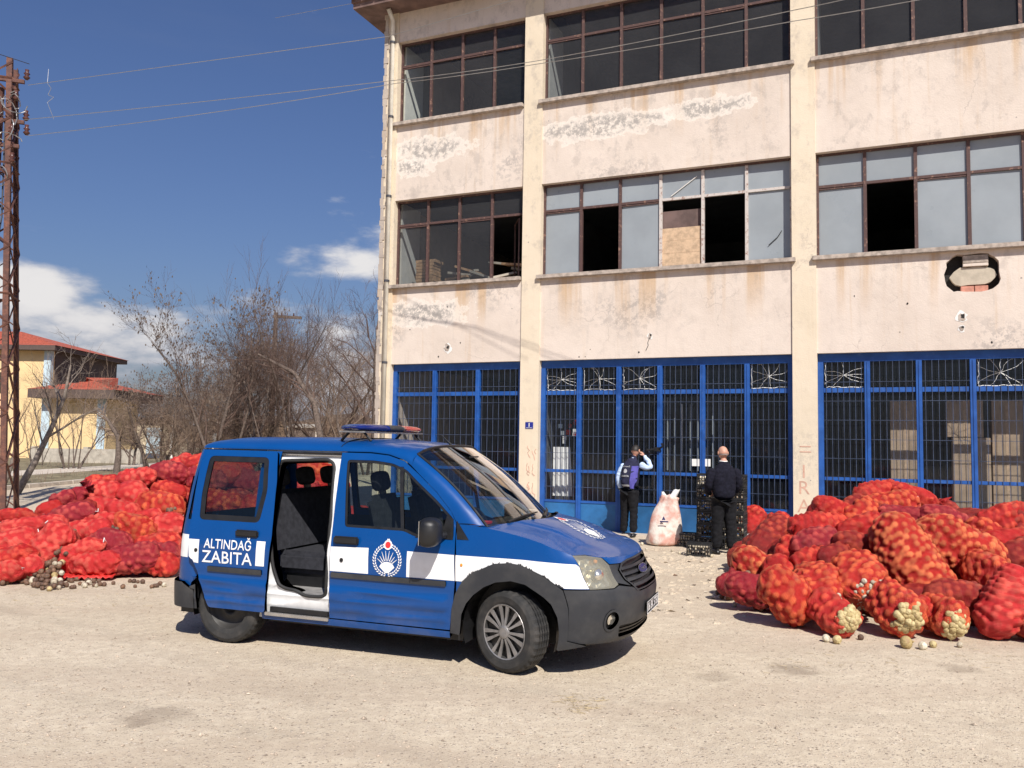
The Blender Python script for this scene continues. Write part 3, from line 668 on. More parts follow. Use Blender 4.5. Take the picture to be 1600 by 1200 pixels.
for k in range(150):
    if k < 90: p = bw(rl_.uniform(0, 6.5), -rl_.uniform(.3, 3.5), .004)
    else: p = gnd(rl_.uniform(960, 1180), rl_.uniform(860, 960), .004)
    a = rl_.random() * 3; r = rl_.uniform(.012, .05); lt.add([p + Vector((math.cos(a) * r, math.sin(a) * r, 0)), p + Vector((-math.sin(a) * r * .6, math.cos(a) * r * .6, r * .4)), p - Vector((math.cos(a) * r, math.sin(a) * r, 0)), p + Vector((math.sin(a) * r * .6, -math.cos(a) * r * .6, r * .1))], [(0, 1, 2), (0, 2, 3)], 0 if rl_.random() < .7 else 1)
tag(lt.build('litter', [M['mortar'], M['brownonion']]), kind='stuff')
dm = MB()
for k in range(420):
    p = gnd(rl_.uniform(1000, 1190), 858 + abs(rl_.gauss(0, 38)), 0); r = rl_.uniform(.015, .05); dm.sphere((p.x, p.y, 0), (r, r * rl_.uniform(.6, 1), r * .4), 5, 4)
tag(dm.build('dirt_clods', M['ground']), kind='stuff')
# low concrete step along the front
tag(MB().box((-3.9, -.35, -.05), (17.4, .0, .055), T=Matrix.Translation((BX, BY, 0)) @ Matrix.Rotation(-BETA, 4, 'Z')).build('pavement', M['concrete'], bevel=.01), kind='structure')
# ================================================================ houses, poles, trees on the left
def px_at(px, py, D):
    d = ray(px, py); return CO + d * (D / d.y)
def hip_roof(mb, x0, x1, y0, y1, z, h, over=.6):
    x0 -= over; x1 += over; y0 -= over; y1 += over; m = (y1 - y0) / 2; ym = (y0 + y1) / 2
    mb.add([(x0, y0, z), (x1, y0, z), (x1, y1, z), (x0, y1, z), (x0 + m, ym, z + h), (x1 - m, ym, z + h)], [(0, 1, 5, 4), (1, 2, 5), (2, 3, 4, 5), (3, 0, 4)])
    for k in range(1, 9):                                 # tile courses proud of each other on the front slope
        f = k / 9; mb.box((x0 + m * f, y0 + m * f - .02, z + h * f), (x1 - m * f, y0 + m * f + .03, z + h * f + .05))
    return mb
H = thing('yellow_house', 'two storey yellow house with red hipped tile roof behind the bare trees', 'house', (-41, 66, 0))
MB().box((-14, 0, 0), (5.6, 11, 8.3)).build('wall', M['yellow'], H)
MB().box((5.601, .6, 4.6), (5.66, 11, 8.3)).build('painted_side_shade', M['housedark'], H)  # shade below the eave, put on the yellow side wall as a dark sheet
MB().box((-14.6, -.8, 8.3), (6.3, 11.6, 8.65)).build('eave', M['housedark'], H)
hip_roof(MB(), -14, 5.6, 0, 11, 8.66, 1.75, .8).build('roof', M['tile'], H)
for x in (5.15,): MB().box((x, -.1, 0), (x + .5, .35, 8.3)).build('pilaster', M['paleblue'], H)
for x in (-9, -3.5, 1): MB().box((x, -.05, 5), (x + 1.4, 0, 6.6)).build('window', M['winglass'], H)
G = thing('tiled_annex', 'low yellow annex with pale blue pilasters and a red tiled porch roof', 'house', (-32.2, 60, 0))
MB().box((-.3, 0, 0), (4.1, 5, 4.4)).build('wall', M['yellow'], G)
for x in (-.35, 3.5): MB().box((x, -.14, 0), (x + .55, -.01, 4.4)).build('pilaster', M['paleblue'], G)
MB().box((-.9, -1.0, 4.4), (5.0, 7.4, 5.0)).build('eave', M['housedark'], G)
hip_roof(MB(), -.4, 4.6, -.4, 7, 5.01, 1.1, .6).build('roof', M['tile'], G)
K = thing('pale_outhouse', 'long pale outhouse with a white corner post left of the van', 'outhouse', (-33.2, 72, 0))
MB().box((0, 0, 0), (4.9, 4, 3.3)).build('wall', plain('faded_cream_wall', (.62, .52, .36), .9), K)
MB().box((4.9, -.1, 0), (5.15, .2, 3.5)).build('corner_post', M['white'], K)
for x in (.4, 2.9): MB().box((x, -.06, .1), (x + 1.3, -.01, 2.6)).build('shutter', M['paleblue'], K)
MB().box((-.2, -.5, 3.3), (5.2, 4.3, 3.45)).build('roof', M['housedark'], K)
Wl = thing('boundary_wall', 'low grey weathered wall behind the many stemmed shrub', 'wall', (-31, 56, 0))
MB().box((0, 0, 0), (7.0, .25, 1.0)).build('wall_body', M['greywall'], Wl)
for x in (0, 3.4, 6.8): MB().box((x, -.06, 0), (x + .3, .31, 1.12)).build('pier', M['greywall'], Wl)
p = px_at(478, 690, 95); S_ = thing('plank_shed', 'small grey plank shed in the brown field beyond the bare trees', 'shed', (p.x, 95, 0))
MB().box((-2.0, 0, 0), (1.0, 2.5, 3.1)).build('wall', M['bark'], S_); MB().box((1.0, 0, 0), (1.5, .4, 3.3)).build('post', M['concrete'], S_)
MB().add([(-2.2, -.3, 3.1), (1.3, -.3, 3.1), (1.3, 2.8, 3.5), (-2.2, 2.8, 3.5), (-2.2, -.3, 3.2), (1.3, -.3, 3.2), (1.3, 2.8, 3.6), (-2.2, 2.8, 3.6)], [(0, 3, 2, 1), (4, 5, 6, 7), (0, 1, 5, 4), (1, 2, 6, 5), (2, 3, 7, 6), (3, 0, 4, 7)]).build('roof', M['greywall'], S_)
for i, (px, lab) in enumerate(((335, 'leftmost white fence post seen above the van roof'), (393, 'middle white fence post seen above the van roof'), (450, 'rightmost white fence post seen above the van roof'))):
    q = px_at(px, 690, 42); tag(MB().box((-.07, -.07, 0), (.07, .07, 2.05)).build('fence_post', M['white'], None, loc=(q.x, q.y, 0)), lab, 'post', 'white fence posts beyond the van')
q = px_at(423, 690, 46); U = thing('utility_pole', 'weathered wooden utility pole with a crossarm among the bare trees', 'utility pole', (q.x, q.y, 0))
MB().tube([(0, 0, 0), (0, 0, 4), (.05, 0, 8.6)], [.17, .15, .11], 8).build('pole', M['bark'], U, smooth=True)
MB().box((-.45, -.06, 8.3), (1.1, .06, 8.45), T=Matrix.Rotation(.04, 4, 'Y')).build('crossarm', M['bark'], U)
for x in (-.35, .35, 1.0): MB().lathe([(.0, .16), (.05, .13), (.03, .08), (.06, .03), (.02, 0)], 8, T=Matrix.Translation((x, 0, 8.42))).build('insulator', M['ceramic'], U)

def grow(seed, h, spread, stems, lean=(0, 0), r0=.12, lv=(7, 6, 5, 4), start=.25, up=.35, pods=False, wig=.18, thin=1.0):
    """stems leave the base; every branch carries the next order along its length"""
    rr = random.Random(seed); trunk = MB(); crown = MB(); pod = MB()
    def branch(p, d, L, r, lev, mb):
        k = 5 if lev == 0 else 4 if lev < 3 else 3; P_ = [p.copy()]; Rr = [r]; dd = d.normalized(); q = p.copy()
        for i in range(k - 1):
            dd = (dd + Vector((rr.gauss(0, wig), rr.gauss(0, wig), rr.gauss(0, wig) + up * (.12 if lev else .05)))).normalized()
            q = q + dd * (L / (k - 1)); P_.append(q.copy()); Rr.append(r * (1 - .72 * (i + 1) / (k - 1)))
        mb.tube(P_, Rr, (7, 5, 4, 3, 3)[lev], cap=False)
        if lev >= len(lv):
            if pods and rr.random() < .5:
                e = P_[-1]; sz = .028 + .02 * rr.random(); a = rr.random() * 3.14
                pod.add([e + Vector((math.cos(a), math.sin(a), 0)) * sz, e + Vector((0, 0, sz * 1.4)), e - Vector((math.cos(a), math.sin(a), 0)) * sz, e - Vector((0, 0, sz * 1.6))], [(0, 1, 2, 3)])
            return
        n = lv[lev]
        for i in range(n):
            f = (start if lev == 0 else .18) + (1 - (start if lev == 0 else .18)) * (i + rr.random() * .8) / n; f = min(f, .99)
            s_ = f * (k - 1); a = int(s_); b = min(a + 1, k - 1); pt = P_[a].lerp(P_[b], s_ - a); tn = (P_[b] - P_[a]).normalized() if b > a else dd
            az = rr.random() * 6.283; side = tn.orthogonal().normalized(); side.rotate(Matrix.Rotation(az, 3, tn)); ang = rr.uniform(.45, 1.0) * spread
            nd = tn * math.cos(ang) + side * math.sin(ang); nd.z += up * .3
            ln = L * rr.uniform(.38, .62) * (1.05 - .5 * f if lev == 0 else 1)
            branch(pt, nd, ln, max(r * (1 - .72 * f) * rr.uniform(.35, .55), .0045 * thin), lev + 1, crown)
    for s_ in range(stems):
        a = rr.random() * 6.283; o = Vector((math.cos(a), math.sin(a), 0)) * (.0 if stems == 1 else .12 * stems ** .5)
        d = Vector((lean[0] + (math.cos(a) * .32 if stems > 1 else 0), lean[1] + (math.sin(a) * .3 if stems > 1 else 0), 1))
        branch(o, d, h * rr.uniform(.62, .8) if stems > 1 else h * .72, r0 * (1 if stems == 1 else rr.uniform(.5, .9)), 0, trunk)
    return trunk, crown, pod
def tree(px, D, top, label, seed, spread=1.0, stems=1, bark='bark', twig='twig', cat='tree', group='bare trees beyond the yard', name='bare_tree', **k):
    p = px_at(px, 700, D); hgt = max(.8, (px_at(px, top, D)).z)
    t = thing(name, label, cat, (p.x, p.y, 0), 0, group); tr, cr, po = grow(seed, hgt, spread, stems, **k)
    tr.build('trunk', M[bark], t, smooth=True); c = cr.build('crown', M[twig], t)
    if po.V: tag(po.build('seed_pods', M['bark'], c), kind='stuff')
    return t
tree(30, 27, 470, 'pale barked young tree leaning right behind the rusty pylon', 31, .85, bark='palebark', twig='palebark', lean=(.30, 0), r0=.12, lv=(8, 5, 4), start=.35, thin=1.2)
tree(8, 30, 560, 'low bare tree showing between the pylon bars', 36, .9, bark='palebark', twig='twigb', r0=.08, lv=(7, 5, 4))
tree(183, 41, 575, 'straight dark trunked tree standing at the kerb of the pavement', 32, 1.15, r0=.17, lv=(10, 6, 5, 3), start=.42, twig='twigb')
tree(115, 45, 545, 'many stemmed bare shrub in front of the yellow wall', 33, .5, 9, twig='twigb', r0=.06, lv=(6, 5, 4), cat='shrub', name='bare_shrub', group='bare shrubs')
tree(60, 50, 600, 'small thin bare shrub left of the many stemmed one', 34, .6, 5, twig='twigb', r0=.04, lv=(5, 4, 4), cat='shrub', name='bare_shrub', group='bare shrubs')
tree(235, 46, 590, 'low spreading bare tree whose twigs cover the pale outhouse', 35, 1.2, 2, r0=.13, lv=(8, 6, 5, 4), twig='twigb', start=.12, up=.15)
tree(285, 40, 575, 'tangled bare tree rising just left of the van roof', 37, 1.25, 3, r0=.10, lv=(8, 6, 5, 3), twig='twigb', start=.1, up=.1)
tree(345, 38, 450, 'tall round topped bare tree dotted with dark seed pods', 38, .8, 3, r0=.13, lv=(9, 6, 5, 4), start=.22, up=.5, pods=True)
tree(300, 44, 520, 'slender bare tree with seed pods left of the round topped one', 46, .8, 2, r0=.10, lv=(8, 6, 5, 3), start=.2, up=.5, pods=True)
tree(395, 39, 440, 'dense bare tree with dark fork next to the utility pole', 39, .85, 2, r0=.15, lv=(9, 6, 5, 4), start=.2, up=.4)
tree(432, 36, 392, 'bare tree with long upright shoots reaching above the others', 40, .45, 5, r0=.07, lv=(8, 5, 4), start=.3, up=.9)
tree(500, 33, 395, 'open spreading bare tree forking low right of the pole', 41, .95, 1, r0=.17, lv=(8, 7, 5, 4), start=.25, up=.35, wig=.24)
tree(545, 40, 450, 'bare tree half way between the forked tree and the building', 42, .9, 2, r0=.12, lv=(8, 6, 5, 3), start=.2, twig='twigb')
tree(588, 36, 400, 'tall bare tree partly hidden by the corner of the building', 43, .75, 1, r0=.16, lv=(9, 6, 5, 4), start=.25, up=.5)
tree(375, 52, 600, 'low thicket of bare brush behind the van roof', 44, 1.3, 8, r0=.06, lv=(7, 6, 5), cat='shrub', name='bare_shrub', group='bare shrubs', start=.05, up=.05)
tree(310, 50, 610, 'low thicket of bare brush left of the fence posts', 45, 1.3, 8, r0=.06, lv=(7, 6, 5), cat='shrub', name='bare_shrub', group='bare shrubs', start=.05, up=.05)
tree(455, 56, 590, 'low thicket of bare brush beside the plank shed', 47, 1.2, 7, r0=.06, lv=(7, 6, 5), cat='shrub', name='bare_shrub', group='bare shrubs', start=.05, up=.05, twig='twigb')
tree(550, 60, 600, 'low thicket of bare brush against the building corner', 48, 1.2, 7, r0=.06, lv=(7, 6, 5), cat='shrub', name='bare_shrub', group='bare shrubs', start=.05, up=.05)
tree(255, 60, 560, 'bare brush standing behind the white corner post', 49, 1.1, 6, r0=.06, lv=(7, 6, 5), cat='shrub', name='bare_shrub', group='bare shrubs', start=.05, up=.15)
for i, (px, D, top, sp, lab) in enumerate(((262, 43, 590, 1.2, 'wide twiggy tree directly behind the sacks left of the van'), (320, 41, 530, 1.1, 'bushy bare tree between the two seed pod trees'), (365, 45, 470, .9, 'upright bare tree just behind the round topped one'), (415, 43, 520, 1.0, 'crooked bare tree at the foot of the utility pole'), (468, 42, 440, .9, 'bare tree filling the gap right of the utility pole'), (522, 45, 430, .9, 'bare tree with pale tips behind the forked tree'), (570, 46, 470, .9, 'bare tree just left of the building corner'), (205, 52, 590, 1.1, 'faint bare tree in front of the annex roof'), (380, 50, 500, 1.1, 'dense tangle of bare branches low behind the round topped tree'), (440, 48, 480, 1.1, 'dense tangle of bare branches low behind the utility pole'), (495, 52, 500, 1.1, 'dense tangle of bare branches beyond the forked tree'), (555, 54, 500, 1.0, 'dense tangle of bare branches beside the building corner'), (340, 54, 560, 1.2, 'low dense tangle of branches left of the round topped tree'), (300, 56, 590, 1.2, 'low dense tangle of branches above the far end of the pavement'))):
    tree(px, D, top, lab, 60 + i, sp, 2 if i % 2 else 3, r0=.10, lv=(10, 7, 5, 4), start=.12, up=.25, twig='twigb' if i % 3 == 0 else 'twig', pods=i in (1, 2))
# dry weeds on the verges
rg = random.Random(14); wb = MB()
for k in range(900):
    x = rg.choice((rg.uniform(-20.5, -17), rg.uniform(-29, -23.6))); y = rg.uniform(26, 70); h = rg.uniform(.05, .3)
    wb.tube([(x, y, .1), (x + rg.uniform(-.1, .1), y + rg.uniform(-.1, .1), .1 + h)], [.012, .003], 3, cap=False)
tag(wb.build('dry_weeds', M['twigb']), kind='stuff')
g0 = gnd(66, 810); w_ = thing('withered_weed', 'single dark withered weed sticking up behind the left sack pile', 'weed', (-6.3, 13.6, 0))
for k in range(5): MB().tube([(0, 0, 0), (random.uniform(-.1, .1), 0, .5), (random.uniform(-.25, .25), 0, random.uniform(.8, 1.05))], [.01, .008, .004], 4).build('stem', M['twig'], w_)

# ================================================================ lattice pylon and the wires
PD = 20.5
pb = px_at(-38, 700, PD); PY = thing('lattice_pylon', 'rusty brown steel lattice pylon with insulators at the left edge', 'pylon', (pb.x, pb.y, 0), R_(20))
HT = 10.9; wt, wb_ = .38, .84
def legp(i, z):
    w = wb_ + (wt - wb_) * z / HT; return Vector(((w, -w), (w, w), (-w, w), (-w, -w))[i]).to_3d() * 1.0 + Vector((0, 0, z))
for i in range(4):
    a, b = legp(i, 0), legp(i, HT); d = (b - a).normalized(); mb = MB(); s1 = (-1 if i in (0, 1) else 1); s2 = (1 if i in (0, 3) else -1)
    for (ox, oy, tx, ty) in ((0, 0, .13 * s1, .014 * s2), (0, 0, .014 * s1, .13 * s2)):
        V = []
        for q in (a, b):
            for (x, y) in ((0, 0), (tx, 0), (tx, ty), (0, ty)): V.append(q + Vector((x, y, 0)))
        mb.add(V, [(0, 1, 2, 3), (4, 7, 6, 5), (0, 4, 5, 1), (1, 5, 6, 2), (2, 6, 7, 3), (3, 7, 4, 0)])
    mb.build('leg', M['rust'], PY)
zz = [0, 1.2, 2.35, 3.45, 4.45, 5.4, 6.3, 7.15, 7.95, 8.7, 9.45, 10.15, 10.8]
for f in range(4):
    i, j = f, (f + 1) % 4
    for k in range(len(zz) - 1):
        a, b = (i, j) if k % 2 else (j, i)
        MB().tube([legp(a, zz[k]), legp(b, zz[k + 1])], .030, 4).build('brace', M['rust'], PY)
        if k < 9 : MB().tube([legp(b, zz[k]) * 1.0, legp(a, zz[k + 1])], .017, 4).build('brace', M['rust'], PY)
for z in (5.15, 8.3, 10.4):
    for f in range(4): MB().tube([legp(f, z), legp((f + 1) % 4, z)], .03, 4).build('brace', M['rust'], PY)
MB().lathe([(.0, 10.2), (.15, 10.2), (.17, 5.2), (.0, 5.2)], 10, T=Matrix.Translation((.05, -.1, 0))).build('inner_post', M['rust'], PY)
def arm(z, x1, w=.042, yy=-.36):
    MB().box((-.5, yy - w, z - w), (x1, yy + w, z + w)).build('crossarm', M['rust'], PY)
for z, x1 in ((10.35, .66), (9.35, .70), (8.75, .62)): arm(z, x1)
def insul(x, y, z, n=1):
    o = MB().lathe([(0, .26), (.05, .25), (.035, .19), (.075, .15), (.035, .11), (.08, .06), (.03, .0), (0, 0)], 10, T=Matrix.Translation((x, y, z)))
    o.build('insulator', M['ceramic'], PY, smooth=True)
for (x, y, z) in ((.70, -.36, 10.41), (.76, -.36, 9.05), (.72, -.3, 9.42), (.50, -.4, 9.85), (.5, -.45, 8.3), (.45, -.42, 9.0)): insul(x, y, z)
rl = random.Random(2)
for k in range(9):                       # looping jumpers round the head
    c = Vector((rl.uniform(-.2, .5), -.5, rl.uniform(7.6, 9.9))); r1, r2 = rl.uniform(.12, .4), rl.uniform(.15, .4); a0 = rl.random() * 6
    MB().tube([c + Vector((math.cos(a0 + q * .5) * r1, .12 * math.sin(q), math.sin(a0 + q * .5) * r2)) for q in range(10)], .013, 4).build('jumper_cable', M['wire'], PY)
MB().tube([(.3, -.4, 9.3), (.34, -.38, 7), (.2, -.38, 5.6), (.28, -.4, 4.6)], .02, 5).build('down_cable', M['darkwire'], PY)
def wire(pts, label, group='overhead wires', sag=.25, r=.009, m='wire'):
    P_ = []
    for a, b in zip(pts[:-1], pts[1:]):
        for k in range(14): f = k / 14; q = a.lerp(b, f); q.z -= sag * 4 * f * (1 - f); P_.append(q)
    P_.append(pts[-1]); tag(MB().tube(P_, r, 4).build('overhead_wire', M[m]), label, 'wire', group)
wire([px_at(44, 133, 20), px_at(606, 57, 16.5), px_at(1010, -60, 13)], 'overhead wire meeting the building corner just below the eave', sag=.0, r=.008)
wire([px_at(38, 187, 20), px_at(612, 126, 16.5), px_at(840, 95, 15), px_at(1240, 16, 12.5), px_at(1500, -45, 11)], 'upper of the two wires crossing the building front', sag=.02, r=.0085)
wire([px_at(44, 212, 20), px_at(330, 176, 18.2), px_at(620, 130, 16.5), px_at(840, 100, 15), px_at(1240, 33, 12.5), px_at(1560, -25, 11)], 'lower of the two wires crossing the building front', sag=.02, r=.0085)
wire([px_at(-40, 72, 19), px_at(46, 100, 20)], 'short wire arriving at the pylon head from the left', sag=.0, m='darkwire')
wire([px_at(430, 28, 22), px_at(600, -4, 20), px_at(700, -25, 19)], 'faint wire at the top edge ending at the tiled eave', sag=0, r=.006)
0 and wire([px_at(50, 100, 20), px_at(250, 84, 21), px_at(430, 28 + 36, 22)], 'faint sagging wire leaving the pylon head to the right', sag=0, r=.004)
wire([px_at(76, 108, 20), px_at(74, 130, 20), px_at(80, 138, 20), px_at(75, 148, 20), px_at(84, 152, 20), px_at(74, 160, 20), px_at(84, 186, 20)], 'curled loose wire end hanging right of the pylon head', sag=0, r=.006)
# ================================================================ the blue municipal van
VYAW = -.34
van = thing('police_van', 'blue and white municipal police van with its sliding side door pushed open', 'van', (.29, 7.785, 0), 0)
van.rotation_euler = (0, .006, VYAW)
def sm(xs, ys, x, w=.03):
    return sum(np.interp(x + d, xs, ys) for d in (-w, -w / 2, 0, w / 2, w)) / 5.0
ZS_ = [.15, .25, .45, .65, .85, .95, 1.05, 1.13, 1.3, 1.5, 1.65, 1.72, 1.82]
YS_ = [.84, .878, .897, .907, .910, .898, .882, .866, .838, .795, .752, .725, .66]
def Bz(z): return sm(ZS_, YS_, z)
def Az(z): return sm([.2, .3, .45, .6, .70, .75, .80, .87, .93, 1.0, 1.1], [.56, .66, .72, .74, .715, .67, .635, .605, .57, .48, .35], z, .02)
def Ar(z): return sm([.4, 1.0, 1.4, 1.7, 1.8], [.40, .36, .32, .27, .24], z)
NX, KDEG = .25, .0133; S0 = NX + 90 * KDEG
def ribs(x, z):
    if not (-3.1 < x < -.5): return 0.0
    a = 0.0
    for zc in (.54, .455, .37): a += .010 * math.exp(-((z - zc) / .016) ** 2)
    return a - .004 * math.exp(-((z - .60) / .03) ** 2)
def Uf(s_, z, sgn=-1, off=0.0):
    """outer skin: s = metres along the side, wrapping round the nose and the tail"""
    b = Bz(z) + off
    if s_ > NX:
        th = R_(90 - (s_ - NX) / KDEG); c, q = max(0, math.cos(th)), math.sin(th)
        return Vector((NX + (Az(z) + off) * c ** .8, sgn * b * (abs(q) ** .8) * (1 if q >= 0 else -1), z))
    if s_ < -3.0:
        th = R_(90 - (-3.0 - s_) / KDEG); c, q = max(0, math.cos(th)), math.sin(th)
        return Vector((-3.0 - (Ar(z) + off) * c ** .625, sgn * b * (abs(q) ** .625) * (1 if q >= 0 else -1), z))
    return Vector((s_, sgn * (b + ribs(s_, z)), z))
def s_of(x, y, z):
    if x > NX:
        b, a = Bz(z), Az(z); return NX + (90 - math.degrees(math.atan2(min(1, abs(y) / b) ** 1.25, max(0, (x - NX) / a) ** 1.25))) * KDEG
    return x
def VN(u, z, off=0.0): return Uf(S0 - abs(u), z, -1 if u <= 0 else 1, off)       # nose: u<0 right side of van
def grid_panel(loops, step):
    loops = [[Vector((p[0], p[1], 0)) for p in l] for l in loops]; flat = [p for l in loops for p in l]
    bm = bmesh.new(); vs = [bm.verts.new((p.x, p.y, 0)) for p in flat]
    for t in tessellate_polygon(loops):
        try: bm.faces.new([vs[i] for i in t])
        except Exception: pass
    lo = [min(p[i] for p in flat) for i in (0, 1)]; hi = [max(p[i] for p in flat) for i in (0, 1)]
    for ax in (0, 1):
        k = math.floor(lo[ax] / step) + 1
        while k * step < hi[ax]:
            co = [0, 0, 0]; no = [0, 0, 0]; co[ax] = k * step; no[ax] = 1
            bmesh.ops.bisect_plane(bm, geom=bm.verts[:] + bm.edges[:] + bm.faces[:], plane_co=co, plane_no=no, dist=1e-5); k += 1
    bmesh.ops.remove_doubles(bm, verts=bm.verts[:], dist=1e-5)
    return bm
def densify(l, d=.05):
    o = []
    for a, b in zip(l, l[1:] + l[:1]):
        n = max(1, int(math.hypot(b[0] - a[0], b[1] - a[1]) / d))
        for k in range(n): o.append((a[0] + (b[0] - a[0]) * k / n, a[1] + (b[1] - a[1]) * k / n))
    return o
def roundpoly(l, r, n=4):
    o = []; k = len(l)
    for i in range(k):
        p, c, q = Vector(l[i - 1]), Vector(l[i]), Vector(l[(i + 1) % k]); a = (p - c); b = (q - c)
        ra = min(r, a.length * .45); rb = min(r, b.length * .45); A = c + a.normalized() * ra; B = c + b.normalized() * rb
        for j in range(n + 1): t = j / n; v = A * (1 - t) ** 2 + c * 2 * t * (1 - t) + B * t * t; o.append((v.x, v.y))
    return o
def inset(l, d):
    k = len(l); ar = sum(l[i][0] * l[(i + 1) % k][1] - l[(i + 1) % k][0] * l[i][1] for i in range(k)); sg = 1 if ar > 0 else -1; o = []
    for i in range(k):
        p, c, q = Vector(l[i - 1]), Vector(l[i]), Vector(l[(i + 1) % k]); e1 = (c - p); e2 = (q - c)
        if e1.length < 1e-6 or e2.length < 1e-6: o.append(l[i]); continue
        n1 = Vector((-e1.y, e1.x)).normalized(); n2 = Vector((-e2.y, e2.x)).normalized(); m = (n1 + n2)
        if m.length < .3: m = n1
        m.normalize(); o.append((c.x + m.x * d * sg, c.y + m.y * d * sg))
    return o
def skin(name, loops, f, mat, parent, step=.07, thick=.012, off=0.0, label=None, extra=None):
    """polygon(s) in parameter space laid on the body surface f(a,b,off), with a turned-in edge"""
    bm = grid_panel(loops, step); V = []; N = []
    e = 1e-3; bm.verts.ensure_lookup_table()
    for v in bm.verts:
        a, b = v.co.x, v.co.y; p = f(a, b, off); n = (f(a + e, b, off) - f(a - e, b, off)).cross(f(a, b + e, off) - f(a, b - e, off))
        V.append(p); N.append(n.normalized() if n.length > 1e-12 else Vector((0, 0, 1)))
    F = [tuple(v.index for v in fc.verts) for fc in bm.faces]; bd = [(ed.verts[0].index, ed.verts[1].index) for ed in bm.edges if len(ed.link_faces) == 1]
    ctr = Vector((-1.3, 0, .9))
    mid = sum(V, Vector()) / len(V); sgnN = 1 if sum(n.dot(v - Vector((max(-2.6, min(.1, v.x)), 0, .9))) for n, v in zip(N, V)) > 0 else -1
    N = [n * sgnN for n in N]
    F2 = []
    for fc in F:
        nn = (V[fc[1]] - V[fc[0]]).cross(V[fc[2]] - V[fc[0]]); F2.append(fc if nn.dot(N[fc[0]]) > 0 else tuple(reversed(fc)))
    nV = len(V); V2 = list(V); NN = list(N); smooth = [True] * len(F2)
    if thick:
        for (a, b) in bd:
            k = len(V2); V2 += [V[a], V[b], V[b] - N[b] * thick, V[a] - N[a] * thick]; fn = (V[b] - V[a]).cross(N[a]).normalized()
            NN += [fn] * 4; F2.append((k, k + 1, k + 2, k + 3)); smooth.append(False)
    bm.free()
    if extra is not None:
        for (EV, EN, EF) in extra:
            k = len(V2); V2 += EV; NN += EN; F2 += [tuple(i + k for i in q) for q in EF]; smooth += [True] * len(EF)
    me = bpy.data.meshes.new(name); me.from_pydata([tuple(v) for v in V2], [], F2); me.polygons.foreach_set('use_smooth', smooth)
    me.normals_split_custom_set_from_vertices([tuple(n) for n in NN]); me.update()
    return link(name, me, mat, parent, label=label)
def SF(sgn): return lambda a, b, o=0.0: Uf(a, b, sgn, o)
P_ = {}
DOOR = [(-1.615, .30), (-1.615, .90), (-1.625, 1.49), (-1.635, 1.705), (-1.35, 1.705), (-1.17, 1.69), (-1.01, 1.645), (-.86, 1.54), (-.68, 1.40), (-.53, 1.25), (-.475, 1.16), (-.465, .90), (-.455, .71), (-.47, .50), (-.50, .30)]
DWIN = roundpoly([(-1.50, 1.075), (-1.565, 1.645), (-1.30, 1.645), (-1.12, 1.625), (-.98, 1.575), (-.86, 1.48), (-.66, 1.33), (-.50, 1.19), (-.485, 1.03), (-.83, 1.03), (-.94, 1.07)], .03, 3)
SDOOR = roundpoly([(-2.235, .30), (-2.18, .95), (-2.21, 1.45), (-2.26, 1.70), (-3.06, 1.70), (-3.045, 1.4), (-3.03, .90), (-3.02, .74), (-2.95, .62), (-2.83, .30)], .03, 3)
SWIN = roundpoly([(-2.33, 1.07), (-2.29, 1.35), (-2.335, 1.645), (-2.975, 1.645), (-2.985, 1.3), (-2.97, 1.07)], .05, 4)
vans = {}
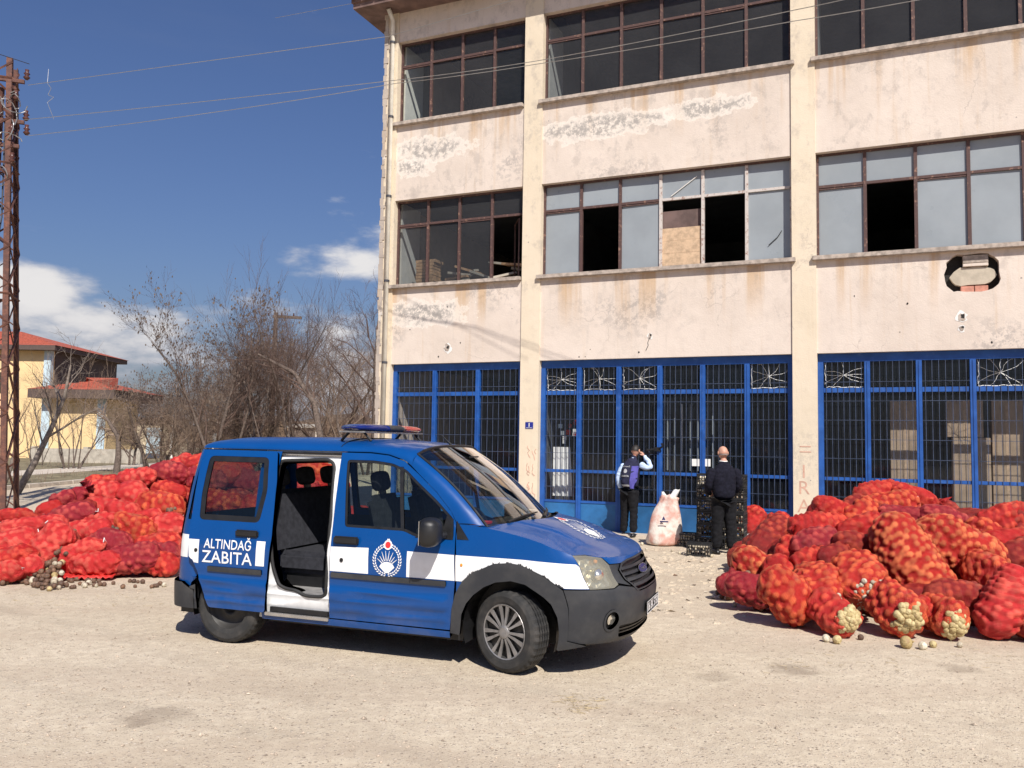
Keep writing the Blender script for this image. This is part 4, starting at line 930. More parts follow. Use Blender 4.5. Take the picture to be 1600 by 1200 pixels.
for sgn in (-1, 1):
    f = SF(sgn)
    # front door
    d = skin('front_door', [densify(DOOR), DWIN], f, M['paint'], van); vans['door', sgn] = d
    skin('window_rubber', [DWIN, inset(DWIN, .022)], f, M['black'], d, off=-.003)
    wn_ = skin('window', [inset(DWIN, .018)], f, M['carglass'], d, thick=0, off=-.008)
    skin('window_bar', [[(-.965, 1.06), (-.935, 1.06), (-1.01, 1.60), (-1.045, 1.60)]], f, M['black'], d, off=.0)
    skin('sail_trim', [[(-.49, 1.025), (-.83, 1.025), (-.80, 1.06), (-.66, 1.08), (-.58, 1.13), (-.56, 1.22), (-.50, 1.19)]], f, M['black'], d, off=.004)
    skin('rub_strip', [roundpoly([(-1.60, .648), (-1.60, .692), (-.53, .692), (-.53, .648)], .01, 2)], f, M['plastic'], d, off=.012)
    skin('stripe', [densify([(-1.613, .70), (-1.613, .905), (-1.25, .915), (-1.245, .70)], .2)], f, M['vinyl'], d, thick=0, off=.0018)
    skin('stripe', [densify([(-.89, .70), (-.89, .91), (-.468, .905), (-.456, .70)], .2)], f, M['vinyl'], d, thick=0, off=.0018)
    h = MB(); 
    for (x0, z0, x1, z1, o) in ((-1.58, .935, -1.34, 1.0, .012),): h.box((x0, sgn * (.90), z0), (x1, sgn * (.935), z1))
    h.build('handle', M['black'], d, bevel=.012)
    MB().lathe([(0, 0), (.016, 0), (.018, .004)], 12, 'y', T=Matrix.Translation((-1.50, sgn * .914, .80)) @ Matrix.Scale(-sgn * -1, 4)).build('lock', M['black'], d)
    # fender
    HLr = [(s_of(.50, .82, .955), .955), (s_of(.555, .81, .87), .87), (s_of(.635, .80, .70), .70)]
    FEN = [(-.445, .50), (-.44, .71), (-.45, .90), (-.465, 1.05), (-.46, 1.15), (-.29, 1.14), (-.1, 1.118), (0, 1.10), (.13, 1.075), (.25, 1.045), (s_of(.36, .9, 1.0), 1.005), (s_of(.44, .85, .98), .98)] + HLr + [(.42, .70), (.35, .72), (.28, .775), (.19, .82), (.10, .85), (.01, .86), (-.12, .845), (-.24, .79), (-.32, .75), (-.38, .70), (-.43, .60)]
    fe = skin('front_fender', [densify(FEN)], f, M['paint'], van)
    skin('stripe', [densify([(-.449, .70), (-.455, .905), (.11, .905), (s_of(.53, .82, .885), .888)] + [(HLr[1][0] - .004, .87), (HLr[2][0] - .004, .705)] + [(.42, .705), (.35, .725), (.28, .78), (.19, .825), (.10, .855), (.01, .865), (-.12, .85), (-.24, .795), (-.32, .755), (-.375, .70)], .06)], f, M['vinyl'], fe, thick=0, off=.0018)
    tb = MB(); rt_ = random.Random(6)
    for k in range(46):                                     # vinyl torn away along the arch
        f_ = rt_.random(); i_ = int(f_ * 9); A = [(.42, .705), (.35, .735), (.28, .79), (.19, .835), (.10, .865), (.01, .875), (-.12, .86), (-.24, .805), (-.32, .765), (-.375, .71), (-.40, .69)]; a_, b_ = A[i_], A[i_ + 1]; q_ = rt_.random(); x = a_[0] + (b_[0] - a_[0]) * q_; z = a_[1] + (b_[1] - a_[1]) * q_ + .004; r_ = rt_.uniform(.004, .012)
        tb.add([f(x - r_, z - .01, .004), f(x + r_, z - .01, .004), f(x + rt_.uniform(-r_, r_), z + r_ * .9, .004)], [(0, 1, 2)])
    tb.build('torn_edge', M['plastic'], fe)
    MB().sphere((-.40, sgn * .912, .83), (.012, .006, .014), 8, 5).build('repeater', M['amber'], fe)
    skin('sail_trim', [[(-.455, 1.03), (-.47, 1.18), (-.35, 1.03)]], f, M['black'], fe, off=.003)
    INN = [(-.405, .30), (-.39, .44), (-.35, .53), (-.29, .60), (-.20, .67), (-.10, .715), (.03, .735), (.15, .715), (.25, .66), (.32, .58), (.365, .48), (.385, .36), (.385, .23)]
    OUT = [(s_of(.60, .76, .26), .26), (.455, .30), (.45, .40), (.44, .55), (.405, .69), (.35, .735), (.28, .79), (.19, .835), (.10, .865), (.01, .875), (-.12, .86), (-.24, .805), (-.32, .765), (-.385, .705), (-.445, .60), (-.475, .48), (-.49, .28)]
    skin('wheel_arch_flare', [densify([(.40, .22)] + OUT + [(-.41, .27)] + INN, .06)], f, M['plastic'], van, thick=.03, off=.014)
    # sill
    skin('side_sill', [densify([(-2.30, .235), (-2.30, .292), (-1.0, .290), (-.50, .288), (-.50, .235)], .1)], f, M['paint'], van, off=.0, thick=.05)
    # rear quarter with wheel arch
    ARC = [(-2.664 + .40 * math.cos(R_(a)), .335 + .40 * math.sin(R_(a))) for a in range(0, 181, 12)]
    if sgn < 0:
        Q = [(-2.25, .30), (-2.25, 1.70), (-3.30, 1.70), (-3.30, .40), (-3.08, .36)] + ARC[::-1]
        QW = roundpoly([(-2.42, 1.06), (-2.44, 1.64), (-3.165, 1.64), (-3.20, 1.06)], .03, 3)
        q = skin('rear_quarter', [densify(Q), QW], f, M['paint'], van, step=.05)
        skin('quarter_window', [inset(QW, -.004)], f, M['carglass'], q, thick=0, off=-.006)
        skin('stripe', [densify([(-3.09, .72), (-3.09, .925), (-3.32, .925), (-3.32, .72)], .03)], f, M['vinyl'], q, thick=0, off=.0018, step=.03)
        # white inner frame of the open doorway
        OP = roundpoly([(-2.28, 1.08), (-2.27, 1.615), (-1.78, 1.64), (-1.705, 1.60), (-1.665, 1.1), (-1.665, .50), (-1.70, .465), (-1.88, .462), (-1.96, .50), (-2.09, .51), (-2.16, .56), (-2.21, .70)], .05, 4)
        fr_ = skin('door_frame', [densify([(-2.44, .24), (-2.44, 1.715), (-1.60, 1.715), (-1.60, .24)], .1), OP], f, M['innerwhite'], van, off=-.035, thick=.10)
        pts = [f(a, b, -.036) for (a, b) in OP]; MB().tube(pts + pts[:1], .016, 6, cap=False).build('door_seal', M['rubber'], fr_, smooth=True)
        MB().tube([f(-1.64, 1.69, -.012), f(-2.4, 1.69, -.012)], .010, 6).build('door_rail', M['black'], fr_)
        MB().tube([f(-1.64, 1.675, -.012), f(-2.4, 1.675, -.012)], .006, 6).build('door_rail', M['chrome'], fr_)
        MB().box((-2.22, -.875, .305), (-1.64, -.84, .345)).build('door_rail', M['black'], fr_)
        MB().box((-2.26, -.90, .270), (-1.62, -.80, .300)).build('step_plate', M['chrome'], fr_, bevel=.004)
        OFF = .052; SW = SWIN; par = van
        sd = skin('sliding_door', [densify(SDOOR), SWIN], f, M['paint'], van, off=OFF, thick=.03)
    else:
        OFF = 0.0; sh = .62
        SDOOR2 = [(a + sh, b) for a, b in roundpoly([(-2.26, .30), (-2.255, 1.70), (-3.06, 1.70), (-3.045, 1.4), (-3.03, .90), (-3.02, .74), (-2.95, .62), (-2.83, .30)], .03, 3)]; SW = [(a + sh, b) for a, b in SWIN]
        sd = skin('sliding_door', [densify(SDOOR2), SW], f, M['paint'], van)
        Q = [(-2.28, .30), (-2.45, .95), (-2.455, 1.70), (-3.30, 1.70), (-3.30, .40), (-3.08, .36)] + ARC[::-1]
        QW = roundpoly([(-2.55, 1.07), (-2.55, 1.64), (-3.10, 1.64), (-3.15, 1.07)], .05, 3)
        q = skin('rear_quarter', [densify(Q), QW], f, M['paint'], van, step=.05); skin('quarter_window', [inset(QW, -.004)], f, M['carglass'], q, thick=0, off=-.006)
        skin('stripe', [densify([(-2.48, .70), (-2.48, .91), (-3.32, .91), (-3.32, .70)], .05)], f, M['vinyl'], q, thick=0, off=.0018, step=.03)
    vans['slide', sgn] = sd
    skin('window_rubber', [SW, inset(SW, .05 if sgn < 0 else .02)], f, M['black'], sd, off=OFF - .003)
    skin('window', [inset(SW, .018)], f, M['carglass'], sd, thick=0, off=OFF - .009)
    if sgn < 0:
        skin('rub_strip', [roundpoly([(-2.83, .622), (-2.83, .668), (-2.26, .668), (-2.26, .622)], .01, 2)], f, M['plastic'], sd, off=OFF + .012)
        skin('stripe', [densify([(-2.935, .685), (-2.935, .895), (-3.028, .895), (-3.018, .74), (-2.985, .69)], .04)], f, M['vinyl'], sd, thick=0, off=OFF + .002, step=.03)
        skin('stripe', [densify([(-2.33, .70), (-2.325, .915), (-2.235, .915), (-2.24, .70)], .2)], f, M['vinyl'], sd, thick=0, off=OFF + .002)
        MB().box((-2.55, -.975, .945), (-2.31, -.945, 1.005)).build('handle', M['black'], sd, bevel=.012)
        MB().lathe([(0, 0), (.017, 0), (.018, .006)], 12, 'y', T=Matrix.Translation((-2.965, -.968, .80))).build('lock', M['black'], sd)
        for body, zc, size, bold, wd in [(a_, b_, c_, k_, d_) for (a_, b_, c_, d_) in (('ALTINDA\u011e', .862, .118, .50), ('ZABITA', .745, .150, .53)) for k_ in range(4)]:
            TV, TF = text_mesh(body, size, 0); TV = [(v[0] + (bold - 1.5) * size * .040, v[1] + ((bold % 2) - .5) * size * .02, 0) for v in TV]; x0 = min(v[0] for v in TV); x1 = max(v[0] for v in TV); k_ = wd / (x1 - x0)
            VV = [f(-2.63 + (v[0] - (x0 + x1) / 2) * k_, zc + v[1], OFF + .0035 + bold * .0004) for v in TV]
            link('lettering', mesh('lettering', VV, TF), M['vinyl'], sd)
    else:
        skin('stripe', [densify([(-1.63, .70), (-1.63, .91), (-2.40, .91), (-2.40, .70)], .2)], f, M['vinyl'], sd, thick=0, off=.002)
# tail wrap: bumper and rear face
def tail(a, b, o=0.0):                     # a: -1..1 across the tail
    s_ = -3.0 - 90 * KDEG + abs(a) * 90 * KDEG; return Uf(s_, b, -1 if a <= 0 else 1, o)
k0 = 1 - (.30 / (90 * KDEG))
RW = roundpoly([(-.44, 1.08), (-.42, 1.60), (.42, 1.60), (.44, 1.08)], .05)
rb = skin('rear_face', [densify([(-k0, .42), (-k0, 1.70), (k0, 1.70), (k0, .42)], .12), RW], tail, M['paint'], van)
skin('rear_window', [inset(RW, -.004)], tail, M['carglass'], rb, off=-.006, thick=0)
for a in (-1, 1): skin('tail_lamp', [[(a * .66, .9), (a * .66, 1.45), (a * .62, 1.45), (a * .58, .9)]], tail, M['lampred'], rb, off=.01)
skin('rear_bumper', [densify([(-1.0, .27), (-1.0, .44), (-.9, .50), (.9, .50), (1.0, .44), (1.0, .27)], .1)], lambda a, b, o=0.0: tail(a, b, o) , M['plastic'], van, off=.035, thick=.04)
for sg in (-1, 1): skin('bumper_corner', [densify([(-3.05, .27), (-3.06, .44), (-2.985, .49), (-2.97, .27)], .05)], SF(sg), M['plastic'], van, off=.03, thick=.03)
# nose: bumper, lamps, grille, lip of the bonnet
def nz_(x, y, z): return -(S0 - s_of(x, y, z))
L = [(-(S0 - .405), .69)]
BUM_R = [(-(S0 - .455), .28), (-(S0 - .45), .40), (-(S0 - .445), .55), (-(S0 - .41), .692), (nz_(.635, .80, .694), .694), (nz_(.78, .64, .694), .694), (nz_(.80, .585, .715), .715), (nz_(.86, .44, .69), .69), (nz_(.89, .34, .655), .655), (-.25, .645)]
BUM = BUM_R + [(-a, b) for a, b in reversed(BUM_R)] + [(.30, .26), (-.30, .26)]
def circ(cx, cy, rx, ry, n=18): return [(cx + rx * math.cos(6.2832 * k / n), cy + ry * math.sin(6.2832 * k / n)) for k in range(n)]
uF = nz_(.77, .65, .45); FOG = [circ(uF, .45, .075, .075), circ(-uF, .45, .075, .075)]
INT = roundpoly([(-.46, .30), (-.50, .40), (.50, .40), (.46, .30)], .03, 3)
bp = skin('front_bumper', [densify(BUM, .06)] + FOG + [INT], VN, M['plastic'], van, step=.06, thick=.035)
skin('lower_intake', [densify(inset(INT, -.02), .1)], VN, M['black'], bp, off=-.04, thick=0)
for z in (.335, .365): skin('intake_bar', [densify([(-.47, z - .006), (-.47, z + .006), (.47, z + .006), (.47, z - .006)], .1)], VN, M['black'], bp, off=-.015)
for u in (uF, -uF):
    skin('fog_recess', [circ(u, .45, .082, .082)], VN, M['black'], bp, off=-.035, thick=0)
    skin('fog_lamp', [circ(u + (.012 if u < 0 else -.012), .45, .042, .042)], VN, M['reflector'], bp, off=-.026)
    skin('fog_ring', [circ(u, .45, .088, .088), circ(u, .45, .070, .070)], VN, M['plastic'], bp, off=.006)
HL = [(nz_(.50, .82, .955), .955), (nz_(.58, .74, .953), .953), (nz_(.66, .62, .935), .93), (nz_(.71, .575, .87), .87), (nz_(.795, .585, .725), .725), (nz_(.78, .64, .70), .703), (nz_(.635, .80, .70), .70), (nz_(.555, .81, .87), .87)]
GR_R = [(nz_(.875, .36, .66), .668), (nz_(.84, .47, .75), .75), (nz_(.815, .50, .81), .815), (nz_(.80, .43, .87), .862), (-.2, .878)]
GR = GR_R + [(-a, b) for a, b in reversed(GR_R)]
gl_ = skin('grille', [densify(GR, .06)], VN, M['black'], van, off=-.035, thick=0)
skin('grille_surround', [densify([(a * 1.05, b + (.012 if b > .8 else -.012 if b < .7 else 0)) for a, b in GR], .06), densify(GR, .06)], VN, M['plastic'], gl_, off=.004)
for sg in (1, -1):
    skin('grille_cheek', [densify([(sg * (HL[3][0] + .004), .885), (sg * (HL[4][0] + .004), .735), (sg * (GR_R[0][0] - .03), .69), (sg * (GR_R[1][0] - .012), .75), (sg * (GR_R[2][0] - .012), .815), (sg * (GR_R[3][0] - .01), .866)], .05)], VN, M['plastic'], gl_, off=-.012)
for k in range(4):
    z = .70 + .043 * k; w = np.interp(z, [.668, .75, .815, .862], [abs(p[0]) for p in GR_R[:4]]) - .01
    skin('grille_bar', [densify([(-w, z - .012), (-w, z + .010), (w, z + .010), (w, z - .012)], .08)], VN, M['plastic'], gl_, off=-.004, thick=.025)
# oval badge with script mark
eb = skin('badge', [circ(0, .785, .085, .034, 20)], VN, M['chrome'], gl_, off=.006)
skin('badge_field', [circ(0, .785, .077, .028, 20)], VN, M['navyprint'], eb, off=.008, thick=0)
TV, TF = text_mesh('Ford', .045, .0005); link('badge_script', mesh('badge_script', [VN(v[0] * 1.0, .785 + v[1], .0105) for v in TV], TF), M['chrome'], eb)
# number plate
PXP = VN(0, .50).x + .002
pl = MB().box((PXP, -.26, .435), (PXP + .012, .26, .545)).build('number_plate', M['plateblack'], bp, bevel=.003)
TV, TF = text_mesh('06 BK 5750', .095, .003); x0 = min(v[0] for v in TV); x1 = max(v[0] for v in TV)
link('plate_lettering', mesh('plate_lettering', [(PXP + .0135, (v[0] - (x0 + x1) / 2) * .46 / (x1 - x0), .49 + v[1]) for v in TV], TF), M['vinyl'], pl)
fm = MB(); 
for (y0, y1, z0, z1) in ((-.255, .255, .44, .445), (-.255, .255, .535, .54), (-.255, -.25, .44, .54), (.25, .255, .44, .54)): fm.box((PXP + .012, y0, z0), (PXP + .014, y1, z1))
fm.build('plate_border', M['vinyl'], pl)
# headlamps
for sg in (1, -1):
    hl = [(a * sg, b) for a, b in HL]
    h = skin('headlight', [densify(hl, .04)], VN, M['haze_lens'], van, off=.002, thick=0, step=.04)
    skin('reflector', [densify(hl, .04)], VN, M['reflector'], h, off=-.05, thick=0, step=.04)
    skin('lamp_rim', [densify(inset(hl, -.006), .05), densify(inset(hl, .008), .05)], VN, M['black'], h, off=-.004, thick=.03)
    c = VN((HL[3][0] + HL[6][0]) / 2 * sg, .80, -.03); MB().sphere(tuple(c), (.05, .06, .055), 14, 9).build('bulb_shield', M['reflector'], h, smooth=True)
    c = VN(HL[2][0] * sg - .07 * sg, .90, -.03); MB().sphere(tuple(c), .018, 8, 6).build('indicator_bulb', M['amber'], h)
# shoulder line shared by fender, bonnet and lip
def zsh(s_): return float(np.interp(s_, [-.46, -.29, -.1, 0, .13, .25, s_of(.36, .9, 1.0), s_of(.44, .85, .98), s_of(.50, .82, .955), s_of(.60, .74, .945), S0 - .45, S0], [1.15, 1.14, 1.118, 1.10, 1.075, 1.045, 1.005, .98, .957, .95, .925, .905]))
edge = []
for k in range(90):
    s_ = -.32 + (S0 - 1e-4 + .32) * k / 89; p = Uf(s_, zsh(s_), -1, 0); edge.append((p.x, abs(p.y), p.z))
EX = [p[0] for p in edge]; EY = [p[1] for p in edge]; EZ = [p[2] for p in edge]
def Hd(x, y, o=0.0):
    ye = max(float(np.interp(x, EX, EY)), 1e-3); ze = float(np.interp(x, EX, EZ)); r = min(1.0, abs(y) / ye)
    cr = float(np.interp(x, [-.3, 0, .3, .55, .7, .80], [.060, .070, .072, .048, .022, .0]))
    st = 1 / (1 + math.exp((abs(y) - (.56 - .10 * (x + .3))) / .022)); fade = max(0, min(1, (.72 - x) / .35))
    return Vector((x, y, ze + cr * (1 - r ** 2.4) + .016 * st * fade + o))
def hx(y): return .085 - .37 * (y / .85) ** 2
rear = [(hx(y), y) for y in np.linspace(-.845, .845, 17)]
HOOD = rear + [(x, y) for x, y in zip(EX, EY) if x > hx(.85) + .03] + [(x, -y) for x, y in reversed(list(zip(EX, EY))) if x > hx(.85) + .03]
def HdP(a, b, o=0.0): return Hd(a, b, o)
hood = skin('bonnet', [HOOD], HdP, M['paint'], van, step=.06, thick=0)
LIP_R = [(HL[1][0] + .005, .95), (HL[2][0] + .012, .93), (HL[3][0] + .012, .878), (nz_(.80, .46, .87), .872), (-.2, .89)]
LIP = [(nz_(.58, .74, .95), .951)] + LIP_R[1:] + [(-a, b) for a, b in reversed(LIP_R[1:])] + [(-nz_(.58, .74, .95), .951)] + [(u, zsh(S0 - abs(u))) for u in np.linspace(-nz_(.58, .74, .95) - .02, nz_(.58, .74, .95) + .02, 18)]
skin('bonnet_lip', [LIP], VN, M['paint'], hood, step=.06, thick=.01)
skin('nose_backing', [densify([(-(S0 - .45), .24), (-(S0 - .45), .96), (-.9, .93), (.9, .93), (S0 - .45, .96), (S0 - .45, .24)], .1)], VN, M['black'], van, off=-.075, thick=0)
# municipal crest: wreath of leaves, fan of rays, half sun, red medallion
def crest(fm_, parent, R):
    """fm_(x,y,o) lays crest coordinates on a surface"""
    def poly(name, pts, mat, o): return link(name, mesh(name, [fm_(p[0] * R, p[1] * R, o) for p in pts], [tuple(range(len(pts)))]), M[mat], parent)
    lv = MB(); n = 15
    for sd_ in (-1, 1):
        for k in range(n):
            a = R_(-80 + 150 * k / (n - 1)); 
            for (rad, ln, tw) in ((.98, .17, .55), (.84, .15, -.35)):
                cx, cy = sd_ * math.cos(a) * rad * .97, math.sin(a) * rad; d = a + math.pi / 2 + (-tw if rad > .9 else -tw)
                dx, dy = sd_ * math.cos(d), math.sin(d); nx, ny = -dy, dx
                pts = [(cx - dx * ln * .6, cy - dy * ln * .6), (cx + nx * .045, cy + ny * .045), (cx + dx * ln * .6, cy + dy * ln * .6), (cx - nx * .045, cy - ny * .045)]
                b = [fm_(p[0] * R, p[1] * R, .0032) for p in pts]; lv.add(b, [(0, 1, 2, 3)])
    lv.build('crest_wreath', M['vinyl'], parent)
    ry = MB()
    for k in range(8):
        a = R_(90 + (k - 3.5) * 15); r0, r1 = .42, 1.02 if abs(k - 3.5) < 2 else .85; c = (0, -.45); nx, ny = -math.sin(a) * .028, math.cos(a) * .028
        pts = [(c[0] + math.cos(a) * r0 + nx, c[1] + math.sin(a) * r0 + ny), (c[0] + math.cos(a) * r1 + nx * .4, c[1] + math.sin(a) * r1 + ny * .4), (c[0] + math.cos(a) * r1 - nx * .4, c[1] + math.sin(a) * r1 - ny * .4), (c[0] + math.cos(a) * r0 - nx, c[1] + math.sin(a) * r0 - ny)]
        ry.add([fm_(p[0] * R, p[1] * R, .0032) for p in pts], [(0, 1, 2, 3)])
    ry.build('crest_rays', M['vinyl'], parent)
    poly('crest_sun', [(-.52, -.42), (-.4, -.24), (-.2, -.13), (0, -.09), (.2, -.13), (.4, -.24), (.52, -.42), (.12, -.78), (-.12, -.78)], 'vinyl', .0034)
    poly('crest_shield', [(.28 * math.cos(6.283 * k / 20), .93 + .30 * math.sin(6.283 * k / 20)) for k in range(20)], 'vinyl', .0034)
    poly('crest_medallion', [(.19 * math.cos(6.283 * k / 20), .93 + .20 * math.sin(6.283 * k / 20)) for k in range(20)], 'redprint', .0046)
    poly('crest_tip', [(-.14, 1.16), (.14, 1.16), (.05, 1.32), (0, 1.25), (-.05, 1.32)], 'vinyl', .0034)
for sgn in (-1, 1):
    crest(lambda x, y, o, sgn=sgn: Uf(-1.07 + x, .825 + y, sgn, o), vans['door', sgn], .135)
crest(lambda x, y, o: Hd(.36 - y, -.0 + x * -1, o + .002), hood, .20)
# roof
def zr(x): return float(np.interp(-x, [.94, 1.01, 1.17, 1.35, 3.3], [1.61, 1.655, 1.70, 1.716, 1.712]))
def zc(x): return float(np.interp(-x, [.80, 1.1, 1.5, 2.2, 2.9, 3.1, 3.22, 3.30], [1.775, 1.81, 1.832, 1.838, 1.825, 1.80, 1.765, 1.72]))
def roofpt(xs_, c, o=0.0):
    z0 = zr(xs_); w = float(Uf(xs_, z0, -1).y * -1) if xs_ > -3.0 else float(Bz(z0) * max(0, 1 - ((-3.0 - xs_) / Ar(z0)) ** 3.2) ** (1 / 3.2)); bow = .10 * (1 - c * c) * max(0, 1 - (-xs_ - .94) / .6)
    z = z0 + (zc(xs_ + bow) - z0) * max(0.0, 1 - abs(c) ** 2.8) ** .4545
    return Vector((xs_ + bow, w * c, z + o))
def grid_obj(name, f, us, vs_, mat, parent, flip=False):
    V = []; N = []; F = []; e = 1e-3
    for u in us:
        for v in vs_:
            V.append(f(u, v)); n = (f(u + e, v) - f(u - e, v)).cross(f(u, min(v + e, 1) if v < 1 else v) - f(u, v - e if v > -1 else v)); n = n if n.length > 1e-12 else Vector((0, 0, 1)); N.append(n.normalized())
    m = len(vs_)
    if sum(n.z for n in N) < 0: N = [-n for n in N]
    for i in range(len(us) - 1):
        for j in range(m - 1):
            q = (i * m + j, i * m + j + 1, (i + 1) * m + j + 1, (i + 1) * m + j); nn = (V[q[1]] - V[q[0]]).cross(V[q[2]] - V[q[0]]); F.append(q if nn.dot(N[q[0]]) >= 0 else tuple(reversed(q)))
    me = bpy.data.meshes.new(name); me.from_pydata([tuple(v) for v in V], [], F); me.polygons.foreach_set('use_smooth', [True] * len(F)); me.normals_split_custom_set_from_vertices([tuple(n) for n in N]); me.update()
    return link(name, me, mat, parent)
cs = [-1 + 2 * k / 48 for k in range(49)]; cs = [math.copysign(abs(c) ** .75, c) for c in cs]
us_ = [-.94 - .045 * k for k in range(52)]; us_ = [u for u in us_ if u > -3.25] + [-3.255, -3.262]
roof = grid_obj('roof', roofpt, us_, cs, M['paint'], van)
MB().tube([roofpt(-1.66, c, .003) for c in cs[1:-1]], .004, 4).build('roof_seam', M['black'], roof)
# windscreen
CT = .90
def wtop(q): return roofpt(-.94, q * CT, .0)
def wbase(q): return Vector((-.005 - .21 * q * q, .82 * q, 1.135 + .012 * (1 - q * q)))
def ws(v, q, o=0.0):
    a, b = wbase(q), wtop(q); p = a.lerp(b, v); bul = .035 * math.sin(math.pi * v) ; return p + Vector((.55, 0, .83)) * bul
grid_obj('windscreen', lambda u, v: ws(u, v), [k / 12 for k in range(13)], [-1 + 2 * k / 20 for k in range(21)], M['wsglass'], van)
rim = MB()
for (c0, c1) in (((0, -1), (1, -1)), ((1, -1), (1, 1)), ((1, 1), (0, 1)), ((0, 1), (0, -1))):
    rim.tube([ws(c0[0] + (c1[0] - c0[0]) * k / 16, c0[1] + (c1[1] - c0[1]) * k / 16) for k in range(17)], .013, 5)
rim.build('windscreen_rubber', M['black'], van)
# A pillars
for sg in (-1, 1):
    D_ = [(-.465, 1.155), (-.49, 1.19), (-.53, 1.255), (-.68, 1.405), (-.86, 1.545), (-.94, 1.61)]
    dl = [0]; 
    for a, b in zip(D_[:-1], D_[1:]): dl.append(dl[-1] + math.hypot(b[0] - a[0], b[1] - a[1]))
    def ap(u, v, sg=sg):
        x = float(np.interp(u * dl[-1], dl, [p[0] for p in D_])); z = float(np.interp(u * dl[-1], dl, [p[1] for p in D_])); A = Uf(x, z, sg, 0.0)
        Bq = ws(u, sg); t = (v + 1) / 2; p = A.lerp(Bq, t); out = Vector((.25, sg * .75, .6)); return p + out * .022 * math.sin(math.pi * t)
    grid_obj('a_pillar', ap, [k / 14 for k in range(15)], [-1 + 2 * k / 6 for k in range(7)], M['paint'], van)
    fp = MB(); A = [Uf(-.465, 1.15, sg), Uf(-.29, 1.142, sg), Vector((-.25, sg * .845, 1.150)), Vector((-.215, sg * .82, 1.142))]
    fp.add(A, [(0, 1, 2, 3)]); fp.build('pillar_foot', M['paint'], van)
# cowl and wipers
cw = MB(); n = 16
for k in range(n + 1):
    y = -.83 + 1.66 * k / n; q = y / .83; a = wbase(q); h_ = Hd(hx(y), y, -.02); cw.V += [tuple(a + Vector((-.02, 0, -.03))), tuple((a + h_) / 2 + Vector((0, 0, -.02))), tuple(h_)]
for k in range(n):
    for j in range(2): b = k * 3 + j; cw.F.append((b, b + 3, b + 4, b + 1)); cw.M.append(0)
cowl = cw.build('cowl', M['black'], van)
for (y0, y1) in ((-.62, -.02), (.02, .62)):
    MB().tube([ws(.02, y0 / .82) + Vector((.03, 0, .01)), ws(.05, (y0 + y1) / 1.64) + Vector((.015, 0, .02)), ws(.07, y1 / .82) + Vector((.01, 0, .012))], [.014, .011, .006], 5).build('wiper', M['black'], cowl)
MB().tube([roofpt(-1.0, 0, 0), roofpt(-1.0, 0, .0) + Vector((-.10, 0, .09))], [.012, .005], 6).build('aerial', M['black'], roof)
for y in (-.35, .35): MB().sphere(tuple(Hd(.02, y, .008)), (.02, .014, .01), 8, 5).build('washer_jet', M['black'], hood)
# light bar
lb = thing('light_bar', None, None); lb.parent = van; lb.location = (-1.62, 0, 1.885)
def bar_sec(y0, y1, mat, name):
    mb = MB(); ks = 8; V = []; F = []
    for k in range(ks + 1):
        y = y0 + (y1 - y0) * k / ks; e = (abs(y) / .69); w = .15 * max(.05, 1 - e ** 6) ** .5; hh = .030 * max(.15, 1 - e ** 8); zc_ = 0.008
        for a in range(14):
            t = 6.2832 * a / 14; ct, st = math.cos(t), math.sin(t); V.append((w * math.copysign(abs(ct) ** .7, ct), y, .035 + zc_ + hh * 1.25 * math.copysign(abs(st) ** .8, st)))
    for k in range(ks):
        for a in range(14): F.append((k * 14 + a, k * 14 + (a + 1) % 14, (k + 1) * 14 + (a + 1) % 14, (k + 1) * 14 + a))
    F += [tuple(range(14)), tuple(reversed(range(ks * 14, ks * 14 + 14)))]
    mb.add(V, F); return mb.build(name, mat, lb, smooth=True)
bar_sec(-.69, -.15, M['lampblue'], 'blue_cover'); bar_sec(-.1495, .1495, M['plastic'], 'centre_cover'); bar_sec(.15, .69, M['lampred'], 'red_cover')
MB().box((-.13, -.60, .0), (.13, .60, .014)).build('bar_base', M['chrome'], lb)
for y in (-.52, .52):
    for x in (-.08, .08): MB().tube([(x * 1.9, y, -.075), (x, y, .0)], .013, 6).build('bar_foot', M['black'], lb)
# mirrors
for sg in (-1, 1):
    mr = MB(); 
    T = Matrix.Translation((-.62, sg * 1.06, 1.095)) @ Matrix.Rotation(sg * R_(-14), 4, 'Z')
    mb = MB().sphere((0, 0, 0), (.10, .15, .115), 18, 12); mb.V = [tuple(T @ Vector((max(-.06, v[0]), math.copysign(abs(v[1] / .15) ** .5 * .15, v[1]), math.copysign(abs(v[2] / .115) ** .5 * .115, v[2])))) for v in mb.V]
    m_ = mb.build('wing_mirror', M['black'], van, smooth=True)
    MB().box((-.066, -.125, -.095), (-.061, .125, .095), T=T).build('mirror_glass', M['chrome'], m_)
    MB().tube([(-.56, sg * .88, 1.06), (-.60, sg * .95, 1.055), (-.62, sg * 1.0, 1.07)], .03, 8).build('mirror_arm', M['black'], m_)
# floor pan, liners, interior
pan = MB().box((-3.25, -.78, .20), (-.42, .78, .36)).box((-3.2, -.5, .3), (.7, .5, .38)).build('floor_pan', M['black'], van)
for (x, y) in ((0, -1), (0, 1), (-2.664, -1), (-2.664, 1)):
    V = []; F = []; n = 18; r = .395
    for k in range(n + 1):
        a = R_(-20 + 220 * k / n); 
        for yy in (.56, .86): V.append((x + r * math.cos(a), y * yy, .335 + r * math.sin(a)))
    for k in range(n): F.append((2 * k, 2 * k + 1, 2 * k + 3, 2 * k + 2))
    F2 = [tuple(2 * k for k in range(n + 1))]
    link('wheel_liner', mesh('wheel_liner', V, F + F2), M['black'], van)
MB().box((-3.1, -.80, .36), (-.45, .80, .46)).build('cabin_floor', M['rubber'], van)
MB().box((-2.2, -.86, .455), (-1.66, -.45, .485)).build('floor_mat', M['mat'], van, bevel=.01)
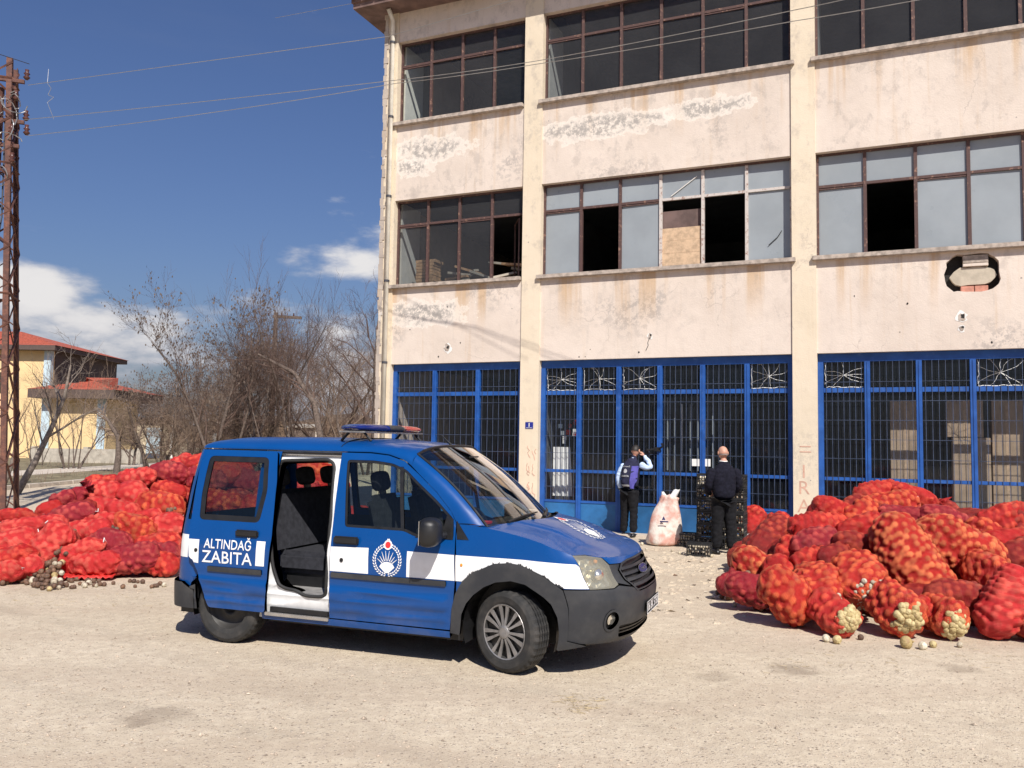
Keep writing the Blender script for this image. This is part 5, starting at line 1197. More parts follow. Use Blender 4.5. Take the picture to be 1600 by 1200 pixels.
def seat(x, y, w, name='seat'):
    s_ = MB().box((x - .05, y - w / 2, .60), (x + .48, y + w / 2, .80)).build(name, M['seat'], van, bevel=.05)
    T = Matrix.Translation((x, y, .76)) @ Matrix.Rotation(R_(-14), 4, 'Y')
    MB().box((-.10, -w / 2 + .01, 0), (.05, w / 2 - .01, .60), T=T).build('backrest', M['seat'], s_, bevel=.05)
    for dy in ([0] if w < .7 else [-w * .34, 0, w * .34]):
        hr_ = MB().sphere((0, 0, 0), (1, 1, 1), 18, 12); hr_.V = [tuple(T @ Vector((-.03 + .055 * math.copysign(abs(v[0]) ** .6, v[0]), dy + .125 * math.copysign(abs(v[1]) ** .55, v[1]), .72 + .09 * math.copysign(abs(v[2]) ** .6, v[2])))) for v in hr_.V]; hr_.build('headrest', M['seat'], s_, smooth=True)
        MB().box((-.04, dy - .05, .55), (-.02, dy + .05, .66), T=T).build('headrest_post', M['black'], s_)
    MB().box((x + .02, y - w / 2 + .06, .44), (x + .42, y + w / 2 - .06, .61)).build('seat_base', M['black'], s_)
seat(-1.22, -.40, .50); seat(-1.22, .40, .50); seat(-2.28, 0.02, 1.30, 'rear_bench')
MB().box((-.62, -.80, .75), (-.30, .80, 1.10)).build('dashboard', M['black'], van, bevel=.06)
for sg in (-1, 1): grid_obj('door_lining', lambda u, v, sg=sg: Uf(u, .68 + .34 * v, sg, -.07), [-1.6, -1.2, -.8, -.5], [-1, -.3, .4, 1], M['black'], van)
grid_obj('quarter_lining', lambda u, v: Uf(u, .68 + .34 * v, -1, -.07), [-3.15, -2.7, -2.32], [-1, -.3, .4, 1], M['black'], van)
grid_obj('quarter_lining', lambda u, v: Uf(u, .68 + .34 * v, 1, -.07), [-3.15, -2.7, -2.32, -1.65], [-1, -.3, .4, 1], M['black'], van)
grid_obj('headlining', lambda u, v: roofpt(u, v * .97, -.035), us_[:-3], cs[2:-2], M['seat'], van)
wl = MB(); T = Matrix.Translation((-.74, .38, 1.02)) @ Matrix.Rotation(R_(62), 4, 'Y')
wl.tube([tuple(T @ Vector((.185 * math.cos(6.2832 * k / 22), .185 * math.sin(6.2832 * k / 22), 0))) for k in range(23)], .015, 6, cap=False)
for a in (0, 2.1, 4.2): wl.tube([tuple(T @ Vector((0, 0, -.02))), tuple(T @ Vector((.18 * math.cos(a), .18 * math.sin(a), 0)))], .014, 5)
wl.build('steering_wheel', M['black'], van)
MB().box((-.56, -.30, 1.09), (-.44, -.12, 1.12)).build('papers', M['redprint'], van)
MB().box((-.60, .05, 1.5), (-.58, .25, 1.57), T=Matrix.Translation((-.1, -.13, .12))).build('rear_view_mirror', M['black'], van)
# wheels
def wheel(x, y, steer, cap=True, dz=0.0):
    sg = -1 if y < 0 else 1; r = .325; w = .102
    prof = [(.20, -w + .01), (.235, -w - .004), (.28, -w - .008), (.305, -w + .006), (.318, -w + .022), (.323, -w + .03), (.325, -.05), (.325, .05), (.323, w - .03), (.318, w - .022), (.305, w - .006), (.28, w + .008), (.235, w + .004), (.20, w - .01), (.195, w - .05), (.195, -w + .05), (.20, -w + .01)]
    n = 72; V = []; F = []; k_ = len(prof)
    for i in range(n):
        a = 6.2832 * i / n; c, q = math.cos(a), math.sin(a)
        for j, (pr, h) in enumerate(prof):
            rr_ = pr
            if 4 <= j <= 9 and i % 2 == 0: rr_ -= .007                       # tread blocks
            V.append((rr_ * c, h * (1 if sg > 0 else -1) * 1.0, rr_ * q))
    for i in range(n):
        for j in range(k_ - 1): a = i * k_ + j; b = ((i + 1) % n) * k_ + j; F.append((a, b, b + 1, a + 1) if sg > 0 else (a, a + 1, b + 1, b))
    wo = link('wheel', mesh('wheel', V, F), M['tyre'], van); 
    for p in wo.data.polygons: p.use_smooth = False
    wo.location = (x, y, .325 + dz); wo.rotation_euler = (0, 0, steer)
    tg = MB()
    for h in (-.045, -.015, .015, .045): tg.lathe([(.3262, h - .004), (.3262, h + .004)], 48, 'y')
    tg.build('tread_groove', M['black'], wo)
    o = sg * (w - .022)
    if cap:
        rm = MB(); rm.lathe([(.0, o + sg * .028), (.035, o + sg * .030), (.05, o + sg * .026), (.056, o + sg * .012)], 24, 'y')
        rm.lathe([(.205, o + sg * .018), (.214, o + sg * .022), (.222, o + sg * .012), (.222, o - sg * .02)], 40, 'y')
        for i in range(14):
            a = 6.2832 * (i + .5 * (i % 2) * .35) / 14; 
            for (da0, da1, hh) in ((.0, .0, 1),):
                V = []
                for (rr2, wd, dy) in ((.050, .0085, .022), (.12, .0095, .016), (.209, .0175, .018)):
                    for s2 in (-1, 1):
                        for dpt in (0, -.012): V.append((rr2 * math.cos(a) - s2 * wd * math.sin(a), o + sg * (dy + dpt), rr2 * math.sin(a) + s2 * wd * math.cos(a)))
                rm.add(V, [(0, 2, 6, 4), (4, 6, 10, 8), (0, 4, 5, 1), (4, 8, 9, 5), (2, 3, 7, 6), (6, 7, 11, 10)])
        rm.build('hubcap', M['hubcap'], wo)
        MB().lathe([(.0, o - sg * .012), (.218, o - sg * .012)], 32, 'y').build('rim', M['black'], wo)
    else:
        MB().lathe([(0, o - sg * .05), (.06, o - sg * .05), (.07, o - sg * .02), (.10, o - sg * .03), (.15, o - sg * .06), (.185, o - sg * .03), (.195, o), (.204, o + sg * .006)], 40, 'y').build('rim', M['steelrim'], wo, smooth=True)
wheel(0, -.785, R_(-21)); wheel(0, .785, R_(-21)); wheel(-2.664, -.785, 0, False, -.016); wheel(-2.664, .785, 0, False, -.016)
# ================================================================ net sacks of onions
def netmat(name, net, onion, shine=.35):
    s = NT(name); at = s.n('ShaderNodeAttribute'); at.attribute_name = 'onion'; sp = s.n('ShaderNodeSeparateColor'); s.l(at.outputs['Color'], sp.inputs[0])
    on = s.mix(sp.outputs[1], tuple(x * .55 for x in onion), tuple(min(1, x * 1.3) for x in onion))
    f = s.ramp(sp.outputs[0], .34, .94, 0, .92)
    w1 = s.n('ShaderNodeTexWave'); w1.inputs['Scale'].default_value = 34; w1.inputs['Distortion'].default_value = 2.5; w1.inputs['Detail'].default_value = 1
    s.l(s.mapping((1, .5, .7), (0, .4, .7)), w1.inputs['Vector'])
    w2 = s.n('ShaderNodeTexWave'); w2.inputs['Scale'].default_value = 34; w2.inputs['Distortion'].default_value = 2.5; s.l(s.mapping((.6, -1, .8), (.5, .1, .3)), w2.inputs['Vector'])
    wv = s.math('MAXIMUM', w1.outputs[0], w2.outputs[0])
    f = s.math('MULTIPLY', f, s.ramp(wv, .98, .55, .55, 1))
    bl = s.noise(5.5, 5, .6); f = s.math('MULTIPLY', f, s.ramp(bl, .30, .50, .55, 1))
    c = s.mix(f, s.mix(s.noise(3, 5), tuple(x * .75 for x in net), tuple(min(1, x * 1.2) for x in net)), on)
    c = s.mix(s.ramp(s.noise(4.2, 7, .72), .54, .74, 0, .30), c, (.36, .22, .15))
    s.base(c).set(Roughness=s.ramp(s.noise(7, 4), .35, .7, .42, .68)); s.p.inputs['Specular IOR Level'].default_value = .38
    pass
    s.bump(s.math('ADD', s.math('MULTIPLY', wv, .35), s.math('ADD', s.math('MULTIPLY', s.noise(26, 6, .7), 1.2), s.math('MULTIPLY', s.noise(1.0, 6, .7, s.mapping((9, 40, 40))), .9))), .9, .014); return s.m
NET = {'pink': netmat('faded_pink_red_net', (.52, .022, .022), (.76, .13, .085)), 'red': netmat('bright_red_net', (.44, .014, .012), (.70, .095, .045)), 'dark': netmat('dark_red_net', (.25, .012, .011), (.50, .075, .035)),
       'crim': netmat('crimson_net', (.27, .009, .019), (.54, .08, .06)), 'or': netmat('orange_red_net', (.42, .016, .010), (.72, .15, .05)),
       'lite': netmat('lumpy_orange_net', (.42, .016, .010), (.84, .24, .085))}
TONE = {'red': 'bright red', 'dark': 'dark red', 'crim': 'crimson', 'or': 'orange red', 'lite': 'pale orange'}
def sack_mesh(L, Wd, H, seed, sp=.082, bump=.030, wrinkle=0.0, bend=0.0, res=.018, neck=True, tight=.45):
    rs = np.random.RandomState(seed); nu = int(max(22, min(78, L / res))); nv = int(max(22, min(84, 2.2 * (Wd + H) * .75 / res)))
    u = np.linspace(0, 1, nu); t = np.linspace(0, 2 * np.pi, nv, endpoint=False)
    prof = np.clip(1 - np.abs(2 * u - 1.0) ** 3.4, 0, 1) ** .5
    lop = 1 + .06 * np.sin(2.3 * np.pi * u + rs.rand() * 6) + .04 * np.sin(5 * np.pi * u + rs.rand() * 6)
    if neck: prof *= np.where(u > .80, 1 - .55 * ((u - .80) / .20) ** 1.1, 1)
    prof = np.maximum(prof * lop, .0)
    U, T = np.meshgrid(u, t, indexing='ij'); R = prof[:, None]
    ct, st = np.cos(T), np.sin(T); e = .82
    R = R * (1 + .07 * np.clip((np.abs(2 * U - 1) - .62) / .3, 0, 1) * np.sin(13 * T + 5 * np.sin(3 * U) + rs.rand() * 6)) 
    X = (U - .5) * L; Y = .5 * Wd * R * np.sign(ct) * np.abs(ct) ** e; Z = .5 * H * R * np.sign(st) * np.abs(st) ** e
    P3 = np.stack([X, Y, Z], -1).reshape(-1, 3)
    # sag and dents
    ph = rs.rand(6) * 6.28
    P3[:, 2] += .018 * np.sin(P3[:, 0] * 7 + ph[0]) * (Wd / .4) + .02 * np.sin(P3[:, 1] * 11 + ph[1])
    P3[:, 1] += .02 * np.sin(P3[:, 0] * 6 + ph[2])
    # onion positions: dart-thrown over the surface
    ns = max(20, int(1.25 * np.pi * .5 * (Wd + H) * L / (sp * sp))); idx = rs.permutation(len(P3)); C = []
    for i in idx[:ns * 7]:
        p = P3[i]
        if C and np.min(np.sum((np.array(C) - p) ** 2, 1)) < (sp * .84) ** 2: continue
        C.append(p)
        if len(C) >= ns: break
    C = np.array(C); tone = rs.rand(len(C)); rad = sp * (.47 + .11 * rs.rand(len(C)))
    d2 = ((P3[:, None, :] - C[None]) ** 2).sum(-1); hgt = np.sqrt(np.clip(1 - d2 / (rad[None] ** 2 * 1.25), 0, 1)); k = hgt.argmax(1); hb = hgt.max(1)
    ctr = P3.copy(); ctr[:, 1:] = 0; n = P3 - np.stack([P3[:, 0] * .9, np.zeros(len(P3)), np.zeros(len(P3))], 1); n /= (np.linalg.norm(n, axis=1, keepdims=True) + 1e-6)
    hide = .5 + .5 * np.sin(P3[:, 0] * 8 + ph[3]) * np.sin(P3[:, 1] * 9 + ph[4] + P3[:, 2] * 5)     # net pulled slack over some stretches
    slack = np.clip(tight + .75 * hide, 0, 1)
    P3 = P3 + n * (hb * bump * slack)[:, None]
    if wrinkle: P3 = P3 + n * (wrinkle * np.abs(np.sin(P3[:, 0] * 42 + 3 * np.sin(P3[:, 1] * 9 + ph[5]))))[:, None]
    P3[:, 2] -= bend * (P3[:, 0] ** 2)
    P3 = P3.reshape(nu, nv, 3); V = [(-.5 * L - .0, 0, -bend * L * L / 4)] + [tuple(p) for p in P3[1:-1].reshape(-1, 3)] + [(.5 * L, 0, -bend * L * L / 4)]
    V[0] = tuple(P3[0].mean(0)); V[-1] = tuple(P3[-1].mean(0)); m = nu - 2; F = []
    a = 1 + np.arange(m - 1)[:, None] * nv + np.arange(nv)[None]; b = 1 + np.arange(m - 1)[:, None] * nv + (np.arange(nv)[None] + 1) % nv
    F = np.stack([a, b, b + nv, a + nv], -1).reshape(-1, 4).tolist(); e_ = len(V) - 1
    for j in range(nv): F.append((0, 1 + (j + 1) % nv, 1 + j)); F.append((e_, e_ - nv + j, e_ - nv + (j + 1) % nv))
    me = bpy.data.meshes.new('onion_sack'); me.from_pydata(V, [], F); me.polygons.foreach_set('use_smooth', [True] * len(me.polygons))
    at = me.color_attributes.new('onion', 'FLOAT_COLOR', 'POINT'); col = np.ones((nu, nv, 4)); col[..., 0] = (hb * slack).reshape(nu, nv); col[..., 1] = tone[k].reshape(nu, nv); col[..., 2] = 0
    cc = np.concatenate([col[:1, 0], col[1:-1].reshape(-1, 4), col[-1:, 0]]); at.data.foreach_set('color', cc.astype(np.float32).ravel()); me.update(); return me
ONI = MB().sphere((0, 0, 0), (1, 1, .88), 12, 8); ONI.tube([(0, 0, .8), (.05, 0, 1.12)], [.2, .07], 6)
oni_mesh = {}
for k in ('onion', 'garlic', 'brownonion', 'whiteonion'):
    me = mesh('onion', ONI.V, ONI.F, True); me.materials.append(M[k]); oni_mesh[k] = me
def onion(loc, r, kind, parent=None, name='onion'):
    o = bpy.data.objects.new(name, oni_mesh[kind]); COL.objects.link(o); o.parent = parent; o.location = loc; o.scale = (r, r, r); o.rotation_euler = (random.random() * 6, random.random() * 6, random.random() * 6); return o
def ruff(parent, x, r, mat, seed):
    """gathered net collar beyond the tie"""
    rr = random.Random(seed); V = []; F = []; n = 22
    for j, (xx, q) in enumerate(((0, .30), (.02, .22), (.05, .55), (.085, .95))):
        for k in range(n): a = 6.2832 * k / n; w = q * r * (1 + (.28 * math.sin(k * 2.9 + seed) + .2 * rr.uniform(-1, 1)) * (j / 3)); V.append((x + xx + .02 * math.sin(k * 1.7) * j, w * math.cos(a), w * math.sin(a)))
    for j in range(3):
        for k in range(n): F.append((j * n + k, j * n + (k + 1) % n, (j + 1) * n + (k + 1) % n, (j + 1) * n + k))
    o = link('tied_neck', mesh('tied_neck', V, F, True), mat, parent); return o
def pile_pt(px, py, zf):
    """first point along the sight line that lies in the body of the heap"""
    d = ray(px, py); t = 5.0
    while t < 32:
        p = CO + d * t
        if p.z <= zf(p.x, p.y): return p
        t += .03
    return CO + d * 20
def lay_sack(px, py, lpx, wpx, ang, tone, label, group, zf, seed, style=''):
    p = pile_pt(px, py, zf); D = (p - CO).dot(cF); k = D / FPX; a = R_(ang)
    o_ = 'o' in style
    ax = (cR * math.cos(a) + (cU * .93 + Vector((0, 1, 0)) * .38).normalized() * math.sin(a)).normalized()
    if o_: ax = (ax * .55 - (p - CO).normalized() * .75 + Vector((0, 0, -.12))).normalized()
    comp = math.hypot(ax.dot(cR), ax.dot(cU)); L = min(1.15, lpx * k / max(.6, comp)) if not o_ else (.56 if py > 970 else .66); Wd = min(.62, wpx * k)
    vdir = (p - CO).normalized(); zax = (-vdir - ax * (-vdir).dot(ax)).normalized(); yax = zax.cross(ax).normalized()
    H = min(Wd * (.95 if not o_ else .85), .46); Wd = max(Wd, .16); H = max(H, .16)
    c = p + vdir * (H * .34) if not o_ else p - ax * .16 + vdir * .06
    if c.z < .14: c.z = max(c.z, .0 + .13)
    me = sack_mesh(L, Wd, H, seed, bump=.037 if 'l' in style or tone in ('or', 'lite') else .027, wrinkle=.024 if 'w' in style else 0.0, res=.0175 if D < 11 else .021 if D < 14 else .028, neck=('n' in style or 't' in style), sp=.078 if D < 12 else .088, tight=.8 if tone in ('lite', 'or') else .52)
    o = link('onion_sack', me, NET[tone]); T = Matrix((( ax.x, yax.x, zax.x, c.x), (ax.y, yax.y, zax.y, c.y), (ax.z, yax.z, zax.z, c.z), (0, 0, 0, 1))); o.matrix_world = T
    if style.count('r'): T2 = T @ Matrix.Rotation(R_(180), 4, 'Z'); o.matrix_world = T2
    # rest on the ground: lift anything that would sink
    zmin = min((o.matrix_world @ Vector(v.co)).z for v in me.vertices)
    if zmin < .0: o.location.z += min(-zmin, .5)
    tag(o, label, 'sack', group)
    if 't' in style: ruff(o, L * .47, Wd * .42, NET[tone], seed)
    if seed % 3 == 0 and not o_:
        rr2 = random.Random(seed); MB().tube([(L * .47, 0, 0), (L * .50, rr2.uniform(-.05, .05), .03), (L * .52, rr2.uniform(-.08, .08), -.02), (L * .50, rr2.uniform(-.1, .1), -.07)], .006, 4).build('string_tie', M['sacktop'], o)
    if o_:
        rr = random.Random(seed); kind = 'garlic' if 'g' in style else 'onion'; n = 46
        rim_r = Wd * .40
        for i in range(n):
            r_ = rim_r * math.sqrt((i + .4) / n); a2 = i * 2.4 + rr.random() * .3; rad = (.040 if 'g' not in style else .029) * rr.uniform(.8, 1.15)
            onion((L * .50 - (r_ / rim_r) ** 2 * .085 + rr.uniform(-.01, .015), r_ * math.cos(a2), r_ * .9 * math.sin(a2)), rad, kind, o)
    return o
# --- right heap
def zR(x, y):                                   # profile of the right heap
    fx = 8.15 + max(0, (3.0 - x)) ** 1.3 * 1.6; f = y - fx
    if f < 0: return 0.0
    s_ = .36 * f + .10 * min(1, f * 3); lft = max(0, min(1, (x - (2.55 + .02 * f)) / 1.3)); top = 1.25 - .25 * max(0, abs(x - 5.3 - .1 * (y - 11)) - .7)
    return max(0, min(s_, top)) * (.35 + .65 * lft)
GRR = 'onion sacks heaped on the right'
RIGHT = [
 (1422, 884, 158, 96, 112, 'lite', 'largest lumpy orange onion sack standing upright in the middle of the right heap', 'rl'),
 (1503, 862, 152, 80, -30, 'lite', 'big lumpy orange onion sack sloping down right beside the largest upright one', 'l'),
 (1350, 920, 128, 76, -62, 'or', 'orange red sack slumping downhill with pale garlic tops at its lower mouth', 'log'),
 (1283, 935, 84, 72, -68, 'or', 'round orange red sack facing the camera with a mouth full of pale dried tops', 'og'),
 (1228, 965, 92, 64, -40, 'or', 'lumpy orange red sack lying at the front left corner of the right heap', 'l'),
 (1319, 982, 92, 52, -20, 'red', 'low red sack on the ground spilling yellow onions toward the camera, below the round one', 'lo'),
 (1416, 980, 112, 66, -35, 'or', 'front red sack whose torn mouth shows the most yellow onions', 'lo'),
 (1487, 980, 92, 54, -22, 'or', 'small front sack with yellow onions showing, just left of the wrinkled magenta one', 'lo'),
 (1501, 937, 118, 52, -14, 'dark', 'dark red pointed sack lying across beneath the two big orange ones', 'n'),
 (1570, 970, 118, 60, 58, 'pink', 'wrinkled magenta sack with tight folds at the front right', 'w'),
 (1562, 904, 86, 50, -12, 'or', 'orange red sack right of the big sloping one with a few pale tops poking out', 'log'),
 (1175, 928, 86, 48, -8, 'crim', 'smooth crimson sack lying lowest on the left edge of the right heap', 'n'),
 (1184, 886, 80, 50, -22, 'lite', 'bright orange lumpy sack at the left edge above the smooth crimson one', 'lt'),
 (1146, 906, 58, 34, 40, 'crim', 'small crimson sack end sticking out furthest left', 'n'),
 (1220, 892, 52, 42, -55, 'red', 'short red sack wedged right of the bright orange one', ''),
 (1267, 874, 60, 26, 18, 'red', 'flat red folded net lying above the short wedged sack', 'w'),
 (1272, 898, 66, 38, 0, 'dark', 'dark orange brown sack just above the round sack with the open mouth', ''),
 (1230, 857, 44, 34, 50, 'red', 'small red sack end left of the long shiny crimson sack', 't'),
 (1278, 850, 86, 44, 6, 'crim', 'long shiny crimson sack lying level on the left shoulder of the heap', 'n'),
 (1200, 840, 82, 42, 42, 'dark', 'brownish red sack leaning up from the left edge toward the pillar', ''),
 (1281, 823, 96, 40, 4, 'red', 'bright red crumpled sack below the pillar lettering', 'w'),
 (1303, 797, 68, 34, -12, 'red', 'bright red sack touching the blue gate on the left flank', 't'),
 (1347, 825, 84, 40, 20, 'red', 'red sack rising right of the crumpled one toward the top', 'n'),
 (1339, 851, 74, 38, 2, 'dark', 'dark orange sack tucked left of the largest upright sack', ''),
 (1341, 803, 66, 34, 30, 'or', 'orange red sack slanting up toward the summit on its left', ''),
 (1370, 771, 70, 36, 12, 'red', 'bright red sack at the very top left of the heap', 'w'),
 (1428, 777, 76, 34, -18, 'red', 'red sack at the top right with its tied neck pointing right', 't'),
 (1394, 788, 86, 38, 8, 'or', 'orange sack right beneath the two topmost ones', 'l'),
 (1425, 810, 112, 40, -6, 'crim', 'long crimson sack stretched across below the summit', 'n'),
 (1487, 819, 104, 40, -20, 'crim', 'crimson sack running down right from the summit', ''),
 (1569, 812, 84, 42, 6, 'red', 'bright red sack forming the second lower top on the right', 'w'),
 (1544, 833, 66, 36, -20, 'or', 'orange red sack between the two tops of the heap', ''),
 (1569, 846, 78, 40, 8, 'red', 'red sack under the second lower top', 'n'),
 (1594, 868, 70, 46, 4, 'dark', 'dark red sack cut by the right edge of the frame, upper one', ''),
 (1603, 906, 60, 38, 10, 'crim', 'crimson sack cut by the right edge, middle one', ''),
 (1333, 787, 36, 26, 40, 'dark', 'small dark sack end left of the summit', ''),
 (1217, 815, 36, 24, 0, 'red', 'small flattened red sack by the foot of the gate beside the pillar', ''),
 (1233, 921, 46, 30, -30, 'dark', 'small dark red sack squeezed between the crimson and the round open one', ''),
 (1445, 956, 52, 32, -40, 'red', 'lumpy red sack glimpsed under the largest upright one', 'l'),
 (1600, 815, 60, 44, 20, 'dark', 'dark shaded sack at the right edge beside the second top', ''),
 (1618, 985, 90, 70, 70, 'dark', 'dark sack cut by the right edge of the frame at ground level', ''),
 (1390, 850, 60, 40, 20, 'dark', 'dark sack hidden behind the shoulder of the largest upright one', ''),
 (1470, 848, 60, 34, -20, 'red', 'red sack just visible above the big sloping orange one', ''),
 (1300, 868, 56, 34, 10, 'dark', 'dark sack in the hollow under the long shiny crimson one', ''),
]
for i, r in enumerate(RIGHT): lay_sack(*r[:6], r[6], GRR, zR, 300 + i, r[7])
# --- left heap
def zL(x, y):
    fx = 10.45 + .55 * (x + 6.0); f = y - fx
    if f < 0: return 0.0
    return max(0, min(.34 * f + .12 * min(1, f * 3), 1.55 - .10 * max(0, -x - 4.8) * 3))
GRL = 'onion sacks heaped on the left'
LEFT = [
 (263, 743, 64, 38, 4, 'crim', 'shiny crimson sack at the top of the left heap against the van', 'l'),
 (284, 722, 36, 24, 30, 'red', 'highest red sack of the left heap peeping over beside the van roof', ''),
 (213, 748, 64, 28, 2, 'red', 'bright red sack left of the shiny crimson top one', 'l'),
 (161, 751, 58, 19, 4, 'red', 'thin flat red sack on the far rim of the left heap', 'n'),
 (160, 768, 72, 32, 6, 'or', 'smooth orange red sack just under the thin flat one', 'n'),
 (208, 776, 54, 42, -38, 'red', 'square looking red sack with a folded corner in the upper left heap', ''),
 (263, 768, 56, 28, 0, 'red', 'red sack directly under the shiny crimson one', ''),
 (124, 774, 26, 24, 60, 'crim', 'small crimson sack end sticking up on the rim', 't'),
 (99, 780, 40, 25, 10, 'crim', 'dark crimson bundle on the rim left of the small upright end', ''),
 (77, 797, 38, 28, 35, 'red', 'small red sack where the rim drops to the left', ''),
 (108, 805, 84, 33, 6, 'crim', 'long dark crimson sack below the rim', 'n'),
 (160, 792, 56, 32, -4, 'red', 'red sack right of the long dark crimson one', ''),
 (192, 804, 54, 36, -10, 'or', 'orange lumpy sack in the centre of the upper left heap', 'l'),
 (249, 793, 76, 44, -10, 'lite', 'knobbly bright sack under the van window height on the left heap', 'l'),
 (160, 817, 58, 24, 3, 'red', 'narrow red sack crossing the middle of the left heap', 'l'),
 (25, 808, 66, 24, 2, 'red', 'flat red sack on the rim behind the pylon leg', 'n'),
 (32, 826, 80, 32, 8, 'red', 'red sack below the flat one by the pylon leg', ''),
 (78, 823, 58, 30, 0, 'or', 'orange red lumpy sack right of the pylon leg', 'l'),
 (133, 830, 84, 34, 3, 'or', 'wide orange sack with a white torn patch in the middle of the left heap', ''),
 (208, 827, 78, 42, -10, 'lite', 'knobbly orange sack in the middle right of the left heap', 'l'),
 (257, 826, 62, 40, 18, 'red', 'red sack beside the knobbly orange one near the van', 'l'),
 (176, 849, 74, 38, -8, 'crim', 'plump crimson sack in the lower middle of the left heap', 'n'),
 (22, 848, 72, 42, 20, 'red', 'red sack cut by the left edge, middle height', ''),
 (77, 861, 82, 54, 52, 'or', 'lumpy sack leaning upright above the spilled brown onions', 'l'),
 (240, 856, 84, 42, 20, 'red', 'red sack sloping beside the rear of the van', ''),
 (123, 868, 84, 44, 26, 'red', 'bright red smooth sack leaning right at the front', 'n'),
 (254, 870, 58, 46, 10, 'crim', 'dark crimson sack right beside the rear bumper', ''),
 (20, 878, 78, 46, 28, 'red', 'red sack cut by the left edge at the bottom', 'n'),
 (150, 880, 76, 36, 6, 'or', 'orange red sack above the flat empty net', 'l'),
 (208, 888, 84, 44, 4, 'crim', 'broad crimson lumpy sack at the front foot of the left heap', 'l'),
 (253, 897, 52, 32, 0, 'red', 'small lumpy red sack on the ground by the rear bumper', 'l'),
 (10, 898, 52, 30, 10, 'red', 'low red sack at the bottom left corner of the heap', ''),
 (43, 888, 50, 28, 25, 'or', 'short lumpy sack just above the spilled brown onions', 'l'),
 (101, 846, 44, 30, 20, 'dark', 'dark red sack in the hollow left of the plump crimson one', ''),
 (230, 812, 46, 28, 10, 'red', 'red sack showing between the two knobbly orange ones', ''),
 (130, 795, 40, 26, 5, 'dark', 'dark sack in the hollow under the rim', ''),
]
for i, r in enumerate(LEFT): lay_sack(*r[:5], {'or': 'pink', 'lite': 'or', 'red': 'pink' if i % 3 else 'red'}.get(r[5], r[5]), r[6], GRL, zL, 500 + i, r[7])
# part of the same heap standing behind the van, seen through its windows
BEH = [(345, 745, 'lit'), (395, 752, ''), (345, 785, ''), (398, 792, ''), (450, 742, ''), (492, 738, 'l'), (512, 760, ''), (470, 768, ''), (428, 772, ''), (318, 728, ''), (370, 722, ''), (335, 735, ''), (362, 738, ''), (322, 750, '')]
lab = ('left part, high', 'middle, high', 'left part, low', 'middle, low', 'left of the doorway', 'right half of the doorway, top', 'right edge of the doorway', 'low in the doorway', 'between the windows', 'at the far left rim', 'at the rim', 'high left in the door window', 'high centre in the door window', 'left edge of the door window')
for i, ((px, py, st), lb_) in enumerate(zip(BEH, lab)):
    lay_sack(px, py, 66, 36, random.uniform(-25, 25), ('red', 'crim', 'or')[i % 3], 'onion sack behind the van seen through its glass, ' + lb_, GRL, zL, 700 + i, 'l')
# bodies of the heaps under the sacks one sees
rb_ = random.Random(77); base_m = [sack_mesh(.85, .44, .36, 900 + k, res=.034) for k in range(5)]
for me in base_m: me.materials.append(NET['dark'])
def fill(zf, x0, x1, y0, y1, group, label, margin=.34):
    y = y0; n = 0
    while y < y1:
        x = x0
        while x < x1:
            top = zf(x, y) - margin; z = .17
            while z + .33 * 1.6 < top: z += .33
            while z < top:
                o = bpy.data.objects.new('onion_sack', base_m[n % 5]); COL.objects.link(o); o.location = (x + rb_.uniform(-.1, .1), y + rb_.uniform(-.08, .08), z); o.rotation_euler = (rb_.uniform(-.15, .15), rb_.uniform(-.15, .15), rb_.uniform(-.5, .5)); tag(o, label, 'sack', group); n += 1; z += .33
            x += .66
        y += .42
fill(zR, 3.0, 7.4, 8.9, 13.2, 'buried sacks of the right heap', 'dark red onion sack buried in the right heap, only glimpsed in the gaps')
fill(zL, -8.6, -2.6, 11.0, 15.6, 'buried sacks of the left heap', 'dark red onion sack buried in the left heap, only glimpsed in the gaps')
# flat empty net in front of the left heap
p = gnd(131, 906); V = []; F = []; rr = random.Random(9)
for i in range(22):
    for j in range(8):
        x = (i / 21 - .5) * .75; y = (j / 7 - .5) * .26; V.append((x, y, .02 + .05 * abs(math.sin(i * 1.3 + j * .7)) * (1 - j / 9) + .05 * (j / 7)))
for i in range(21):
    for j in range(7): a = i * 8 + j; F.append((a, a + 8, a + 9, a + 1))
o = link('empty_net', mesh('empty_net', V, F, True), plain('flat_red_net', (.55, .03, .025), .5, var=.2)); o.location = (p.x, p.y, .0); o.rotation_euler = (0, 0, .12); sd = o.modifiers.new('thick', 'SOLIDIFY'); sd.thickness = .012
tag(o, 'flat empty bright red net lying on the ground in front of the left heap', 'net')
# spilled onions at the foot of the left heap
rr = random.Random(19); n = 0; placed = []
for k in range(1500):
    px = rr.uniform(0, 96); base = 918 - 6 * math.sin(px * .06); py = base - abs(rr.gauss(0, 17)); py = max(py, 884 + max(0, (px - 60) * .25))
    q = gnd(px, py); r = rr.uniform(.026, .042); lay = max(0, (q.y - gnd(px, base).y)) * .42; z = r * .85 + min(lay, .22) * rr.uniform(.6, 1)
    c = Vector((q.x, q.y, z))
    if any((c - w).length < (r + s_) * .82 for w, s_ in placed): continue
    placed.append((c, r)); o = onion(c, r, rr.choice(('brownonion',) * 6 + ('garlic', 'onion')), None, 'loose_onion')
    tag(o, 'small loose onion in the brown spill at the foot of the left heap', 'onion', 'spilled onions by the left heap'); n += 1
    if n > 270: break
for k in range(34):
    q = gnd(rr.uniform(96, 262), rr.uniform(908, 921)); r = rr.uniform(.022, .036); o = onion((q.x, q.y, r * .85), r, rr.choice(('brownonion', 'brownonion', 'garlic')), None, 'loose_onion')
    tag(o, 'loose onion or peel lying along the front of the left heap', 'onion', 'onions along the front of the left heap')
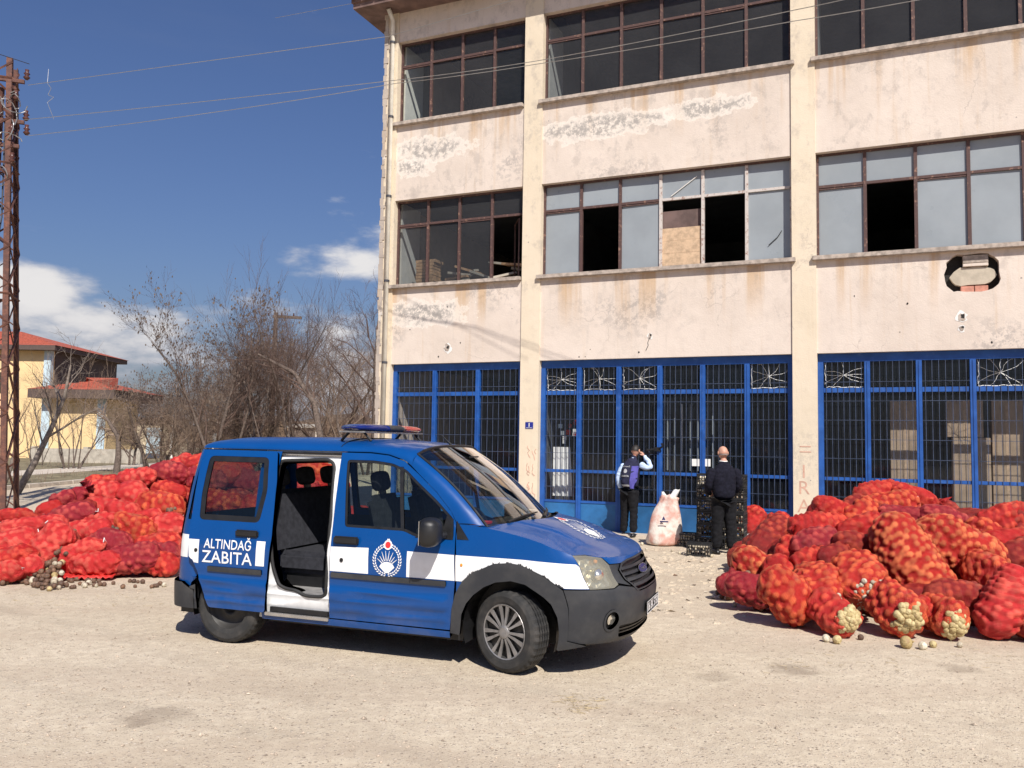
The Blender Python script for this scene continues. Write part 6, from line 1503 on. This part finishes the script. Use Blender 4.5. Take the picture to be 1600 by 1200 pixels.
# loose onions round the right heap
for (px, py, r, kd) in ((1291, 1003, .040, 'whiteonion'), (1308, 1006, .045, 'onion'), (1416, 1013, .062, 'onion'), (1442, 1015, .040, 'whiteonion'), (1458, 1012, .035, 'onion'), (1500, 1012, .030, 'garlic'), (1180, 952, .034, 'whiteonion'), (1176, 944, .040, 'garlic'), (1148, 948, .030, 'garlic'), (1128, 936, .035, 'brownonion'), (1122, 930, .038, 'brownonion'), (1132, 930, .035, 'garlic'), (1138, 938, .035, 'brownonion'), (1190, 956, .03, 'brownonion'), (1209, 860, .028, 'whiteonion'), (1345, 1000, .03, 'brownonion')):
    q = gnd(px, py); o = onion((q.x, q.y, r * .85), r, kd, None, 'loose_onion'); tag(o, ({'onion': 'yellow', 'whiteonion': 'cream white', 'garlic': 'pale dusty', 'brownonion': 'dark brown'}[kd]) + (' loose onion on the ground in front of the open sacks' if px > 1280 else ' loose onion on the ground at the left foot of the right heap'), 'onion', ('onions in front of the open sacks ' if px > 1280 else 'onions at the left foot of the right heap ') + kd)
# brown windfall onions showing in the hollows
for (cx, cy, n, zf, g) in ((108, 842, 8, zL, 'l'), (170, 828, 9, zL, 'l'), (237, 772, 8, zL, 'l'), (98, 860, 5, zL, 'l'), (262, 798, 5, zL, 'l'), (1215, 916, 8, zR, 'r'), (1236, 900, 5, zR, 'r'), (1176, 902, 6, zR, 'r')):
    for k in range(n):
        q = pile_pt(cx + rr.gauss(0, 7), cy + rr.gauss(0, 5), zf); d = (CO - q).normalized(); q = q + d * .12
        o = onion(q, rr.uniform(.028, .04), 'brownonion', None, 'loose_onion'); tag(o, 'dark shrivelled onion lying between the sacks of the %s heap' % ('left' if g == 'l' else 'right'), 'onion', 'shrivelled onions in the %s heap' % ('left' if g == 'l' else 'right'))
# ================================================================ people and goods at the gate
def skin_fig(name, joints, edges, mat, parent, sub=2, root=0):
    sub = 3 if name in ('body', 'trousers', 'sleeve') else sub
    me = bpy.data.meshes.new(name); me.from_pydata([j[0] for j in joints], edges, []); o = bpy.data.objects.new(name, me); COL.objects.link(o)
    sk = o.modifiers.new('s', 'SKIN'); sk.use_smooth_shade = True; me.skin_vertices or None
    if not me.skin_vertices:
        bm = bmesh.new(); bm.from_mesh(me); bm.verts.layers.skin.verify(); bm.to_mesh(me); bm.free()
    for i, j in enumerate(joints):
        r = j[1]; g_ = 1.16; r = tuple(q * g_ for q in r) if hasattr(r, '__len__') else r * g_; me.skin_vertices[0].data[i].radius = r if hasattr(r, '__len__') else (r, r)
    me.skin_vertices[0].data[root].use_root = True
    sb = o.modifiers.new('b', 'SUBSURF'); sb.levels = sub; sb.render_levels = sub
    dg = bpy.context.evaluated_depsgraph_get(); dg.update(); nm = bpy.data.meshes.new_from_object(o.evaluated_get(dg)); nm.name = name
    bpy.data.objects.remove(o)
    if mat.name.split('.')[0] in ('black_navy_knit', 'black_trouser_cloth', 'dark_vest_cloth', 'pale_blue_shirt'):      # creases in the cloth
        nv = [v.normal.copy() for v in nm.vertices]
        for v, n_ in zip(nm.vertices, nv):
            p = v.co; a_ = mnoise.noise(Vector((p.x * 9, p.y * 9, p.z * 22))) + .6 * mnoise.noise(Vector((p.x * 25 + 5, p.y * 25, p.z * 40))); v.co = p + n_ * .011 * a_
    nm.materials.clear(); nm.materials.append(mat); nm.polygons.foreach_set('use_smooth', [True] * len(nm.polygons))
    r_ = bpy.data.objects.new(name, nm); COL.objects.link(r_); r_.parent = parent; return r_
def hand(wrist, d, side, mat, parent, curl=.5, s_=1.0, name='hand'):
    """palm with four unequal fingers and a thumb off its side"""
    d = Vector(d).normalized(); side = Vector(side); side = (side - d * side.dot(d)).normalized(); n = d.cross(side); w = Vector(wrist)
    J = [(tuple(w), .024 * s_), (tuple(w + d * .045 * s_), (.034 * s_, .018 * s_)), (tuple(w + d * .085 * s_), (.036 * s_, .016 * s_))]; E_ = [(0, 1), (1, 2)]
    o = skin_fig(name, J, E_, mat, parent, 1)
    for k, (off, ln) in enumerate(((-.030, .068), (-.010, .078), (.010, .074), (.029, .058))):
        b = w + d * .07 * s_ + side * off * s_; m_ = b + (d * math.cos(curl * .6) + n * math.sin(curl * .6)) * ln * .55 * s_; e = m_ + (d * math.cos(curl * 1.8) + n * math.sin(curl * 1.8)) * ln * .55 * s_
        skin_fig('finger', [(tuple(b), .009 * s_), (tuple(m_), .0085 * s_), (tuple(e), .007 * s_)], [(0, 1), (1, 2)], mat, o, 1)
    b = w + d * .022 * s_ + side * -.022 * s_; m_ = b + (d * .6 - side * .8).normalized() * .035 * s_ + n * .01; e = m_ + (d * .9 - side * .2).normalized() * .03 * s_ + n * .012
    skin_fig('thumb', [(tuple(b), .012 * s_), (tuple(m_), .010 * s_), (tuple(e), .0085 * s_)], [(0, 1), (1, 2)], mat, o, 1)
    return o
def head(c, yaw, pitch, mat, parent, bald, hairmat):
    """+y is where the face points"""
    T = Matrix.Translation(c) @ Matrix.Rotation(yaw, 4, 'Z') @ Matrix.Rotation(pitch, 4, 'X')
    mb = MB().sphere((0, 0, 0), (.084, .102, .116), 28, 20)
    V = []
    for v in mb.V:
        x, y, z = v
        if z < -.02: x *= 1 - .30 * (-z - .02) / .1; 
        if z < -.01 and y < 0: y *= 1 - .35 * (-z) / .118
        if y > .05: 
            if abs(x) < .022 and -.035 < z < .02: y += .020 * (1 - abs(x) / .022) * (1 - abs(z + .018) / .04 if abs(z + .018) < .04 else 0)      # nose
            for ex in (-.03, .03):
                dd = math.hypot(x - ex, z - .012); y -= .010 * math.exp(-(dd / .013) ** 2)                                                  # eye sockets
            y -= .006 * math.exp(-((z + .052) / .006) ** 2) * (abs(x) < .028)                                                              # mouth line
        V.append(tuple(T @ Vector((x, y, z))))
    mb.V = V; o = mb.build('head', mat, parent, smooth=True)
    for sx in (-1, 1):
        MB().sphere((0, 0, 0), (.012, .022, .033), 12, 8, T=T).build('ear', mat, o, smooth=True, loc=tuple((T @ Vector((sx * .079, -.008, -.002))) - T.to_translation() + Vector(c) - T @ Vector((0, 0, 0)) + T.to_translation() - Vector(c)) if False else None) if False else None
        e = MB(); e.sphere((0, 0, 0), (.011, .021, .032), 12, 8); e.V = [tuple(T @ (Vector(v) + Vector((sx * .086, -.006, -.002)))) for v in e.V]; e.build('ear', mat, o, smooth=True)
        e = MB(); e.sphere((0, 0, 0), .011, 8, 6); e.V = [tuple(T @ (Vector(v) + Vector((sx * .03, .082, .012)))) for v in e.V]; e.build('eye', M['white'], o, smooth=True)
    hb = MB().sphere((0, 0, 0), (.089, .106, .119), 24, 16); keep = []
    for i, v in enumerate(hb.V):
        x, y, z = v; rn = .004 * mnoise.noise(Vector((x, y, z)) * 60); hb.V[i] = tuple(T @ Vector((x * (1 + rn * 9), y * (1 + rn * 9) - .003, z * (1 + rn * 6))))
        keep.append(((y < .035 and z > -.045) or (z > .055)) if not bald else (y < .02 and -.055 < z < -.005))
    hb.F = [f for f in hb.F if all(keep[i] for i in f)]; hb.M = [0] * len(hb.F)
    hb.build('hair', hairmat, o, smooth=True)
    return o
def shoe(x, y, yaw, mat, parent):
    T = Matrix.Translation((x, y, 0)) @ Matrix.Rotation(yaw, 4, 'Z'); mb = MB(); V = []; F = []; n = 12
    for (yy, w, h) in ((-.10, .030, .05), (-.07, .040, .085), (0, .042, .085), (.07, .048, .06), (.13, .044, .045), (.165, .02, .03)):
        for k in range(n): a = 6.2832 * k / n; V.append(tuple(T @ Vector((w * math.cos(a), yy, max(0, h * .5 + h * .5 * math.sin(a))))))
    for i in range(5):
        for k in range(n): F.append((i * n + k, i * n + (k + 1) % n, (i + 1) * n + (k + 1) % n, (i + 1) * n + k))
    F += [tuple(reversed(range(n))), tuple(range(5 * n, 6 * n))]; return mb.add(V, F).build('shoe', mat, parent, smooth=True)
# local frame: +y = facing direction, origin between the feet
# the man in the vest, leaning to the glass with his right hand to his brow
pv = gnd(984, 839); t = thing('person', 'person in dark vest and pale blue shirt peering through the barred window, hand raised', 'person', (pv.x, pv.y, .0), -BETA - .25)
S1 = 1.03
def sc1(l): return [((tuple(Vector(p) * S1)), r) for p, r in l]
body = skin_fig('body', sc1([((0, -.02, .91), (.165, .125)), ((-.01, .0, 1.10), (.16, .115)), ((-.01, .05, 1.28), (.185, .12)), ((0, .09, 1.42), (.15, .10)), ((0, .125, 1.50), (.055, .055)), ((0, .16, 1.56), (.05, .05))]), [(0, 1), (1, 2), (2, 3), (3, 4), (4, 5)], M['vest'], t, 2)
tr_ = skin_fig('trousers', sc1([((0, -.02, 1.0), (.15, .115)), ((-.08, -.02, .85), (.112, .118)), ((.08, -.02, .85), (.112, .118)), ((-.11, .0, .48), .072), ((.10, -.03, .48), .072), ((-.13, -.02, .08), (.062, .07)), ((.11, -.06, .08), (.062, .07))]), [(0, 1), (0, 2), (1, 3), (2, 4), (3, 5), (4, 6)], M['trouser'], t, 2)
shoe(-.13 * S1, .02, .15, M['shoe'], t); shoe(.11 * S1, -.02, -.12, M['shoe'], t)
skin_fig('sleeve', sc1([((-.16, .07, 1.40), .062), ((-.24, .02, 1.24), .052), ((-.27, .0, 1.10), .045), ((-.25, .06, .92), .036), ((-.245, .075, .86), .034)]), [(0, 1), (1, 2), (2, 3), (3, 4)], M['shirt'], t, 2)
hand(Vector((-.245, .075, .865)) * S1, (.05, .1, -1), (0, 1, 0), M['skin'], t, .6)
skin_fig('sleeve', sc1([((.16, .08, 1.41), .064), ((.27, .12, 1.33), .056), ((.37, .17, 1.33), .050), ((.27, .22, 1.46), .042), ((.17, .22, 1.56), .036)]), [(0, 1), (1, 2), (2, 3), (3, 4)], M['shirt'], t, 2)
hand(Vector((.175, .22, 1.55)) * S1, (-.55, .1, .8), (.2, 1, 0), M['skin'], t, .5)
skin_fig('neck', sc1([((0, .125, 1.48), .052), ((0, .17, 1.58), .048)]), [(0, 1)], M['skin'], t, 1)
head(Vector((0, .205, 1.655)) * S1, 0, -.25, M['skin'], t, False, M['hair'])
skin_fig('collar', sc1([((-.045, .10, 1.50), .028), ((0, .075, 1.505), .03), ((.045, .10, 1.50), .028)]), [(0, 1), (1, 2)], M['shirt'], t, 1)
# coloured side of the vest, reflective band, back print
def on_back(x, z, o=.004):
    # lay small prints on the real back of the body mesh
    loc = Vector((x, -1, z)); ok, hit, n, _ = body.ray_cast(loc, Vector((0, 1, 0)))
    return (hit + n * o) if ok else Vector((x, -.1, z))
bpy.context.view_layer.update()
def patch(name, x0, x1, z0, z1, mat, nx=8, nz_=6, o=.005):
    V = [tuple(on_back(x0 + (x1 - x0) * i / nx, z0 + (z1 - z0) * j / nz_, o)) for i in range(nx + 1) for j in range(nz_ + 1)]
    F = [(i * (nz_ + 1) + j, (i + 1) * (nz_ + 1) + j, (i + 1) * (nz_ + 1) + j + 1, i * (nz_ + 1) + j + 1) for i in range(nx) for j in range(nz_)]
    return link(name, mesh(name, V, F, True), mat, body)
patch('vest_side', .055, .155, .96, 1.40, M['purple']); patch('reflective_band', -.135, .05, 1.00, 1.035, M['greytape'], 8, 2, .006)
TV, TF = text_mesh('ZABITA', .045, .001); link('back_lettering', mesh('back_lettering', [tuple(on_back(-.05 + v[0], 1.20 + v[1], .007)) for v in TV], TF), M['greytape'], body)
TV, TF = text_mesh('ALTINDA\u011e', .032, .0005); link('back_lettering', mesh('back_lettering', [tuple(on_back(-.05 + v[0], 1.385 + v[1], .007)) for v in TV], TF), M['greytape'], body)
V = [tuple(on_back(-.05 + .035 * math.cos(6.283 * k / 14), 1.30 + .04 * math.sin(6.283 * k / 14), .007)) for k in range(14)]; link('back_crest', mesh('back_crest', V, [tuple(range(14))]), M['greytape'], body)
# the bald man in the dark jumper
pv = gnd(1131, 866); t = thing('person', 'bald person in black jumper and trousers seen from behind in front of the crate stack', 'person', (pv.x, pv.y, .0), .12)
S1 = 1.035
body2 = skin_fig('body', sc1([((0, 0, .86), (.175, .135)), ((0, .0, 1.04), (.185, .14)), ((0, .0, 1.24), (.205, .135)), ((0, -.005, 1.39), (.185, .11)), ((0, .0, 1.475), (.075, .07)), ((0, .01, 1.52), (.055, .055))]), [(0, 1), (1, 2), (2, 3), (3, 4), (4, 5)], M['navy'], t, 2)
skin_fig('trousers', sc1([((0, 0, 1.0), (.17, .135)), ((-.085, 0, .84), (.12, .125)), ((.085, 0, .84), (.12, .125)), ((-.115, .01, .46), .085), ((.115, .0, .46), .085), ((-.125, .0, .09), (.068, .075)), ((.125, -.01, .09), (.068, .075))]), [(0, 1), (0, 2), (1, 3), (2, 4), (3, 5), (4, 6)], M['trouser'], t, 2)
shoe(-.13, .03, .2, M['shoe'], t); shoe(.13, .02, -.2, M['shoe'], t)
for sx in (-1, 1):
    skin_fig('sleeve', sc1([((sx * .17, -.01, 1.405), .080), ((sx * .235, -.01, 1.27), .074), ((sx * .262, -.005, 1.12), .066), ((sx * .225, .12, 1.0), .052), ((sx * .16, .21, .98), .042)]), [(0, 1), (1, 2), (2, 3), (3, 4)], M['navy'], t, 2)
    hand(Vector((sx * .175, .215, .98)) * S1, (-sx * .8, .5, -.1), (0, .2, 1), M['skin'], t, .7)
skin_fig('neck', sc1([((0, .0, 1.47), .062), ((0, .02, 1.58), .060)]), [(0, 1)], M['skin'], t, 1)
MB().tube([tuple(Vector((.058 * math.cos(a * .5236), .012 + .056 * math.sin(a * .5236), 1.515 + .006 * math.sin(a * .5236))) * S1) for a in range(13)], .012, 6, cap=False).build('collar', M['white'], t, smooth=True)
head(Vector((0, .035, 1.648)) * S1, 0, -.12, M['skin'], t, True, plain('grey_hair', (.25, .2, .18), .8, scale=60))

# big woven sack by the gate, crates and baskets
q = gnd(1034, 852); t = thing('woven_sack', 'tall bulging white woven sack with a blue mark standing against the blue gate', 'sack', (q.x, q.y, 0), -.3)
V = []; F = []; n = 28; rr = random.Random(5); rows = [(0, .27), (.04, .32), (.12, .33), (.26, .31), (.42, .285), (.56, .26), (.68, .22), (.78, .18), (.86, .17), (.92, .19)]
for (h, r) in rows:
    for k in range(n):
        a = 6.2832 * k / n; w = r * (1 + .10 * math.sin(3 * a + h * 6) + (.05 + .1 * (h > .6)) * rr.uniform(-1, 1)); V.append((w * math.cos(a) * 1.0 + .16 * h, w * .72 * math.sin(a), h + (.02 + .05 * (h > .8)) * rr.uniform(-1, 1) * (h > .05)))
for j in range(len(rows) - 1):
    for k in range(n): F.append((j * n + k, j * n + (k + 1) % n, (j + 1) * n + (k + 1) % n, (j + 1) * n + k))
F.append(tuple(reversed(range(n)))); F.append(tuple(range((len(rows) - 1) * n, len(rows) * n)))
me = mesh('sack_body', V, F, True); sbody = link('sack_body', me, M['sack'], t); md = sbody.modifiers.new('s', 'SUBSURF'); md.levels = 1; md.render_levels = 1
tp = MB(); 
for (x0, dx, zt, w0, w1) in ((.17, .10, 1.02, .075, .06), (.06, -.05, .97, .08, .02)):
    V = []; F = []
    for j in range(5):
        f_ = j / 4
        for k in range(10): a = 6.2832 * k / 10; w = w0 + (w1 - w0) * f_; V.append((x0 + dx * f_ + w * math.cos(a) * (1 + .2 * math.sin(k * 2.3)), .045 * math.sin(a) * (1.3 - f_ * .6) + .01 * math.sin(k * 5 + j), .84 + (zt - .84) * f_ + .012 * math.sin(k * 3)))
    for j in range(4):
        for k in range(10): F.append((j * 10 + k, j * 10 + (k + 1) % 10, j * 10 + 10 + (k + 1) % 10, j * 10 + 10 + k))
    tp.add(V, F)
tp.build('sack_ears', M['sacktop'], t, smooth=True)
mk = MB(); mk.add([(.03, -.268, .48), (.10, -.262, .48), (.065, -.262, .55)], [(0, 1, 2)]); mk.add([(.0, -.275, .44), (.15, -.268, .44), (.15, -.268, .465), (.0, -.275, .465)], [(0, 1, 2, 3)]); mk.build('printed_mark', M['navyprint'], t)
def crate(loc, rz, label, group, w=.46, d=.34, h=.21, heap=0, kind='garlic'):
    t = thing('crate', label, 'crate', loc, rz, group); mb = MB(); T_ = .012
    mb.box((-w / 2, -d / 2, 0), (w / 2, d / 2, .012))
    for (x0, x1, y0, y1) in ((-w / 2, w / 2, -d / 2, -d / 2 + T_), (-w / 2, w / 2, d / 2 - T_, d / 2), (-w / 2, -w / 2 + T_, -d / 2 + T_, d / 2 - T_), (w / 2 - T_, w / 2, -d / 2 + T_, d / 2 - T_)):
        mb.box((x0, y0, h - .03), (x1, y1, h)); mb.box((x0, y0, .012), (x1, y1, .03))
        mb.box((x0, y0, h * .45), (x1, y1, h * .45 + .014))
        lx = x1 - x0; ly = y1 - y0; n = int(max(lx, ly) / .042)
        for k in range(n + 1):
            if lx > ly: a = x0 + (lx - .012) * k / n; mb.box((a, y0 + .0015, .03), (a + .012, y1 - .0015, h - .03))
            else: a = y0 + (ly - .012) * k / n; mb.box((x0 + .0015, a, .03), (x1 - .0015, a + .012, h - .03))
    mb.build('crate_shell', M['crate'], t); rr = random.Random(int(loc[0] * 977 + loc[2] * 311))
    ob = MB(); lay = 3 + heap
    for L_ in range(lay):
        z = .04 + L_ * .052; s_ = 1 if L_ < 3 else .75
        for i in range(9):
            for j in range(6):
                if rr.random() < (.12 if heap else .5): continue
                x = (-w / 2 + .035 + (w - .07) * i / 8) * s_ + rr.uniform(-.008, .008); y = (-d / 2 + .035 + (d - .07) * j / 5) * s_ + rr.uniform(-.008, .008)
                if L_ < lay - 1 and 0 < i < 8 and 0 < j < 5: continue
                ob.sphere((x, y, z), rr.uniform(.022, .029), 7, 5)
    f = ob.build('garlic_fill', M[kind], t, smooth=True); f['kind'] = 'stuff'; return t
q = gnd(1070, 853); crate((q.x, q.y, 0), -.42, 'single low black crate heaped with white onions right of the woven sack', 'black crates by the gate', .46, .34, .24, 1, 'whiteonion')
q = gnd(1112, 858)
nm = ('bottom', 'second', 'third', 'fourth', 'fifth', 'topmost')
for k in range(6): crate((q.x - .0, q.y + .15, .222 * k), -.42 + random.uniform(-.04, .04), '%s black crate of the left stack behind the bald person' % nm[k], 'stacked black crates', .40, .36, .215, 0, 'garlic')
for k in range(6): crate((q.x + .40, q.y - .02, .222 * k), -.42 + random.uniform(-.04, .04), '%s black crate of the right stack behind the bald person' % nm[k], 'stacked black crates', .39, .36, .215, 0, 'garlic')
q = gnd(1093, 868); crate((q.x, q.y, 0), -.3, 'low black crate in front of the left stack beside the feet of the bald person', 'black crates by the gate', .40, .32, .21, 0, 'garlic')
# red sack with white sacking under it, right of the bald man
q = gnd(1180, 856); t = thing('white_sacking', 'crumpled white sacking under the upright red sack right of the bald person', 'sack', (q.x + .15, q.y + .2, 0), 0)
sk_ = MB().sphere((0, 0, .13), (.34, .2, .16), 20, 10); sk_.V = [tuple(Vector(v) * (1 + .18 * mnoise.noise(Vector(v) * 9))) for v in sk_.V]; sk_.V = [(v[0], v[1], max(0.0, v[2])) for v in sk_.V]; sk_.build('sacking', M['sacktop'], t, smooth=True)
me = sack_mesh(.62, .46, .40, 991, bump=.03); o = link('onion_sack', me, NET['red']); o.location = (q.x + .02, q.y + .35, .46); o.rotation_euler = (0, R_(-62), .6); tag(o, 'upright bright red sack between the bald person and the pillar', 'sack', 'onion sacks by the gate')
crate((q.x - .05, q.y - .02, 0), .1, 'black crate of garlic on the ground under the upright red sack', 'black crates by the gate', .42, .3, .2, 0, 'garlic')
rr = random.Random(3)
for (px, py) in ((1050, 862), (1062, 866), (1108, 868), (1112, 871), (1160, 858), (1192, 851), (1168, 866), (1155, 868), (1010, 860), (1003, 852), (1175, 862)):
    g_ = gnd(px, py); r = rr.uniform(.022, .034); o = onion((g_.x, g_.y, r * .86), r, rr.choice(('garlic', 'whiteonion')), None, 'loose_onion'); tag(o, 'pale loose bulb dropped on the ground near the crates', 'onion', 'bulbs dropped near the crates')
